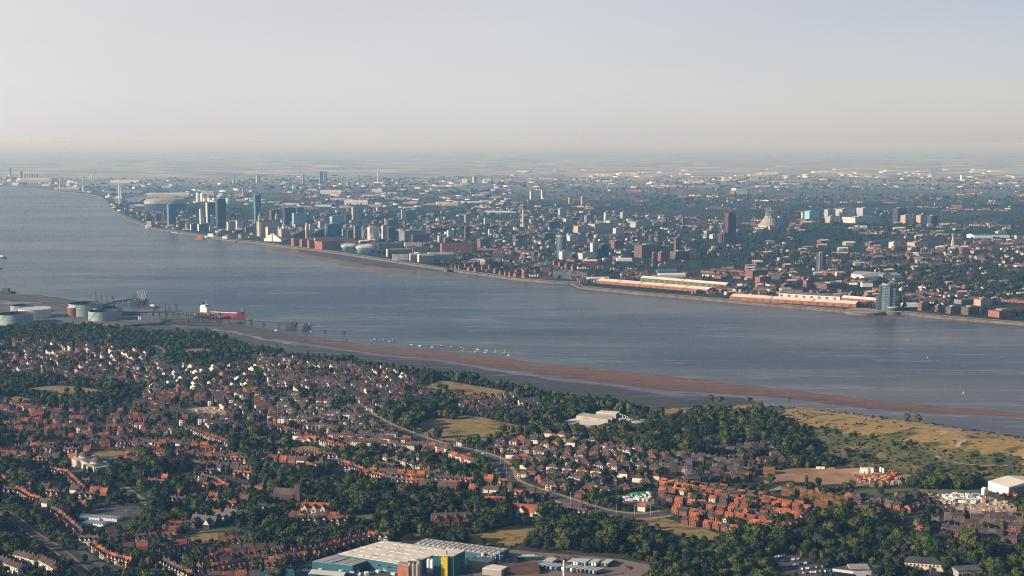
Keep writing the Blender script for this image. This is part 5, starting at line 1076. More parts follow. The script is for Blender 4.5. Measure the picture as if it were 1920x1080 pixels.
# --- jetties ---
def jetty(name, label, pts, z, width=8, pile=13, pipes=True, pr=.95, hh=9):
    wp = [Vector(P(p[0], p[1], z)) for p in pts]; o = wp[0]; t_ = thing(name, label, 'jetty', (o.x, o.y, 0))
    loc = [(p.x - o.x, p.y - o.y) for p in wp]
    dk = bpy.data.objects.new('deck', ribbon('deck', loc, width, z, 'dark_steel', thick=2.6)); COL.objects.link(dk); dk.parent = t_
    if pipes:
        for s in (-1, 1): part('pipe_run', MB().bar(*( (loc[i][0], loc[i][1] + s * 1.4, z + 1.2) for i in (0, 1)), .5, 'pale_metal'), t_)
    for a, b_ in zip(wp[:-1], wp[1:]):
        L = (b_ - a).length; n_ = max(1, int(L / pile)); dn = (b_ - a).normalized(); nn = Vector((-dn.y, dn.x))
        for i in range(n_):
            c = a.lerp(b_, (i + .5) / n_) - o; q = MB()
            for s in (-1, 1): q.bar((c.x + nn.x * s * (width * .6), c.y + nn.y * s * (width * .6), -3), (c.x + nn.x * s * width * .35, c.y + nn.y * s * width * .35, z - .9), pr, 'dark_steel')
            q.bar((c.x - nn.x * width * .5, c.y - nn.y * width * .5, z * .3), (c.x + nn.x * width * .4, c.y + nn.y * width * .4, z * .8), pr * .6, 'dark_steel'); part('pile_bent', q, t_)
    return t_
def platform(t_, px, py, w_, d, z, name='platform', crowd=6, seed=1):
    x, y = P(px, py, z); x -= t_.location.x; y -= t_.location.y; part(name, MB().box(-w_ / 2, -d / 2, z - 1.6, w_ / 2, d / 2, z, 'dark_steel', R(-20), (x, y), True), t_)
    rd = random.Random(seed); q = MB()
    for i in range(int(w_ / 4)):
        for j in (0, .5, 1):
            u = Vector((-w_ / 2 + i * 4 + 1, -d / 2 + j * d)); u.rotate(__import__('mathutils').Matrix.Rotation(R(-20), 2)); q.bar((x + u.x, y + u.y, -3), (x + u.x, y + u.y, z - 1.5), .9, 'dark_steel')
            if i % 2: q.bar((x + u.x - 2, y + u.y, .5), (x + u.x + 2, y + u.y, z - 2), .3, 'rust')
    part('piles', q, t_)
    for k in range(crowd): part('deck_machinery', MB().box(-1.5, -1.2, 0, 1.5, 1.2, rd.uniform(1.5, 4), rd.choice(['dark_steel', 'pale_metal', 'rust', 'concrete']), rd.uniform(0, 3), (x + rd.uniform(-w_ / 2, w_ / 2) * .8, y + rd.uniform(-d / 2, d / 2) * .5)), t_).location.z = z
    return x, y
j1 = jetty('oil_jetty', 'far oil jetty with leaning loading arms reaching towards the far bank', [(190, 572), (212, 565), (240, 561), (262, 560)], 10)
x, y = platform(j1, 262, 562, 46, 20, 11, crowd=14, seed=2)
for k in range(6):
    u = x - 4 + k * 3.4; part('loading_arm', MB().bar((u, y + 4, 11), (u + 1, y + 4, 24), .6, 'pale_metal').bar((u + 1, y + 4, 24), (u - 6 + k * 2.2, y + 8, 34 - abs(k - 3)), .5, 'pale_metal').bar((u - 6 + k * 2.2, y + 8, 34 - abs(k - 3)), (u + 4, y + 10, 18), .35, 'rust'), j1)
part('gangway_tower', MB().box(-4, -3, 11, 3, 3, 16, 'dark_steel', 0, (x - 14, y), True).bar((x - 16, y, 16), (x - 10, y, 27), .5, 'rust').bar((x - 22, y, 24), (x - 8, y, 15), .4, 'dark_steel'), j1)
j2 = jetty('oil_jetty', 'middle oil jetty leading to the berthed red tanker', [(228, 585), (280, 584), (330, 584), (372, 587)], 10)
platform(j2, 381, 590, 46, 14, 12, crowd=18, seed=3); platform(j2, 404, 590, 30, 12, 9, crowd=5, seed=5)
j3 = jetty('long_jetty', 'long near jetty on slim trestles ending in a dark platform', [(300, 598), (340, 598), (420, 599), (480, 602), (538, 605)], 9, 6, 26, False, .9)
platform(j3, 548, 606, 26, 12, 10, crowd=6, seed=4); platform(j3, 576, 609, 22, 10, 9, crowd=4, seed=6)
part('deck', MB().bar((P(555, 607, 9)[0] - j3.location.x, P(555, 607, 9)[1] - j3.location.y, 9), (P(570, 609, 9)[0] - j3.location.x, P(570, 609, 9)[1] - j3.location.y, 9), .8, 'rust'), j3)
j4 = jetty('low_pipeline', 'low dark pipeline running out over the mud below the long jetty', [(200, 612), (260, 609), (320, 607), (412, 608)], 3, 5, 30, False, .5)
q = P(275, 598); quayland([(225, 600), (270, 592), (300, 596), (309, 600), (300, 605), (262, 607)], -1, LZ)
for k, (px, py, hh, nm) in enumerate([(180, 566, 26, 0), (190, 568, 20, 0), (200.5, 569, 18, 0), (288, 582, 9, 0), (310.5, 584, 17, 0), (317, 584, 17, 0), (330, 583, 20, 1), (413, 606, 26, 0), (449.5, 607, 22, 0), (456, 608, 17, 1), (471, 609, 15, 1), (609, 630, 15, 1), (645.5, 634, 17, 1), (212, 566, 16, 1)]):
    x, y = P(px, py, 0); w_ = 'tall mooring pile' if not nm else 'steel mooring dolphin on splayed legs'
    t_ = thing('mooring_dolphin', ['dark ' + w_ + s for s in (' left of the far jetty, first', ' left of the far jetty, second', ' left of the far jetty, third', ' right of the far jetty', ' before the middle jetty, left', ' before the middle jetty, right', ' standing on the middle jetty', ' on the long jetty below the tanker', ' on the long jetty right of the tanker', ' behind the long jetty, left', ' behind the long jetty, right', ' beyond the long jetty end, nearer it', ' beyond the long jetty end, farthest right', ' beside the far jetty deck')][k], 'dolphin', (x, y, 0), 0, 'mooring dolphins by the jetties')
    if nm:
        part('legs', MB().bar((-3.5, -2, -3), (-1, 0, hh * .7), .5, 'dark_steel').bar((3.5, -2, -3), (1, 0, hh * .7), .5, 'dark_steel').bar((0, 3.5, -3), (0, 1, hh * .7), .5, 'dark_steel').bar((-2.4, -1, hh * .3), (2.4, -1, hh * .3), .3, 'dark_steel'), t_)
        part('cap', MB().box(-4, -2.5, hh * .7, 4, 2.5, hh * .7 + 1.4, 'dark_steel', bottom=True).bar((-3, 0, hh * .75), (-4.5, 0, hh), .3, 'dark_steel').bar((3, 0, hh * .75), (4.5, 0, hh), .3, 'dark_steel'), t_)
    else: part('pile', MB().cyl(0, 0, -3, hh, 1.1, 1.0, 'dark_steel', 10), t_); part('collar', MB().cyl(0, 0, 1, 3, 4, 3.2, 'rust' if k % 2 else 'dark_steel', 12), t_)
# --- the tanker ---
x, y = P(411, 598, 0); t_ = thing('tanker', 'red hulled tanker with white bridge block moored at the middle jetty', 'ship', (x + 2, y + 30, 0), R(-20))
def hull(L, B, h0, h1, m_, sheer=3, bow=.22, z0=-1.5):
    st = []; 
    for u in (-1, -.97, -.85, -.5, 0, .5, .72, .86, .95, 1.0):
        k = 1 if u < 1 - bow * 2 else max(.02, 1 - ((u - (1 - bow * 2)) / (bow * 2)) ** 1.8); kb = k * (.86 if u < .6 else .6); s = 1 if u > -.9 else .8
        zt = h1 + sheer * max(0, u - .5) ** 1.2 * 2; e = L / 2 * u + (3 if u > .9 else 0) * 0
        st.append([(e - (u > .8) * (u - .8) * L * .07, -B / 2 * kb * s, z0), (e, -B / 2 * k * s, zt), (e, B / 2 * k * s, zt), (e - (u > .8) * (u - .8) * L * .07, B / 2 * kb * s, z0)])
    mb = MB(); vs = [v for s_ in st for v in s_]; fs = []
    for i in range(len(st) - 1):
        a = i * 4; fs += [(a, a + 4, a + 5, a + 1), (a + 1, a + 5, a + 6, a + 2), (a + 2, a + 6, a + 7, a + 3)]
    fs.append((0, 1, 2, 3)); mb.add(vs, fs, m_); return mb
part('hull', hull(120, 20, -1, 10, 'red_paint', 5), t_); part('deck', MB().box(-50, -8.6, 10.05, 36, 8.6, 10.4, 'rust'), t_)
br = part('bridge', MB().box(-56, -8, 10.4, -38, 8, 24, 'white_paint').box(-52, -11, 24, -40, 11, 27.5, 'white_paint'), t_)
part('bridge_window', MB().box(-39.95, -10.5, 25, -39.8, 10.5, 26.6, 'window_glass'), br); part('funnel', MB().box(-57, -3, 22, -51, 3, 33, 'dark_steel'), br); part('mast', MB().bar((-44, 0, 27), (-44, 0, 38), .4, 'white_paint').bar((-44, -3, 34), (-44, 3, 34), .25, 'white_paint'), br)
for k in range(5): part('deck_pipe', MB().bar((-36, -4 + k * 2, 11.4), (40, -4 + k * 2, 11.4), .45, 'pale_metal'), t_)
for k in range(3): part('crane', MB().bar((-18 + k * 18, 0, 10.4), (-18 + k * 18, 0, 19), .6, 'rust').bar((-18 + k * 18, 0, 19), (-12 + k * 18, 0, 21), .4, 'rust'), t_)
part('foremast', MB().bar((51, 0, 12), (51, 0, 24), .5, 'white_paint'), t_); part('forecastle', MB().box(42, -6, 10.5, 52, 6, 14, 'dark_steel'), t_)
# --- boats ---
def boat(px, py, L, m_, label, sail=False, cabin=True, rot=None, cabm='white_paint', cat=None, group=None):
    x, y = P(px, py, 0); t_ = thing('sailing_boat' if sail else 'motor_boat', label, cat or ('sailing boat' if sail else 'boat'), (x, y, 0), random.uniform(-.5, .5) if rot is None else R(rot), group)
    part('hull', hull(L, L * .3, -.3, L * .11, m_, .6, .25, -.4), t_)
    if sail: part('mast', MB().bar((L * .05, 0, L * .1), (L * .05, 0, L * 1.25), .16, 'white_paint'), t_); part('boom', MB().bar((L * .05, 0, L * .28), (-L * .35, 0, L * .26), .2, 'white_paint'), t_); part('cabin', MB().box(-L * .15, -L * .08, L * .1, L * .2, L * .08, L * .18, cabm), t_)
    elif cabin: part('cabin', MB().box(-L * .3, -L * .1, L * .1, L * .1, L * .1, L * .3, cabm), t_)
    return t_
for i, (px, py) in enumerate([(868.5, 657), (896, 656), (892, 660), (913, 658), (909, 662), (929, 661), (946, 662), (953.5, 667)]):
    boat(px, py, 6.5, 'white_paint', f"white sailing boat, {ordw(i)} from left in the moored line off the sandbank", True, group='yachts moored off the sandbank')
for px, py, L, m_, lb in [(730, 642, 7, 'rust', 'small brown boat with white cabin near the mooring dolphins'), (738, 639, 7, 'car_dark', 'small dark boat beyond the brown boat'), (772, 647, 7, 'white_paint', 'small white boat left of the yachts'), (788, 649, 7, 'white_paint', 'white motor boat second left of the yachts'), (811, 652, 8, 'white_paint', 'low white boat midway along the sandbank'), (828, 649.5, 6, 'teal_sheet', 'small teal boat left of the yachts'),
                          (846, 651, 6, 'new_timber', 'small tan boat left of the yachts'), (865, 653, 7, 'new_timber', 'orange boat just left of the yachts'), (703, 637.5, 8, 'car_dark', 'dark barge beyond the moored boats'), (697, 639.5, 7, 'car_dark', 'dark rowing boat near the moored boats'), (720, 638, 5, 'blue_paint', 'small blue dinghy near the moored boats'),
                          (518, 620, 8, 'white_paint', 'white boat under the long jetty'), (583, 622, 7, 'white_paint', 'white boat at the end of the long jetty'), (648, 637, 7, 'rust', 'rusty boat beside the farthest dolphin'), (799, 698, 7, 'rust', 'red boat lying on the mud'), (768, 698, 6, 'blue_paint', 'blue boat lying on the mud'), (442, 606, 7, 'white_paint', 'small white boat beside the long jetty')]:
    boat(px, py, L, m_, lb)
boat(415, 598.5, 24, 'dark_steel', 'dark barge alongside the red tanker', cabin=True, rot=-10, cabm='pale_metal'); boat(288, 577, 28, 'dark_steel', 'dark supply boat beyond the far oil jetty', rot=-8, cabm='pale_metal')
boat(15, 550, 46, 'dark_steel', 'long dark vessel at the left edge of the river', rot=-10, cabm='dark_steel'); boat(4, 484, 34, 'dark_steel', 'small dark ship with white mast at the left edge', rot=0, cabm='white_paint')
boat(1, 504, 16, 'dark_steel', 'dark launch at the left edge between two ships', rot=0, cabm='dark_steel')
x, y = P(10, 548, 0); t_ = thing('spud_mast', 'thin dark mast standing over the left edge vessel', 'mast', (x, y, 0)); part('pole', MB().cyl(0, 0, 0, 36, .5, .4, 'dark_steel', 8), t_); part('lamp', MB().cyl(0, 0, 36, 37, .9, .9, 'dark_steel', 8), t_)
for px, py, m_, lb in [(620.5, 549, 'trailer_green', 'dark green buoy in the blue water right of the tanker'), (1090, 583, 'brick_red', 'red buoy in mid river below the round glass tower'), (1347, 614, 'green_paint', 'green buoy in mid river'), (1702, 637, 'yellow_paint', 'small yellow buoy below the riverside tower'), (1739.5, 671, 'yellow_paint', 'yellow buoy in mid river'), (1806.5, 738, 'yellow_paint', 'yellow buoy near the right sandbank'), (945, 475, 'orange_paint', 'small orange buoy by the far docks')]:
    if px == 945: px, py = 465, 474
    x, y = P(px, py, 0); t_ = thing('buoy', lb, 'buoy', (x, y, 0), scale=.75); part('float', MB().lathe(0, 0, [(1.2, -.5), (1.6, .4), (1.3, 1.4), (.4, 1.7)], m_, 12), t_); part('lantern_cage', MB().lathe(0, 0, [(.8, 1.6), (.35, 3.8), (.6, 4.0), (.05, 4.8)], m_, 8), t_)
x, y = P(1482, 748, 0); t_ = thing('beacon_post', 'tall thin dark beacon post standing on the sandbank by the heath', 'beacon', (x, y, 0)); part('post', MB().cyl(0, 0, -1, 13, .35, .25, 'dark_steel', 6), t_); part('platform', MB().box(-4, -1, 1, -1, 1, 2.4, 'dark_steel'), t_)
x, y = P(820.5, 660, 0); t_ = thing('beacon_post', 'pair of thin posts at the sandbank edge left of the yachts', 'beacon', (x, y, 0)); part('post', MB().cyl(0, 0, -1, 10, .25, .2, 'dark_steel', 6), t_); part('post', MB().cyl(1.6, 0, -1, 9, .2, .2, 'dark_steel', 6), t_)
# lamp columns along the carriageway
lamp = [MB().bar((0, 0, 0), (0, 0, 11), .16, 'pale_metal', .1).mesh('column'), MB().bar((0, 0, 11), (1.8, 0, 11.6), .1, 'pale_metal').bar((0, 0, 11), (-1.8, 0, 11.6), .1, 'pale_metal').mesh('lamp_arm')]
wp = ROADS[0][0]; k = 0
for i in range(2, len(wp) - 2, 3):
    x, y = wp[i]; t_ = thing('street_lamp', f"twin armed street lamp, {ordw(k)} from the far end of the dual carriageway", 'street lamp', (x, y, LZ + .4), R(60), 'street lamps on the carriageway'); k += 1; part('column', lamp[0], t_); part('lamp_arm', lamp[1], t_)
# ================================================================== TREES OF THE NEAR BANK
TL = []
def put_tree(x, y, r, i=None, zone=None):
    TL.append((i if i is not None else random.choices(range(8), [5, 6, 5, 6, 5, 5, .5, .6])[0], x, y, H(x, y), random.uniform(0, 6.28), r, r * random.uniform(.85, 1.15)))
OPEN = ('house', 'road', 'field', 'big')
TOWN = [[(0, 640), (230, 652), (300, 680), (300, 735), (200, 725), (0, 702)], [(270, 682), (480, 668), (560, 675), (760, 700), (815, 725), (800, 765), (700, 775), (660, 745), (490, 740), (290, 740)],
        [(255, 742), (480, 735), (600, 742), (700, 788), (860, 850), (700, 848), (600, 830), (500, 800), (440, 805), (330, 822), (200, 832), (0, 835), (0, 756), (140, 772)],
        [(900, 828), (1050, 815), (1260, 858), (1440, 850), (1470, 880), (1440, 900), (1240, 905), (1120, 935), (1050, 935), (960, 900)],
        [(1195, 970), (1245, 905), (1330, 905), (1440, 925), (1530, 910), (1700, 920), (1730, 930), (1960, 960), (1990, 1030), (1850, 1012), (1760, 1000), (1700, 985), (1560, 960), (1515, 990), (1440, 1003), (1340, 998)],
        [(850, 740), (1018, 750), (1010, 775), (860, 775)]]
TOWNW = [[hit(*p)[:2] for p in q] for q in TOWN]
YARD = [[(958, 1034), (1010, 1032), (1160, 1044), (1240, 1062), (1200, 1100), (540, 1100), (575, 1062), (634, 1044), (720, 1018), (800, 1012)], [(-300, 560), (330, 560), (330, 626), (215, 621), (120, 612), (60, 612), (0, 618), (-300, 618)]]
YARDW = [[hit(*p)[:2] for p in q] for q in YARD]
def in_town(x, y): return any(inside((x, y), q) for q in TOWNW)
def dens(p, q_): return 1
def hides(x, y):
    for k in (6, 12, 18, 25, 32, 40):
        for q in (-5, 0, 5):
            if occ(x * (y + k) / y + q, y + k) in ('house', 'big', 'field', 'road'): return True
    for k in (6, 14, 22):
        if occ(x * (y + k) / y, y + k) in ('scrub', 'heath'): return True
    return False
x0 = colx(-260, 1000); cnt = 0
ysteps = []; y = 1080.0
while y < 2960: ysteps.append(y); y += 6.2
for y in ysteps:
    xl, xr = colx(-420, y), colx(2420, y); x = xl
    while x < xr:
        xx, yy = x + random.uniform(-3.6, 3.6), y + random.uniform(-3.6, 3.6); x += 6.2
        px = col_of(xx, yy, 8)
        if yy > shD(px) - 14: continue
        o = occ(xx, yy)
        if o in OPEN: continue
        if 1430 < px and yy > np.interp(px, _pxs, T_RD) - 60 and o != 'heath' and o != 'scrub':
            if random.random() < .25: TL.append(('b', xx, yy, H(xx, yy), random.uniform(0, 6), random.uniform(2, 4), 3))
            continue
        if o == 'heath':
            if random.random() < .10 + .3 * max(0, mn.noise(Vector((xx * .02, yy * .02, 7)))): TL.append(('b', xx, yy, H(xx, yy), random.uniform(0, 6), random.uniform(1.5, 3.5), 2.4))
            continue
        if o == 'scrub':
            if random.random() < .58: TL.append(('b', xx, yy, H(xx, yy), random.uniform(0, 6), random.uniform(1.5, 3.6), 2.6))
            if random.random() < .11 * (mn.noise(Vector((xx * .012, yy * .012, 5))) > -.1): put_tree(xx, yy, random.uniform(2.6, 4.5))
            continue
        if any(inside((xx, yy), q) for q in YARDW): continue
        tw = in_town(xx, yy); u = random.random(); cl = mn.noise(Vector((xx * .008, yy * .008, 3)))
        if tw:
            if u < .10 + max(0, cl) * .7: r = random.uniform(3.0, 6.5); put_tree(xx, yy, r); mark(xx, yy, r * .6, 'tree')
            elif u < .22: TL.append(('b', xx, yy, H(xx, yy), random.uniform(0, 6), random.uniform(1.6, 3.2), 2.8))
        else:
            if o == 'tree': continue
            hid = hides(xx, yy)
            if hid and random.random() < .95:
                if u < .3: TL.append(('b', xx, yy, H(xx, yy), random.uniform(0, 6), random.uniform(1.6, 3.4), 2.8))
                elif u < .5: r = random.uniform(3, 4.4); put_tree(xx, yy, r); mark(xx, yy, r * .6, 'tree')
                continue
            if u < .80: r = random.choice([3.6, 4.5, 5.2, 6.2, 7.4, 8.2]) * random.uniform(.9, 1.1) * (.9 + .4 * (cl > .15)) * (.8 if yy > 2200 else 1); put_tree(xx, yy, r); mark(xx, yy, r * .62, 'tree')
# single trees in the fields
for px, py, r in [(817, 822, 10), (838, 786, 9), (862, 832, 5), (880, 831, 6), (825, 783, 8), (850, 787, 6), (786, 730, 6), (826, 733, 8), (836, 735, 8), (540, 831, 5), (1700, 789, 5), (1720, 791, 6), (945, 812, 7), (960, 815, 8), (893, 833, 8), (918, 830, 7), (935, 826, 8), (975, 815, 8), (760, 735, 8), (1333, 756, 7), (1350, 757, 7), (1404, 757, 6), (1090, 1010, 6)]:
    put_tree(*hit(px, py)[:2], r, random.choice([0, 2, 4]))
print('trees', len(TL))
def emit_trees():
    ind = [q for q in TL if q[0] != 'b']; rest = [q for q in TL if q[0] == 'b']
    def key(q):
        p = proj(q[1], q[2], q[3] + q[6]); ok = -12 < p[0] < 1932 and p[1] < 1076; return (0 if ok else 1, q[2] / q[5] ** .8)
    ind.sort(key=key); pick, tail = ind[:295], ind[295:]
    for tr in TREES: tr['cm'] = tr['crown'].mesh('crown'); tr['tm'] = tr['trunk'].mesh('trunk')
    def zone(px, py):
        if px < 250: return 'in the wood by the railway'
        if px < 540: return 'among the garden village houses'
        if px < 860: return 'in trees around the factory'
        if px < 1100: return 'behind the lorry yard'
        if px < 1300: return 'in the big wood below the estate'
        if px < 1560: return 'above the full car park'
        if px < 1740: return 'in the wood behind the offices'
        return 'in the wood at bottom right'
    g = {}
    for q in pick:
        p = proj(q[1], q[2], q[3]); s = 'tall' if q[5] > 7.6 else 'mid-sized' if q[5] > 6 else 'small'
        g.setdefault((s, TREES[q[0]]['look'], zone(*p)), []).append((p[0], q))
    for (s, lk, zn), l in g.items():
        l.sort(key=lambda a: a[0])
        for i, (_, q) in enumerate(l):
            tr = TREES[q[0]]; lab = f"{s} {lk}, {ordw(i)} from left {zn}" if len(l) > 1 else f"{s} {lk}, sole one {zn}"
            t_ = thing('tree', lab, 'tree', (q[1], q[2], q[3]), q[4], 'trees of the near bank'); t_.scale = (q[5], q[5], q[6])
            part('crown', tr['cm'], t_); part('trunk', tr['tm'], t_)
    fl = [merge(tr['crown'], tr['trunk']) for tr in TREES]
    items = []
    for q in tail:
        far = q[2] > 1900; mb = LOWT[q[0] % 4] if (far and q[0] < 6) else fl[q[0]]
        items.append((mb, q[1], q[2], q[3] - .3, q[4], q[5], q[5], q[6]))
    structure('trees', big_mesh('trees', items), 'stuff', 'dark green woods and garden trees spread over the near bank', 'woodland')
    structure('bushes', big_mesh('bushes', [(BUSH[i % 2], q[1], q[2], q[3] - .2, q[4], q[5], q[5], q[6]) for i, q in enumerate(rest)]), 'stuff', 'dark scrub bushes dotted over gardens and the dry heath', 'bushes')
emit_trees()
# ================================================================== THE FAR CITY
LMARK = []
COCC = {}
def cmark(x, y, r):
    n_ = int(r / 12) + 1; i, j = int(x // 12), int(y // 12)
    for a in range(i - n_, i + n_ + 1):
        for b_ in range(j - n_, j + n_ + 1): COCC[(a, b_)] = 1
def tower(px0, px1, yt, yb, m_, label, name='tower_block', cat='tower block', ratio=.7, ang=30, plant=True, roofm='roof_grey', leftm=None, group=None):
    x, y, w_, d, h, rot = box_px(px0, px1, yt, yb, ratio, ang); t_ = thing(name, label, cat, (x, y, LZ), rot, group); cmark(x, y, max(w_, d) * .6)
    b_ = MB().box(-w_ / 2, -d / 2, 0, w_ / 2, d / 2, h, m_)
    part('wall', b_, t_); part('roof', MB().box(-w_ / 2 + .5, -d / 2 + .5, h + .05, w_ / 2 - .5, d / 2 - .5, h + .6, roofm), t_)
    if leftm: part('side_panel', MB().box(-w_ / 2 - .4, -d / 2, 0, -w_ / 2 - .02, d / 2, h, leftm), t_)
    if plant and h > 14: part('plant_room', MB().box(-w_ * .22, -d * .25, h + .6, w_ * .2, d * .25, h + 3.4, 'grey_sheet' if 'glass' in m_ or 'dark' in m_ else 'concrete'), t_)
    LMARK.append((px0 + px1) / 2); return t_, w_, d, h
T = tower
def px_split(t_, w_, d, h, n_, m_='dark_steel'):
    for k in range(n_): part('mullion', MB().box(-w_ / 2 + (k + .9) * w_ / n_ - .3, -d / 2 - .35, 0, -w_ / 2 + (k + .9) * w_ / n_ + .3, -d / 2 - .02, h, m_), t_)
t_, w_, d, h = T(313, 331, 383, 425, 'fac_glass', 'slim teal glass tower with a pale left edge near the left docks', ratio=.9, leftm='glass_teal'); part('fin', MB().box(-w_ / 2 - 1.5, -d / 2 - 1.5, 0, -w_ / 2 + 3, -d / 2 - .1, h + 4, 'fac_teal'), t_)
T(307, 312.5, 392, 416, 'fac_brick', 'thin brown brick tower left of the teal tower'); T(272, 285, 402, 415, 'fac_brown', 'squat dark brown block left of the teal tower')
T(290, 300, 402, 414, 'fac_brown', 'low brown block just left of the thin brick tower', ratio=.8)
t_, w_, d, h = T(386, 404, 380, 418, 'fac_dark', 'dark glass tower with pale left edge, left of the tallest dark tower', leftm='fac_white')
T(374.5, 384, 392, 421, 'fac_white', 'slim pale tower left of the dark glass towers', leftm='white_paint'); T(380, 387, 407, 421, 'fac_teal', 'low teal block before the dark glass towers', ratio=.8)
T(395, 403.5, 403, 423, 'fac_white', 'grey white block between the two dark towers'); t_, w_, d, h = T(404.5, 425, 373, 429, 'fac_dark', 'tallest dark tower of the northern waterfront', ratio=.8); px_split(t_, w_, d, h, 4)
T(348, 357, 419, 430, 'fac_cream', 'small cream block at the left end of the northern quay'); T(357, 371, 420, 432, 'fac_dark', 'low dark glass block with white end on the northern quay', leftm='white_paint', ratio=.4); T(371, 391, 421, 433, 'fac_dark', 'wide dark block on the northern quay', leftm='white_paint', ratio=.4)
T(392, 400, 424, 434, 'fac_cream', 'small cream block below the dark towers'); T(425, 441.5, 416, 433, 'fac_cream', 'plain cream block right of the tallest dark tower', leftm='stone_pale'); T(442, 457, 414, 434, 'fac_white', 'white stepped block beside the plain cream block'); T(459, 476, 426, 435, 'fac_brick', 'low red brick block left of the twin towered palace', ratio=.4)
# tall glass tower with raked crown
x, y, w_, d, h, rot = box_px(476, 490.5, 364, 420, .9, 30); t_ = thing('glass_tower', 'tallest blue glass tower with a raked top behind the twin towered palace', 'tower', (x, y, LZ), rot)
part('wall', MB().box(-w_ / 2, -d / 2, 0, w_ / 2, d / 2, h - 8, 'fac_glass').add([(-w_ / 2, -d / 2, h - 8), (w_ / 2, -d / 2, h - 8), (w_ / 2, d / 2, h - 8), (-w_ / 2, d / 2, h - 8), (w_ / 2, -d / 2, h), (w_ / 2, d / 2, h), (-w_ / 2, -d / 2, h - 4), (-w_ / 2, d / 2, h - 4)], [(0, 1, 4, 6), (1, 2, 5, 4), (2, 3, 7, 5), (3, 0, 6, 7), (6, 4, 5, 7)], 'glass_blue'), t_)
part('side_panel', MB().box(-w_ / 2 - .4, -d / 2, 0, -w_ / 2 - .02, d / 2, h - 6, 'glass_teal'), t_); cmark(x, y, 25)
# twin towered palace
x, y, w_, d, h, rot = box_px(481, 526, 416, 443.5, .55, 24); t_ = thing('clock_tower_building', 'grey granite palace with two domed clock towers on the waterfront', 'landmark building', (x, y, LZ), rot); cmark(x, y, 60)
part('wall', MB().box(-w_ / 2, -d / 2, 0, w_ / 2, d / 2, h, 'fac_cream'), t_); part('roof', MB().box(-w_ / 2 + 2, -d / 2 + 2, h, w_ / 2 - 2, d / 2 - 2, h + 4, 'roof_slate'), t_)
for sx_, nm in ((-w_ / 2 + 8, 'clock_tower'), (w_ / 2 - 8, 'clock_tower')):
    tw = part(nm, MB().box(sx_ - 6, -6, h, sx_ + 6, 6, h + 16, 'stone_pale').box(sx_ - 4.5, -4.5, h + 16, sx_ + 4.5, 4.5, h + 25, 'stone_pale').cyl(sx_, 0, h + 25, h + 31, 3.6, 3.2, 'stone_pale', 12), t_)
    part('dome', MB().lathe(sx_, 0, [(3.6, h + 31), (3.1, h + 34), (1.6, h + 36.5), (.5, h + 38), (.3, h + 42), (.9, h + 43.5), (.05, h + 45)], 'copper_green', 12), tw)
    part('clock_face', MB().bar((sx_, -6.4, h + 9), (sx_, -6.05, h + 9), 3.6, 'white_paint', n=16), tw)
for k in range(7): part('bay', MB().box(-w_ / 2 + (k + .5) * w_ / 7 - 1.4, -d / 2 - 1.2, 0, -w_ / 2 + (k + .5) * w_ / 7 + 1.4, -d / 2 - .05, h + 2, 'stone_pale'), t_)
T(498, 521, 426, 445, 'fac_cream', 'square white stone block between palace and domed building', 'stone_office', 'office', leftm='stone_pale', plant=False)
x, y, w_, d, h, rot = box_px(521, 545, 430, 447.5, .9, 30); t_ = thing('domed_building', 'white stone building with a high central dome on the waterfront', 'landmark building', (x, y, LZ), rot); cmark(x, y, 40)
part('wall', MB().box(-w_ / 2, -d / 2, 0, w_ / 2, d / 2, h, 'fac_cream'), t_)
for s in (-1, 1):
    for q in (-1, 1): part('corner_turret', MB().cyl(s * w_ * .44, q * d * .44, 0, h + 5, 4, 4, 'stone_pale', 10).lathe(s * w_ * .44, q * d * .44, [(4, h + 5), (2.5, h + 9), (.1, h + 11)], 'stone_pale', 10), t_)
part('dome', MB().cyl(0, 0, h, h + 12, 8, 8, 'stone_pale', 20).lathe(0, 0, [(8.4, h + 12), (7.6, h + 17), (5.5, h + 21), (2.5, h + 23.5), (1.2, h + 24), (1.2, h + 28), (.1, h + 31)], 'copper_green', 20), t_)
# dark glass complex
T(505, 525, 394, 424, 'fac_brown', 'brown stone block behind the granite palace'); T(530, 556, 390, 420, 'fac_dark', 'black patterned glass block behind the domed building', ratio=.5); T(556, 570, 389, 412, 'fac_dark', 'rear black glass slab behind the teal block', ratio=.5)
T(548, 576, 400, 425, 'fac_teal', 'chequered teal glass office behind the vent shaft', 'glass_office', 'office', .4)
# museum wedge, black wedges
def wedge(px0, px1, yl, yr, yb, m_, rm, label, name, cat, ang=24, ratio=.5):
    x, y, w_, d, h, rot = box_px(px0, px1, min(yl, yr), yb, ratio, ang); hl, hr = (yb - yl) * y / F, (yb - yr) * y / F; t_ = thing(name, label, cat, (x, y, LZ), rot); cmark(x, y, w_ * .5)
    a, b_ = w_ / 2, d / 2
    part('wall', MB().add([(-a, -b_, 0), (a, -b_, 0), (a, b_, 0), (-a, b_, 0), (-a, -b_, hl), (a, -b_, hr), (a, b_, hr), (-a, b_, hl)], [(0, 1, 5, 4), (1, 2, 6, 5), (2, 3, 7, 6), (3, 0, 4, 7)], m_), t_)
    part('roof', MB().add([(-a, -b_, hl), (a, -b_, hr), (a, b_, hr), (-a, b_, hl), (-a, -b_, hl + .8), (a, -b_, hr + .8), (a, b_, hr + .8), (-a, b_, hl + .8)], [(4, 5, 6, 7), (0, 1, 5, 4), (3, 0, 4, 7), (1, 2, 6, 5)], rm), t_)
wedge(495, 513, 449, 438, 452.5, 'white_paint', 'white_paint', 'left rising wedge of the white museum on the pier head', 'museum', 'museum', -18); wedge(512, 531, 438, 450, 453, 'white_paint', 'pale_metal', 'right falling wedge of the white museum on the pier head', 'museum', 'museum', -18)
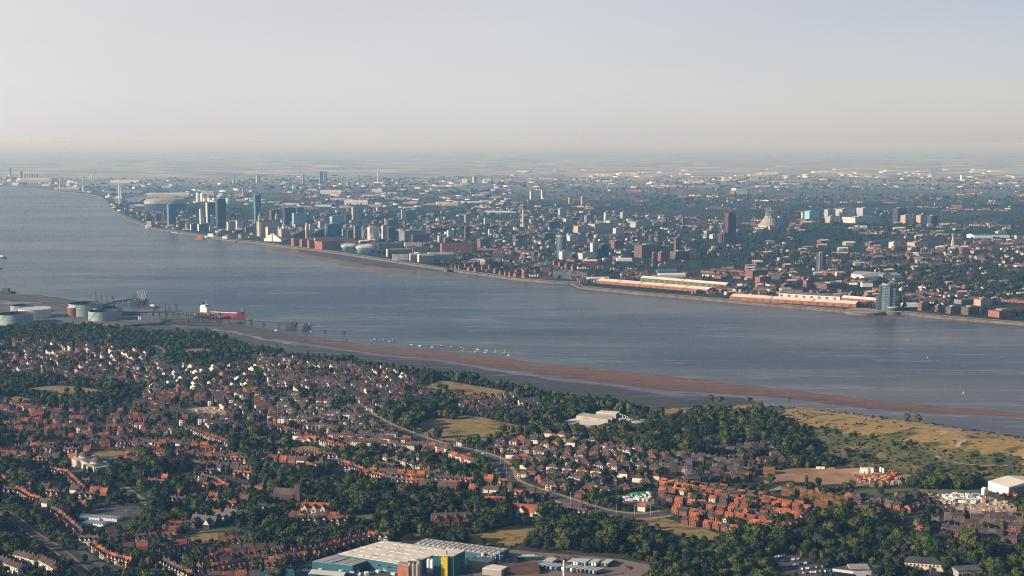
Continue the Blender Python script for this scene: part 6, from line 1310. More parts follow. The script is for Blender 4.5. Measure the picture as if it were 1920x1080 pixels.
wedge(542, 574, 443, 431, 447.5, 'glass_dark', 'glass_dark', 'left black glass wedge beside the domed building', 'glass_wedge', 'office'); wedge(583, 609, 438, 429, 449, 'glass_dark', 'glass_dark', 'right black glass wedge behind the red brick dock', 'glass_wedge', 'office')
x, y = P(575.5, 447); t_ = thing('ventilation_tower', 'pale stone ventilation tower between the black glass wedges', 'tower', (x, y + 10, LZ), R(30)); part('shaft', MB().box(-7, -7, 0, 7, 7, 52, 'stone_pale'), t_); part('top', MB().box(-5, -5, 52, 5, 5, 64, 'stone_pale'), t_); part('wing', MB().box(7, -6, 0, 26, 6, 34, 'stone_pale'), t_)
for a in [(579, 590, 421, 435, 'fac_white', 'small white block above the left black wedge'), (596, 619, 415, 428, 'fac_cream', 'wide cream office behind the right black wedge'), (608, 641, 421, 446, 'fac_glass', 'broad green glass office behind the red dock'), (618, 645, 406, 420, 'fac_teal', 'pale flat roofed offices in the commercial quarter'), (646, 658, 402, 417, 'fac_dark', 'dark block left of the concrete tower'),
          (641, 650, 430, 443, 'fac_cream', 'cream office right of the green glass office'), (650, 662, 432, 446, 'fac_dark', 'dark low office left of the slim grey slabs'), (663, 678, 423, 448, 'fac_grey', 'first slim grey slab behind the big wheel'), (678, 688.5, 425, 449, 'fac_grey', 'second slim grey slab behind the big wheel'), (689, 711.5, 426, 450, 'fac_white', 'white glass block directly behind the big wheel'),
          (715.5, 727, 423, 451, 'fac_white', 'bright white stepped tower right of the big wheel'), (725, 743, 427, 452, 'fac_dark', 'dark stepped tower right of the white stepped tower'), (748, 798, 433.5, 454, 'fac_grey', 'long white and grey hotel with dark windows'), (765, 806, 440, 454, 'fac_brick', 'dark brick hotel in front of the long grey hotel'), (721, 727, 410, 424, 'stone_pale', 'small cream stump tower in the shopping quarter'),
          (722, 745, 413, 425, 'fac_brown', 'brown rooftop block right of the cream stump tower'), (752, 758, 393, 412, 'fac_white', 'slim white tower far behind the big wheel'), (755, 780, 395, 412, 'fac_glass', 'grey glass tower far behind the long hotel'), (798, 842, 428, 438, 'fac_dark', 'long dark roofed shopping block'), (820, 836, 442, 457, 'fac_cream', 'cream block right of the brick hotel'), (831, 848, 446, 458, 'fac_brick', 'orange brick block left of the long dock warehouse'),
          (838, 850, 432, 448, 'fac_white', 'pale striped tower in the southern centre'), (870, 882, 425, 448, 'fac_brown', 'brown slab in the southern centre'), (895, 920, 448, 466, 'fac_brick', 'red brick flats cluster with tall bays'), (915, 925, 430, 440, 'fac_white', 'bright white box block above the brick flats'), (870, 885, 402, 417, 'fac_grey', 'grey slab far behind the spire'), (907, 915, 409, 421, 'fac_white', 'small pale slab left of the broadcasting tower')]:
    T(*a[:4], a[4], a[5], 'office_block', 'office block', .55)
t_, w_, d, h = T(659, 673, 388, 417, 'fac_cream', 'pale concrete tower block standing above the commercial quarter', plant=True); px_split(t_, w_, d, h, 3, 'concrete')
# red brick docks
for i, a in enumerate([(546, 562, 447, 461.5), (562, 576, 449, 463), (576, 590, 451, 465.5), (590, 638, 453.5, 468.5)]):
    t_, w_, d, h = T(*a, 'fac_dock', ['leftmost red brick dock warehouse on the quay', 'second red brick dock warehouse on the quay', 'third red brick dock warehouse on the quay', 'widest red brick dock warehouse on the quay'][i], 'dock_warehouse', 'warehouse', .75, 38, False, 'roof_slate', 'brick_orange', 'red brick dock warehouses')
T(590, 640, 446, 456, 'fac_brick', 'rear dock warehouse with a long white end', 'dock_warehouse', 'warehouse', .2, 14, False, 'roof_grey', 'white_paint', 'red brick dock warehouses'); T(643, 666, 447, 455, 'fac_dock', 'low rear brick warehouse behind the silver arena', 'dock_warehouse', 'warehouse', .4, 14, False, 'roof_slate', None, 'red brick dock warehouses')
t_, w_, d, h = T(825, 886, 457, 475, 'fac_dock', 'very long red brick warehouse beside the basin', 'dock_warehouse', 'warehouse', .28, 16, False, 'roof_slate', None, 'red brick dock warehouses')
# big wheel
x, y = P(697, 456); t_ = thing('ferris_wheel', 'pale observation wheel standing behind the silver arena', 'ferris wheel', (x, y, LZ), R(12)); rw = 15 * y / F; hz_ = rw + 4
rim = MB(); 
for k in range(36):
    a, b_ = k * math.pi / 18, (k + 1) * math.pi / 18
    for s in (-1, 1): rim.bar((rw * math.cos(a), s, hz_ + rw * math.sin(a)), (rw * math.cos(b_), s, hz_ + rw * math.sin(b_)), .5, 'white_paint')
part('rim', rim, t_)
for k in range(18): a = k * math.pi / 9; part('spoke', MB().bar((0, 0, hz_), (rw * math.cos(a), 0, hz_ + rw * math.sin(a)), .22, 'white_paint'), t_); part('gondola', MB().box(-1.2, -1.2, -1.5, 1.2, 1.2, 1.2, 'white_paint', 0, ((rw + 1.5) * math.cos(a), 0), True), t_).location.z = hz_ + (rw + 1.5) * math.sin(a)
for s in (-1, 1): part('leg', MB().bar((0, s * 4, hz_), (-12, s * 10, 0), .8, 'white_paint').bar((0, s * 4, hz_), (12, s * 10, 0), .8, 'white_paint'), t_)
# silver arena shells
def shell(px0, px1, yt, yb, label, m_='pale_metal', glass='glass_teal', name='arena', cat='arena', ratio=.6, ang=14):
    x, y, w_, d, h, rot = box_px(px0, px1, yt, yb, ratio, ang); t_ = thing(name, label, cat, (x, y, LZ), rot); cmark(x, y, w_ * .5); n_ = 14; vs = []; 
    for k, (s, zz) in enumerate([(1, 0), (1.0, .42), (1.12, .62), (1.05, .8), (.7, .95), (.2, 1)]):
        for i in range(24): a = 2 * math.pi * i / 24; c_, s_ = math.cos(a), math.sin(a); q = (abs(c_) ** 4 + abs(s_) ** 4) ** -.25; vs.append((w_ / 2 * s * c_ * q * .9, d / 2 * s * s_ * q * .9, h * zz * (1 if k < 3 else 1 + .06 * c_)))
    f = lambda k: [(k * 24 + i, k * 24 + (i + 1) % 24, (k + 1) * 24 + (i + 1) % 24, (k + 1) * 24 + i) for i in range(24)]
    part('glazing', MB().add(vs[:48], f(0), glass), t_); part('roof', MB().add(vs[24:], f(0) + f(1) + f(2) + f(3) + [tuple(range(96, 120))], m_), t_); return t_
shell(638, 672, 458, 470, 'left silver shell of the arena on the quay'); shell(665, 706, 459, 475.5, 'right silver shell of the arena on the quay')
T(706, 756, 457, 472, 'fac_dark', 'dark glass exhibition hall right of the silver arena', 'exhibition_hall', 'hall', .5, 12, False); T(724, 770, 468, 482, 'fac_dark', 'low dark hall with white end by the quay', 'exhibition_hall', 'hall', .4, 12, False, 'grey_sheet', 'white_paint'); T(757, 792, 455, 463, 'fac_white', 'white low hotel behind the dark exhibition hall', 'exhibition_hall', 'hall', .4, 12, False)
T(772, 806, 464, 475, 'fac_brown', 'brown multi storey car park behind the arched flats', 'car_park_building', 'car park', .4, 12, False); T(736, 765, 477, 488, 'fac_white', 'white low terrace of flats by the quay', 'apartment_block', 'flats', .3, 12, False)
# arched flats
for i, (a, b_, c, d_) in enumerate([(767, 790, 475, 489), (782, 815, 476, 492), (800, 852, 474, 491)]):
    x, y, w_, d, h, rot = box_px(a, b_, c, d_, .5, 18); t_ = thing('apartment_block', ['left', 'middle', 'right'][i] + ' block of arch ended quayside flats with grey roofs', 'flats', (x, y, LZ), rot); cmark(x, y, w_ * .5)
    part('wall', MB().box(-w_ / 2, -d / 2, 0, w_ / 2, d / 2, h * .75, 'fac_grey'), t_); vs = []; n_ = 8
    for s in (-w_ / 2, w_ / 2):
        for k in range(n_ + 1): an = math.pi * k / n_; vs.append((s, -d / 2 * math.cos(an), h * .75 + h * .25 * math.sin(an)))
    part('roof', MB().add(vs, [(k, n_ + 1 + k, n_ + 2 + k, k + 1) for k in range(n_)], 'grey_sheet'), t_); part('gable', MB().add(vs, [tuple(range(n_ + 1))[::-1], tuple(range(n_ + 1, 2 * n_ + 2))], 'stone_pale').box(-w_ / 2 - .3, -d / 2, 0, -w_ / 2 - .02, d / 2, h * .75, 'stone_pale'), t_)
# broadcasting tower
x, y = P(981, 427); hh = 50 * y / F; t_ = thing('broadcasting_tower', 'slender concrete tower with a round saucer head above the shops', 'tower', (x, y, LZ)); part('shaft', MB().lathe(0, 0, [(7.5, 0), (5.4, 10), (4.6, hh * .72)], 'stone_pale', 20), t_, True)
hd = part('saucer', MB().lathe(0, 0, [(4.6, hh * .70), (12, hh * .765), (14, hh * .79), (14, hh * .84), (13, hh * .86), (4, hh * .875), (.1, hh * .88)], 'concrete', 28), t_); part('window_band', MB().lathe(0, 0, [(16.1, hh * .795), (16.1, hh * .825)], 'window_glass', 28), hd)
part('crow_nest', MB().cyl(0, 0, hh * .88, hh * .95, 7.5, 7.5, 'dark_steel', 16), t_); part('antenna', MB().bar((0, 0, hh * .95), (0, 0, hh), .8, 'pale_metal'), t_); LMARK.append(981)
# red sandstone cathedral
x, y = P(1370, 457); t_ = thing('sandstone_cathedral', 'huge dark red sandstone cathedral with one massive square tower', 'cathedral', (x, y + 25, LZ), R(20)); S = y / F; cmark(x, y, 90)
tw = MB().box(-8 * S, -8 * S, 0, 8 * S, 8 * S, 46 * S, 'sandstone_red').box(-8 * S, -8 * S, 46 * S, 8 * S, 8 * S, 58 * S, 'sandstone_red')
for s in (-1, 1):
    for q in (-1, 1): tw.box(s * 7 * S - 1.6 * S, q * 7 * S - 1.6 * S, 0, s * 7 * S + 1.6 * S, q * 7 * S + 1.6 * S, 52 * S, 'sandstone_red').cyl(s * 7.5 * S, q * 7.5 * S, 52 * S, 62 * S, 1.6 * S, 1.2 * S, 'sandstone_red', 8)
to = part('tower', tw, t_)
for k in (-1, 0, 1): part('louvre_window', MB().box(k * 5 * S - S, -9.3 * S, 30 * S, k * 5 * S + S, -9.05 * S, 43 * S, 'dark_steel'), to)
part('nave', MB().box(-22 * S, -5.5 * S, 0, 24 * S, 5.5 * S, 17 * S, 'sandstone_red'), t_); part('roof', MB().gable(-22 * S, -5.5 * S, -9 * S, 5.5 * S, 17 * S, 4 * S, 'copper_green', 'x', .3, 'sandstone_red').gable(9 * S, -5.5 * S, 24 * S, 5.5 * S, 17 * S, 4 * S, 'copper_green', 'x', .3, 'sandstone_red'), t_)
for u in (-14, 14): part('transept', MB().box((u - 4.5) * S, -11 * S, 0, (u + 4.5) * S, 11 * S, 19 * S, 'sandstone_red').gable((u - 4.5) * S, -11 * S, (u + 4.5) * S, 11 * S, 19 * S, 3 * S, 'sandstone_red', 'y', 0, 'sandstone_red'), t_)
for k in range(8): part('buttress', MB().box((-21 + k * 6) * S - .5 * S, -7.5 * S, 0, (-21 + k * 6) * S + .5 * S, -5.5 * S, 19 * S, 'sandstone_red'), t_)
# crown cathedral
x, y = P(1442, 426); S = y / F; t_ = thing('round_cathedral', 'round white cathedral shaped as a tent with a spiked lantern crown', 'cathedral', (x, y + 15, LZ)); cmark(x, y, 70)
part('base', MB().cyl(0, 0, 0, 4 * S, 19 * S, 19 * S, 'stone_pale', 32), t_); part('roof_cone', MB().lathe(0, 0, [(19 * S, 4 * S), (6 * S, 19 * S), (5.6 * S, 21 * S)], 'concrete', 32), t_); lt = part('lantern', MB().cyl(0, 0, 21 * S, 30 * S, 5.6 * S, 5.8 * S, 'glass_blue', 16), t_)
for k in range(16): a = k * math.pi / 8; part('pinnacle', MB().bar((5.8 * S * math.cos(a), 5.8 * S * math.sin(a), 20 * S), (5.4 * S * math.cos(a), 5.4 * S * math.sin(a), 35 * S + (k % 3) * S), .35 * S, 'pale_metal', .1 * S), lt); part('strut', MB().bar((20 * S * math.cos(a), 20 * S * math.sin(a), 1), (6 * S * math.cos(a), 6 * S * math.sin(a), 20.5 * S), .4 * S, 'pale_metal'), t_)
# tall slabs behind
for a in [(993, 1003, 359, 374, 'fac_white', 'left of two pale twin towers on the far ridge'), (1014, 1024, 357, 373, 'fac_white', 'right of two pale twin towers on the far ridge'), (1065.5, 1073, 371, 386, 'fac_tan', 'left tan tower on the wooded ridge'), (1089, 1098, 369, 385, 'fac_tan', 'right tan tower on the wooded ridge'), (1046, 1062, 391, 404, 'fac_teal', 'pale teal flats on the ridge'), (1132, 1144, 399, 413, 'fac_white', 'white slab left of the white striped slab'),
          (1162, 1180, 398, 413, 'fac_stripe', 'white striped slab in the university quarter'), (1095, 1113, 404, 418, 'fac_grey', 'blue grey slab behind the cream offices'), (1075, 1108, 424, 437, 'fac_cream', 'left cream department block'), (1102, 1150, 420, 436, 'fac_cream', 'right cream department block'), (1136, 1160, 414, 433, 'fac_white', 'tall white block above the cream department blocks'), (1181, 1219, 416, 427, 'fac_stripe', 'long low pale hall with a striped front'),
          (1149, 1170, 428, 439, 'fac_white', 'small white offices right of the department blocks'), (1063, 1085, 442, 452, 'fac_white', 'white flat roofed block above the round glass tower'), (1048, 1073, 472, 487, 'fac_white', 'white flats at the foot of the round glass tower'), (1083, 1118, 475, 487, 'fac_white', 'pale grey flats near the marina'), (1106, 1125, 456, 482, 'fac_white', 'white and glass flats, left tower of the cluster'), (1122, 1141, 459, 483, 'fac_dark', 'dark glass flats, right tower of the cluster'),
          (1145, 1170, 452, 468, 'fac_brick', 'red and white block right of the glass cluster'), (1165, 1178, 478, 483, 'fac_brown', 'low brown block by the brick works'), (1189, 1240, 460, 484, 'fac_brown', 'dark brown brick brewery block'), (1194, 1203, 456, 475, 'fac_brick', 'brick stair tower of the brewery'), (1263, 1277, 446, 480, 'fac_brown', 'tall dark brown slab left of the sandstone cathedral'), (1222, 1232, 474, 487, 'fac_brick', 'left orange brick flats below the dark slab'), (1233, 1252, 473, 490, 'fac_brick', 'middle orange brick flats below the dark slab'),
          (1256, 1292, 472, 488, 'fac_brown', 'right brown flats below the dark slab'), (1283, 1306, 469, 485, 'fac_tan', 'tan block beside the wooded slope'), (1278, 1285, 408, 420, 'fac_brick', 'small tan slab in the university quarter'), (1330, 1350, 440, 448, 'fac_white', 'low pale block left of the sandstone cathedral'), (1350, 1362, 420, 430, 'fac_glass', 'glass block left of the sandstone tower'), (961, 985, 442, 452, 'fac_brown', 'brown block under the broadcasting tower'), (1016, 1040, 438, 450, 'fac_dark', 'dark block right of the broadcasting tower'),
          (1023, 1050, 416, 429, 'fac_dark', 'black box building behind the broadcasting tower'), (1502, 1510, 398, 411, 'fac_white', 'white end block left of the teal hospital'), (1508, 1536, 396, 412, 'hospital_teal', 'bright teal hospital block'), (1545, 1566, 393, 412, 'fac_stripe', 'left white hospital ward block'), (1562, 1610, 392, 411, 'fac_stripe', 'middle white hospital ward block'), (1605, 1640, 390, 411, 'fac_stripe', 'right striped hospital ward tower'), (1547, 1575, 406, 418, 'fac_cream', 'low cream hospital block in front'),
          (1578, 1650, 408, 419, 'fac_white', 'long low white hospital wing'), (1673, 1699, 391, 419, 'fac_dark', 'tall dark green slab beside the hospital'), (1688, 1713, 404, 421, 'fac_tan', 'left tan flats right of the dark slab'), (1717, 1740, 404, 421, 'fac_tan', 'middle tan flats with diagonal front'), (1738, 1759, 405, 424, 'fac_dark', 'dark flats right of the tan flats'), (1621, 1650, 455, 462, 'fac_brown', 'low terrace of old flats on the right'), (1666, 1690, 454, 466, 'fac_white', 'white flats in the right hand suburb'),
          (1700, 1740, 455, 465, 'fac_tan', 'tan gabled terrace in the right hand suburb'), (1397, 1440, 508, 524, 'fac_brick', 'orange brick flats above the green fronted sheds'), (1415, 1446, 520, 533, 'fac_dock', 'long brick flats above the green fronted sheds'), (1505, 1526, 526, 541, 'fac_brick', 'square brick block above the riverside sheds'), (1530, 1588, 533, 543, 'fac_brown', 'long brown industrial block above the riverside sheds'),
          (1720, 1740, 568, 583, 'fac_brick', 'dark brick office right of the riverside tower'), (1752, 1767, 573, 585, 'fac_brick', 'small dark brick office on the right quay'), (1772, 1800, 576, 589, 'fac_brown', 'left tent roofed office on the right quay'), (1802, 1836, 577, 591, 'fac_brown', 'right tent roofed office on the right quay'), (1852, 1905, 584, 596, 'fac_dock', 'orange brick gabled flats at the right end of the quay'), (1825, 1860, 562, 574, 'fac_tan', 'tan office block on the right quay'), (1788, 1825, 563, 571, 'fac_grey', 'long grey shed office on the right quay'),
          (418, 421, 336, 350, 'fac_white', 'left of two thin pale towers in the northern docks'), (421.5, 424.5, 336, 350, 'fac_white', 'right of two thin pale towers in the northern docks'), (436, 442, 337, 344, 'fac_white', 'left pale slab on the northern horizon'), (443, 449, 337, 344, 'fac_white', 'right pale slab on the northern horizon'), (480, 488, 329, 343, 'fac_white', 'pale tower above the tall glass tower'), (454, 459, 352, 369, 'fac_white', 'thin pale slab left of the tall glass tower'), (567, 571, 328, 346, 'fac_tan', 'thin tan tower on the northern horizon'), (598, 607, 322, 344, 'fac_grey', 'left of twin grey towers on the horizon'), (606, 614, 322, 343, 'fac_white', 'right of twin grey towers on the horizon'),
          (650, 657, 341, 351, 'fac_white', 'small pale slab on the northern horizon'), (886, 895, 331, 344, 'fac_white', 'small white slab on the middle horizon'), (18, 21, 315, 328, 'concrete', 'thin pale tower at the far left edge'), (1800, 1807, 329, 337, 'white_paint', 'white water tower on the right horizon'), (1653, 1662, 558, 568, 'fac_white', 'white annex behind the riverside tower')]:
    T(*a[:4], a[4], a[5], 'office_block' if a[3] - a[2] < 14 else 'tower_block', 'block', .55)
t_, w_, d, h = T(1530, 1548, 474, 509, 'fac_dark', 'dark twin slab with two bright white fins on the right', 'tower_block', 'tower block', .5, 24)
for k in (-.42, -.12): part('fin', MB().box(w_ * k - 2, -d / 2 - 1.2, 0, w_ * k + 2.2, -d / 2 - .1, h + 2, 'white_paint'), t_)
# round glass tower and riverside tower
for px0, px1, yt, yb, lb, m_ in [(1043.5, 1062, 444, 486, 'round blue glass tower with a pale left flank by the marina', 'fac_glass'), (1652, 1679, 535, 584, 'stepped blue glass tower with balconies standing by the river wall', 'fac_glass')]:
    x, y = P((px0 + px1) / 2, yb); r_ = (px1 - px0) / 2 * y / F; h = (yb - yt) * y / F; t_ = thing('round_tower', lb, 'tower', (x, y + r_, LZ)); cmark(x, y, r_ + 10)
    part('wall', MB().cyl(0, 0, 0, h, r_ * .95, r_ * .95, m_, 24, 'roof_grey'), t_); part('side_panel', MB().box(-r_ - .5, -r_ * .5, 0, -r_ * .6, r_ * .4, h * .97, 'glass_blue' if yb > 500 else 'glass_teal'), t_)
    if yb > 500:
        part('wing', MB().box(-r_ * 1.2, -r_ * .2, 0, -r_ * .2, r_ * 1.2, h * .55, 'fac_dark').box(r_ * .2, -r_ * .9, 0, r_ * 1.0, r_, h * .9, 'fac_glass'), t_); part('balconies', MB().box(-2.4, -r_ - 1.2, 4, 2.4, -r_ + 2, h * .93, 'fac_grey'), t_)
    part('crown', MB().lathe(0, 0, [(r_ * .7, h), (r_ * .7, h + 4), (r_ * .5, h + 4.2)], 'grey_sheet', 20), t_)
x, y = P(1672, 584); t_ = thing('round_pavilion', 'low white and glass drum on a round stone bastion by the river', 'pavilion', (x, y, 0)); part('bastion', MB().lathe(0, 0, [(27, -2), (26, 5), (26, 6.5), (24, 6.5)], 'quay_stone', 32), t_); part('terrace', MB().cyl(0, 0, 5, 6.2, 25, 25, 'path_pale', 32), t_); part('drum', MB().cyl(2, 8, 6, 15, 14, 14, 'glass_blue', 24, 'white_paint').cyl(2, 8, 15, 16, 15, 15, 'white_paint', 24), t_)
x, y = P(1620, 583); t_ = thing('bastion', 'round stone bastion left of the drum pavilion', 'bastion', (x, y, 0)); part('wall', MB().lathe(0, 0, [(50, -2), (49, 5), (49, 6.5), (47, 6.5)], 'quay_stone', 32), t_); part('paving', MB().cyl(0, 0, 5, 5.8, 48, 48, 'path_pale', 32), t_)
x, y = P(839, 507); t_ = thing('bastion', 'dark octagonal stone dock bastion left of the brick marina houses', 'bastion', (x, y, 0)); part('wall', MB().cyl(0, 0, -2, 9, 11, 10, 'quay_stone', 8), t_); part('hut', MB().cyl(0, 0, 9, 14, 6, 5, 'sandstone_red', 8), t_)
# riverside sheds
def long_shed(pts, h, d, wallm, roofm, label, n_, frontm=None, name='riverside_shed', door='red_paint'):
    a, b_ = Vector(P(*pts[0])), Vector(P(*pts[1])); dn = (b_ - a); L = dn.length; rot = math.atan2(dn.y, dn.x); c = (a + b_) / 2 + Vector((-dn.y, dn.x)).normalized() * d / 2 * (1 if dn.x > 0 else -1)
    t_ = thing(name, label, 'shed', (c.x, c.y, LZ), rot); cmark(c.x, c.y, L * .3)
    for s in (-.4, -.2, .2, .4): cmark(c.x + dn.x * s, c.y + dn.y * s, 30)
    part('wall', MB().box(-L / 2, -d / 2, 0, L / 2, d / 2, h, wallm), t_); ro = MB()
    for k in range(n_):
        g_ = 1.5; ro.gable(-L / 2 + k * L / n_ + g_, -d / 2, -L / 2 + (k + 1) * L / n_ - g_, d / 2, h, 5, roofm, 'x', .3, wallm)
    part('roof', ro, t_)
    if frontm:
        for k in range(int(L / 20)): part('door', MB().box(-L / 2 + k * 20 + 4, -d / 2 - .3, 0, -L / 2 + k * 20 + 11, -d / 2 - .02, h * .7, frontm if k % 2 else door), t_)
long_shed(((1118, 531), (1327, 549)), 8, 42, 'brick_orange', 'white_roof', 'long brick shed with white roofs along the river wall, left', 5, 'brick_brown', door='brick_red'); long_shed(((1368, 562), (1605, 577)), 9, 42, 'brick_orange', 'white_roof', 'long brick shed with white roofs along the river wall, right', 3, 'brick_brown', door='brick_red')
long_shed(((1200, 527), (1362, 541)), 10, 24, 'brick_brown', 'white_roof', 'flat white roofed retail row with bright green fronts', 2, 'green_paint', 'retail_row', 'green_paint'); long_shed(((1460, 556), (1575, 563)), 9, 26, 'pale_metal', 'roof_grey', 'grey retail shed with red panels behind the riverside shed', 2, 'red_paint', 'retail_row'); long_shed(((1577, 563), (1652, 569)), 7, 20, 'brick_orange', 'white_roof', 'low cream roofed shed left of the riverside tower', 1, 'red_paint')
long_shed(((1595, 520), (1655, 524)), 12, 60, 'grey_sheet', 'grey_sheet', 'blue grey warehouse with a white end right of the twin slab', 1, 'white_paint', 'warehouse', 'white_paint'); long_shed(((1620, 526), (1690, 521)), 10, 40, 'white_paint', 'grey_sheet', 'white fronted warehouse right of the blue grey one', 1, None, 'warehouse')
# stadiums
def stadium(px0, px1, yt, yb, label, bowlm, roofm, gm):
    x, y, w_, d, h, rot = box_px(px0, px1, yt, yb, .75, 8); t_ = thing('stadium', label, 'stadium', (x, y, LZ), rot); cmark(x, y, w_ * .55); n_ = 40; rings = [(1, 0), (1.02, .55), (1.0, .85), (.9, 1.0), (.62, .92)]; vs = []
    for s, zz in rings:
        for i in range(n_): a = 2 * math.pi * i / n_; c_, s_ = math.cos(a), math.sin(a); q = (abs(c_) ** 3 + abs(s_) ** 3) ** (-1 / 3); vs.append((w_ / 2 * s * c_ * q * .9, d / 2 * s * s_ * q * .9, h * zz * (1 - .12 * abs(c_))))
    f = lambda k: [(k * n_ + i, k * n_ + (i + 1) % n_, (k + 1) * n_ + (i + 1) % n_, (k + 1) * n_ + i) for i in range(n_)]
    part('facade', MB().add(vs[:2 * n_], f(0), bowlm), t_); part('roof', MB().add(vs[n_:], f(0) + f(1) + f(2), roofm), t_); part('pitch', MB().box(-w_ * .22, -d * .2, 0, w_ * .22, d * .2, 1, gm), t_)
stadium(264, 358, 372, 394, 'wide silver stadium bowl beside the northern docks', 'fac_dark', 'grey_sheet', 'green_grass'); 
x, y, w_, d, h, rot = box_px(1367, 1432, 349, 364, .6, 14); t_ = thing('stadium', 'pale roofed football ground on the right horizon', 'stadium', (x, y, LZ), rot); part('main_stand', MB().box(-w_ / 2, -d / 2, 0, -w_ * .1, d * .1, h * .7, 'pale_metal'), t_); part('roof', MB().add([(-w_ / 2, -d / 2, h), (0, -d / 2, h * .95), (w_ * .1, d * .1, h * .7), (-w_ / 2, d * .1, h * .7)], [(0, 1, 2, 3)], 'white_paint').bar((-w_ / 2, -d / 2, h * 1.05), (0, -d / 2, h * .7), 3, 'white_paint'), t_); part('side_stand', MB().box(-w_ * .1, -d * .3, 0, w_ / 2, 0, h * .3, 'white_paint').box(-w_ / 2 - 15, -d / 2, 0, -w_ / 2, 0, h * .45, 'brick_orange'), t_)
# turbines, silos, cranes in the north docks
def turbine(px, yh, yb, label, a0, rl):
    x, y = P(px, yb); h = (yb - yh) * y / F; t_ = thing('wind_turbine', label, 'wind turbine', (x, y, LZ), R(15), 'wind turbines on the north docks'); part('tower', MB().cyl(0, 0, 0, h, 4.5, 3, 'white_paint', 12), t_); part('nacelle', MB().box(-3, -6, h - 2, 3, 6, h + 3, 'white_paint', bottom=True), t_)
    for k in range(3): a = a0 + k * 2.094; rr = rl * y / F; part('blade', MB().bar((0, -7, h), (rr * math.cos(a), -7, h + rr * math.sin(a)), 2.2, 'white_paint', .7, 4), t_)
turbine(112, 334, 357, 'leftmost white wind turbine on the quay', 1.5, 14); turbine(156, 337, 360, 'second white wind turbine with a slanting blade', .45, 15); turbine(224, 345, 383, 'nearest white wind turbine at the bend of the docks', 2.3, 15); turbine(226.5, 350, 377, 'wind turbine partly behind the nearest one', 1.2, 13)
def silos(px0, n_, stp, r_px, yt, yb, m_, label):
    x, y = P(px0, yb); t_ = thing('silo_bank', label, 'silos', (x, y, LZ)); r_ = r_px * y / F; h = (yb - yt) * y / F
    for k in range(n_): part('silo', MB().cyl(k * stp * y / F, 0, 0, h * .85, r_, r_, m_, 14).lathe(k * stp * y / F, 0, [(r_, h * .85), (r_ * .6, h * .97), (.1, h)], m_, 14), t_)
silos(39, 1, 1, 3.6, 320, 333, 'concrete', 'single pale silo at the far left docks'); silos(46, 6, 4.6, 2.3, 325, 334, 'grey_sheet', 'row of grey grain silos at the far left docks'); silos(371, 2, 8.5, 3.4, 361, 378, 'white_paint', 'pair of tall white silos behind the stadium'); silos(384, 6, 8.6, 3.6, 371, 378, 'white_paint', 'row of low white tanks behind the stadium')
def wh(px0, px1, yt, yb, wm, rm, label, ratio=.4, ang=8):
    x, y, w_, d, h, rot = box_px(px0, px1, yt, yb, ratio, ang); t_ = thing('warehouse', label, 'warehouse', (x, y, LZ), rot); cmark(x, y, w_ * .5)
    hw = h * .7; part('wall', MB().box(-w_ / 2, -d / 2, 0, w_ / 2, d / 2, hw, wm), t_); part('roof', MB().gable(-w_ / 2, -d / 2, w_ / 2, d / 2, hw, h * .3, rm, 'x', 0, wm), t_)
for a in [(40, 99, 334, 343, 'stone_pale', 'far_pale', 'long cream warehouse at the far left docks'), (277, 357, 362, 371, 'stone_pale', 'far_pale', 'long cream warehouse behind the silver stadium'), (23, 35, 343, 348, 'white_paint', 'white_paint', 'small white store on the far left quay'), (80, 92, 344, 349, 'white_paint', 'grey_sheet', 'grey store between silos and first turbine'), (122, 131, 346, 352, 'stone_pale', 'far_pale', 'cream gabled store between two turbines'), (102, 150, 352, 358, 'grey_sheet', 'pale_metal', 'low grey sheds between two turbines'),
          (208, 262, 338, 343, 'white_paint', 'white_roof', 'long white depot behind the nearest turbine'), (215, 229, 368, 381, 'grey_sheet', 'pale_metal', 'curved grey store at the foot of the nearest turbine'), (254, 300, 384, 392, 'brick_brown', 'pale_metal', 'low brown shed left of the stadium front'), (600, 640, 357, 364, 'white_paint', 'white_roof', 'white depot beyond the commercial quarter'), (645, 690, 376, 384, 'white_paint', 'white_roof', 'broad white roofed market behind the concrete tower'), (590, 622, 384, 388, 'white_paint', 'white_roof', 'low white shed left of the market roofs'), (697, 716, 355, 361, 'white_paint', 'white_roof', 'domed white hall on the middle plain'),
          (1815, 1890, 439, 447, 'white_paint', 'teal_sheet', 'low market hall with bright blue green roofs on the right'), (905, 955, 396, 402, 'pale_metal', 'white_roof', 'pale shed far behind the broadcasting tower'), (938, 968, 397, 403, 'teal_sheet', 'pale_metal', 'pale blue shed left of the broadcasting tower'), (1700, 1722, 473, 479, 'white_paint', 'white_roof', 'white depot in the right hand suburb'), (1560, 1590, 473, 479, 'brick_orange', 'pale_metal', 'long pale roofed depot right of the twin slab'), (1614, 1636, 528, 538, 'white_paint', 'roof_grey', 'white gabled hall above the riverside sheds'),
          (1690, 1720, 568, 576, 'white_paint', 'pale_metal', 'pale shed right of the riverside tower'), (1155, 1185, 484, 490, 'white_paint', 'white_roof', 'white curved roof hall near the glass cluster'), (1092, 1120, 487, 495, 'red_paint', 'white_roof', 'red and white supermarket near the marina'), (1100, 1142, 520, 526, 'pale_metal', 'white_roof', 'pale shed at the left end of the riverside sheds'), (1233, 1285, 513, 521, 'pale_metal', 'white_roof', 'white warehouse above the green fronted row'), (1230, 1270, 505, 514, 'blue_paint', 'roof_grey', 'blue sided warehouse above the green fronted row')]: wh(*a)
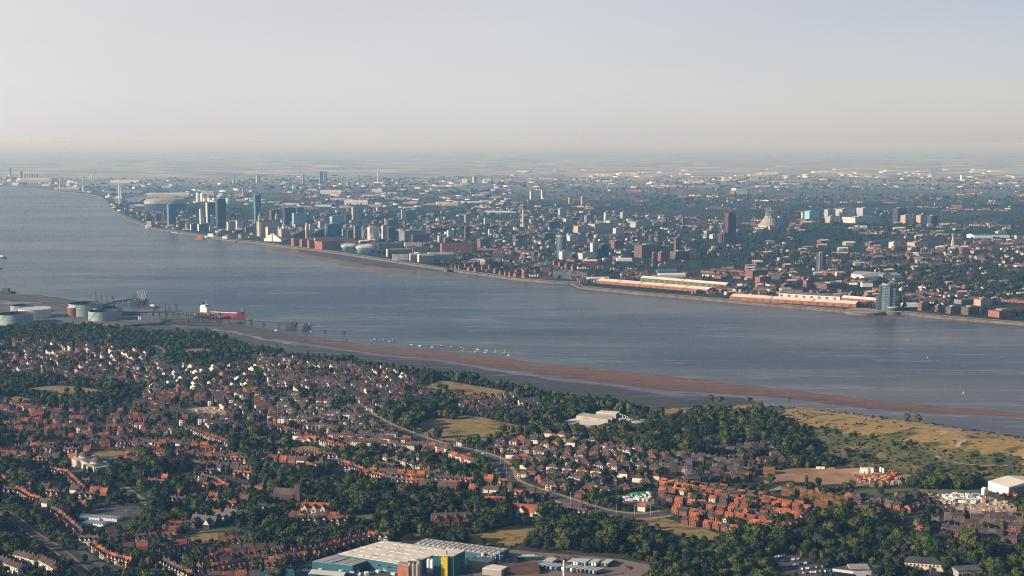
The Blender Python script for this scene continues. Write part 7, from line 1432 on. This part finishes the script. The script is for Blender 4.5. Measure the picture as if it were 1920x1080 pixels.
# crane, dock tower, church spires
x, y = P(172, 339); t_ = thing('dock_crane', 'pale dock crane right of the slanting turbine', 'crane', (x, y, LZ)); part('tower', MB().box(-6, -6, 0, 6, 6, 60, 'pale_metal'), t_); part('jib', MB().bar((0, 0, 58), (-40, 0, 30), 3, 'white_paint'), t_)
x, y = P(238, 397); t_ = thing('dock_tower', 'dark mushroom shaped dock tower left of the silver stadium', 'tower', (x, y, LZ)); part('shaft', MB().cyl(0, 0, 0, 34, 4, 4, 'dark_steel', 10), t_); part('head', MB().box(-14, -6, 34, 14, 6, 40, 'dark_steel', bottom=True), t_)
for px, yt, yb, m_, lb in [(823, 402, 425, 'brick_orange', 'orange stone spire in the middle of the centre'), (1786, 436, 466, 'stone_pale', 'tall church spire in the right hand suburb'), (1566, 374, 392, 'brick_brown', 'brown hospital chimney above the ward blocks'), (1313, 395, 410, 'sandstone_red', 'small dark steeple left of the sandstone cathedral'), (1172, 358, 366, 'sandstone_red', 'dark church tower on the wooded ridge'), (709, 322, 341, 'pale_metal', 'thin lattice mast on the horizon'), (1743, 325, 333, 'white_paint', 'thin white chimney on the right horizon'), (1532, 500, 511, 'brick_brown', 'brick church tower at the foot of the twin slab'), (88, 627, 648, 'sandstone_red', 'dark village church spire near the tanks')]:
    x, y = P(px, yb); h = (yb - yt) * y / F; t_ = thing('church_spire' if 'spire' in lb or 'steeple' in lb or 'church' in lb else 'chimney_stack', lb, 'spire' if 'spire' in lb or 'church' in lb or 'steeple' in lb else 'chimney', (x, y, LZ)); r_ = h * .07
    if 'spire' in lb or 'church' in lb or 'steeple' in lb: part('tower', MB().box(-r_, -r_, 0, r_, r_, h * .5, m_), t_); part('spire', MB().cyl(0, 0, h * .5, h, r_, .1, m_, 8), t_); part('nave', MB().box(r_, -r_, 0, r_ * 5, r_, h * .22, m_).gable(r_, -r_, r_ * 5, r_, h * .22, h * .1, 'roof_slate', 'x', 0, m_), t_)
    else: part('stack', MB().cyl(0, 0, 0, h, r_, r_ * .8, m_, 10), t_); part('rim', MB().cyl(0, 0, h, h + r_ * .3, r_, r_, 'dark_steel', 10), t_)
# ships and stage at the pier head
boat(279, 427, 100, 'white_paint', 'large white cruise ferry moored at the northern quay', rot=-75 + 180); 
boat(376, 449, 42, 'orange_paint', 'orange pilot boat off the floating stage', rot=0, cabm='orange_paint'); boat(398, 446, 60, 'white_paint', 'white ferry at the floating stage', rot=-8); boat(424, 450, 50, 'dark_steel', 'dark ferry at the floating stage', rot=-8, cabm='white_paint')
wp = [P(px, py, 2) for px, py in [(318, 434), (350, 438), (400, 446), (440, 451)]]; st = structure('landing_stage', ribbon('landing_stage', wp, 22, 2.4, 'concrete', thick=2.6), None); tag(st, 'long floating landing stage in front of the northern quay', 'landing stage'); 
for k, (px, py) in enumerate([(325, 429), (345, 431), (396, 441), (450, 447)]):
    a = P(px, py, 6); b_ = P(px - 12, py + 6, 3); t_ = thing('gangway', ['first', 'second', 'third', 'fourth'][k] + ' gangway from the left linking quay and floating stage', 'gangway', (a[0], a[1], 0)); part('span', MB().bar((0, 0, 7), (b_[0] - a[0], b_[1] - a[1], 3.5), 1.8, 'pale_metal', n=4), t_); part('arch', MB().box(-5, -4, 5, 5, -3, 10, 'white_paint').box(-5, 3, 5, 5, 4, 10, 'white_paint'), t_)
# dock basins
def basin(poly, name='dock_water'):
    wp = [P(p[0], p[1], LZ + .4) for p in poly]; me = bpy.data.meshes.new(name); me.from_pydata([(p[0], p[1], LZ + .4) for p in wp], [], [tuple(range(len(wp)))]); me.materials.append(MATS['river_water']); structure(name, me)
    for p in wp: pass
    xs = [p[0] for p in wp]; ys = [p[1] for p in wp]
    for i in range(int(min(xs) // 12), int(max(xs) // 12) + 1):
        for j in range(int(min(ys) // 12), int(max(ys) // 12) + 1):
            if inside(((i + .5) * 12, (j + .5) * 12), wp): COCC[(i, j)] = 1
for b_ in [[(190, 358), (262, 357), (275, 361), (200, 363)], [(232, 372), (272, 366), (285, 370), (262, 378), (240, 380)], [(238, 384), (262, 381), (268, 388), (246, 390)], [(252, 393), (300, 394), (305, 400), (262, 398)], [(880, 484), (935, 482), (950, 487), (895, 490)], [(1030, 512), (1050, 506), (1082, 512), (1110, 520), (1070, 524), (1040, 520)], [(1040, 504), (1075, 507), (1140, 519), (1120, 520), (1060, 509)], [(600, 452), (640, 453), (640, 456), (605, 456)]]: basin(b_)
for i in range(46):
    px, py = 1032 + (i * 37 % 48), 508.5 + (i * 13 % 11); boat(px, py, 11, 'white_paint', f"white yacht in the marina basin, {ordw(i)} of the moored rows", i % 2 == 0, rot=random.uniform(0, 180), group='yachts in the marina basin')
    COL.objects; 
# marina houses
MHS = [(845, 849, 503), (852, 858, 505), (859, 864, 505), (876, 886, 509), (888, 898, 511), (902, 908, 507), (925, 935, 512), (935, 944, 516), (945, 952, 517), (953, 962, 518), (965, 975, 514), (978, 992, 515), (962, 975, 521), (978, 992, 522), (1000, 1010, 515), (884, 892, 503), (870, 876, 502), (915, 922, 505), (1036, 1044, 497), (1046, 1056, 500), (1058, 1068, 503), (1070, 1080, 506)]
for i, (a, b_, c) in enumerate(MHS):
    x, y, w_, d, h, rot = box_px(a, b_, c - 10, c, .8, 35); t_ = thing('gabled_flats', f"orange brick gabled flats by the marina, {ordw(i)} of the group", 'flats', (x, y, LZ), rot, 'brick flats around the marina'); cmark(x, y, 14)
    part('wall', MB().box(-w_ / 2, -d / 2, 0, w_ / 2, d / 2, h * .7, 'brick_orange'), t_); part('roof', MB().gable(-w_ / 2, -d / 2, w_ / 2, d / 2, h * .7, h * .3, 'roof_slate', 'y', .4, 'brick_orange').gable(-w_ / 2, -d / 2, w_ / 2, d / 2, h * .68, h * .25, 'roof_slate', 'x', .4, 'brick_orange'), t_)
    for k in range(2): part('window', win(MB(), -w_ / 4 + k * w_ / 2, h * .35, -d / 2 - .1, w_ * .2, h * .2), t_)
# river-front promenade
pr = [(colx(p, dist(p, interp(FARSH, p) - 1.6, LZ)), dist(p, interp(FARSH, p) - 1.6, LZ)) for p in range(225, 2000, 8)]
structure('promenade', ribbon('promenade', pr, 16, LZ + .35, 'concrete'))
# ---------------- generic city fabric
GEN = []   # kind, px, py ...
BOX = {}
def gbox(m_, plant):
    k = (m_, plant)
    if k not in BOX:
        b_ = MB().box(-.5, -.5, 0, .5, .5, 1, m_); BOX[k] = (b_, merge(b_, MB().box(-.22, -.3, 1, .15, .3, 1.12, 'concrete')) if plant else b_)
    return BOX[k]
def city_block(px, py, wpx, hpx, m_, zone, kind='office_block', ratio=.6, ang=None):
    x, y, w_, d, h, rot = box_px(px - wpx / 2, px + wpx / 2, py - hpx, py, ratio, ang if ang is not None else random.choice([24, 30, 35, 12]))
    if COCC.get((int(x // 12), int(y // 12))): return
    cmark(x, y, 6); GEN.append((kind, m_, px, x, y, w_, d, h, rot, zone))
CORE = [(490, 418), (560, 402), (700, 392), (960, 392), (1250, 404), (1420, 430), (1400, 470), (1240, 500), (1050, 500), (900, 484), (760, 462), (660, 452), (560, 446), (500, 440)]
n_ = 0
zs = [(600, 'in the commercial quarter'), (760, 'behind the big wheel'), (900, 'around the orange spire'), (1040, 'around the broadcasting tower'), (1180, 'behind the round glass tower'), (1500, 'left of the sandstone cathedral')]
while n_ < 760:
    px, py = random.uniform(490, 1420), random.uniform(392, 500)
    if not inside((px, py), CORE): continue
    k = (py - 392) / 100; zone = next(z_ for lim, z_ in zs if px < lim)
    city_block(px, py, random.uniform(5, 15), random.uniform(2, 6.2) * (1.15 if random.random() < .1 else 1), random.choices(CITYM, [4, 2.2, 6, 6, 3, 2, 4])[0], zone, ratio=random.uniform(.4, 1)); n_ += 1
SUB = []
for i in range(230):   # sheds of the northern docks and plains
    px, py = random.uniform(250, 960), random.uniform(338, 392)
    if py > 392 - (px < 480) * 8: continue
    city_block(px, py, random.uniform(6, 24) * (.6 + (py - 330) / 90), random.uniform(1.4, 3.2), random.choice(['far_pale', 'far_pale', 'grey_sheet', 'white_roof', 'stone_pale', 'brick_brown', 'pale_metal']), 'on the northern plain' if px < 640 else 'on the middle plain', 'warehouse', .6, 10)
for i in range(120):
    px = random.uniform(960, 1920); py = random.uniform(330, 352) if i % 2 else random.uniform(318, 334)
    city_block(px, py, random.uniform(8, 30), random.uniform(1.2, 2.4), random.choice(['far_pale', 'white_roof', 'stone_pale']), 'on the right hand plain', 'warehouse', .6, 6)
for i in range(200):
    px, py = random.uniform(1400, 1920), random.uniform(420, 560)
    if py > interp(FARSH, px) - 12: continue
    city_block(px, py, random.uniform(8, 24), random.uniform(3, 7), random.choices(['fac_cream', 'fac_brick', 'brick_brown', 'far_pale', 'grey_sheet', 'brick_orange'], [3, 4, 3, 2, 3, 3])[0], 'in the right hand suburbs', 'warehouse' if i % 3 else 'office_block', random.uniform(.3, .8), random.choice([10, 24]))
for i in range(150):
    px = random.uniform(620, 1640); py = interp(FARSH, px) - random.uniform(8, 30); 
    city_block(px, py, random.uniform(7, 22), random.uniform(3, 7), random.choice(['fac_brick', 'brick_orange', 'grey_sheet', 'fac_cream', 'white_roof', 'fac_brown']), 'near the far river wall', 'office_block' if i % 3 == 0 else 'warehouse', random.uniform(.4, .8), random.choice([10, 24]))
for i in range(70):
    px = random.uniform(230, 480); py = interp(FARSH, px) - random.uniform(4, 38)
    city_block(px, py, random.uniform(5, 14), random.uniform(1.5, 5), random.choice(['fac_brick', 'grey_sheet', 'fac_cream', 'far_pale', 'fac_brown']), 'by the northern quay', 'warehouse', .6, 20)
for i in range(50):
    px = random.uniform(0, 230); py = interp(FARSH, px) - random.uniform(3, 22)
    city_block(px, py, random.uniform(5, 16), random.uniform(1.2, 3), random.choice(['far_pale', 'grey_sheet', 'far_pale']), 'on the far left docks', 'warehouse', .6, 10)
MW = dict(fac_cream='cream', fac_white='white', fac_brick='red brick', fac_brown='brown', fac_grey='grey', fac_glass='glass', fac_dark='dark', far_pale='pale', grey_sheet='grey metal', white_roof='white', stone_pale='cream', brick_brown='brown brick', brick_orange='orange brick', pale_metal='pale metal')
def emit_city():
    rest = []; 
    for kind, cap in (('office_block', 215), ('warehouse', 240)):
        l = [g for g in GEN if g[0] == kind and -3 < g[2] < 1923]; l.sort(key=lambda g: -(g[5] * (g[7] + g[6] * .1)) / g[4] ** 2); pick = l[:cap]; ids = set(map(id, pick)); rest += [g for g in GEN if g[0] == kind and id(g) not in ids]
        gr = {}
        for g in pick:
            s = 'tall' if g[7] > 26 else 'low' if g[7] < 12 else 'mid-height'; wd = 'wide' if g[5] > 48 else 'narrow' if g[5] < 26 else 'plain'; gr.setdefault((s, wd, MW[g[1]], g[9]), []).append(g)
        for (s, wd, mw, zn), gs in gr.items():
            gs.sort(key=lambda g: g[2])
            for i, (k_, m_, px, x, y, w_, d, h, rot, _) in enumerate(gs):
                nm = 'office block' if kind == 'office_block' else 'warehouse'
                lab = f"{s} {wd} {mw} {nm}, {ordw(i)} such from left {zn}" if len(gs) > 1 else f"{s} {wd} {mw} {nm}, only one such {zn}"
                t_ = thing(kind, lab, nm, (x, y, LZ), rot, nm + 's of the far city'); part('wall', MB().box(-w_ / 2, -d / 2, 0, w_ / 2, d / 2, h, m_), t_)
                if kind == 'warehouse': part('roof', MB().gable(-w_ / 2, -d / 2, w_ / 2, d / 2, h, min(4, h * .4), random.choice(['roof_grey', 'far_pale', 'grey_sheet', 'white_roof']) if 'pale' not in m_ and 'white' not in m_ else m_, 'x', .2, m_), t_)
                else:
                    part('roof', MB().box(-w_ / 2 + .6, -d / 2 + .6, h + .03, w_ / 2 - .6, d / 2 - .6, h + .6, random.choice(['roof_grey', 'roof_slate', 'concrete'])), t_)
                    if w_ > 20: part('plant_room', MB().box(-w_ * .2, -d * .25, h + .6, w_ * random.uniform(0, .25), d * .25, h + 3.2, 'concrete'), t_)
    structure('city_buildings', big_mesh('city_buildings', [(gbox(g[1], False)[1], g[3], g[4], LZ, g[8], g[5], g[6], g[7]) for g in rest]), 'stuff', 'small mixed blocks massed across the far city', 'buildings')
emit_city()
# suburbs: rows of small houses and tree clumps out to the horizon
HS = []
for wm, rm in (('brick_red', 'roof_slate'), ('brick_orange', 'roof_brown'), ('render_cream', 'roof_slate'), ('brick_brown', 'roof_grey'), ('brick_orange', 'roof_grey')):
    HS.append(MB().box(-4, -4, 0, 4, 4, 5.4, wm).gable(-4, -4, 4, 4, 5.4, 2.8, rm, 'x', .3, wm))
items = []
def farok(px, py): return py < interp(FARSH, px) - 5
DIRS = [20, -35, 55, 5, 75]
for i in range(4500):
    px = random.uniform(-200, 2200); u = random.random(); py = 330 + (600 - 330) * u ** 1.2
    if not farok(px, py) or (px < 480 and random.random() < .6): continue
    if inside((px, py), CORE) and random.random() < .4: continue
    x, y = P(px, py); k = mn.noise(Vector((x * .0012, y * .0012, 9)))
    if k < -.18: continue
    a = R(DIRS[int((x // 500 + y // 700) % 5)]); L = random.randint(3, 11); st_ = 8.2; h0 = random.choice(HS); sc_ = 1.0 if y < 9000 else 1.35
    if COCC.get((int(x // 12), int(y // 12))): continue
    for j in range(L):
        xx, yy = x + math.cos(a) * j * st_ * sc_, y + math.sin(a) * j * st_ * sc_
        if COCC.get((int(xx // 12), int(yy // 12))): continue
        if yy < np.interp(col_of(xx, yy), range(-900, 2801, 6), [w__[1] for w__ in wall]) + 25: continue
        items.append((h0 if random.random() < .8 else random.choice(HS), xx, yy, LZ, a, sc_, sc_, sc_ * random.uniform(.9, 1.3)))
print('far houses', len(items))
structure('houses', big_mesh('houses', items), 'stuff', 'massed small terraces filling the suburbs beyond the river', 'houses')
items = []
for i in range(18500):
    px = random.uniform(-200, 2200); u = random.random(); py = 334 + (600 - 334) * u ** .95
    if not farok(px, py): continue
    x, y = P(px, py); k = mn.noise(Vector((x * .0014, y * .0009, 2))) + .6 * mn.noise(Vector((x * .004, y * .003, 5)))
    core = inside((px, py), CORE)
    if k < (.2 if core else -.1) and random.random() < .85: continue
    if y < 12000 and COCC.get((int(x // 12), int(y // 12))): continue
    r_ = random.uniform(6, 11) * (1 if y < 8000 else y / 8000) ; hsc = random.uniform(6, 9) * (1 if y < 9000 else 1.2)
    items.append((random.choice(FART), x, y, LZ - .5, random.uniform(0, 6), r_, r_, hsc))
    if k > .25 and y < 14000:
        for q in range(2): items.append((random.choice(FART), x + random.uniform(-16, 16), y + random.uniform(-24, 24), LZ - .5, random.uniform(0, 6), r_, r_, hsc))
print('far trees', len(items))
structure('trees', big_mesh('trees', items), 'stuff', 'blue green woods and park trees among the far suburbs', 'woodland')
# ------------------------------------------------------------------ haze over everything
hz = MB(); hz.box(-65000, -600, -4, 65000, 151000, 416, 'asphalt', bottom=True); hm = hz.mesh('haze')
m = bpy.data.materials.new('haze'); m.use_nodes = True; t = m.node_tree; t.nodes.clear()
ou = t.nodes.new('ShaderNodeOutputMaterial'); pv = t.nodes.new('ShaderNodeVolumePrincipled')
pv.inputs['Density'].default_value = HAZE_DENSITY; pv.inputs['Color'].default_value = (*HAZE_COLOR, 1); pv.inputs['Anisotropy'].default_value = HAZE_ANISO
pv.inputs['Absorption Color'].default_value = (1, 1, 1, 1)
t.links.new(pv.outputs[0], ou.inputs['Volume']); hm.materials.clear(); hm.materials.append(m)
structure('haze', hm, kind='stuff', label='pale blue haze filling the air over the city and river', cat='haze')
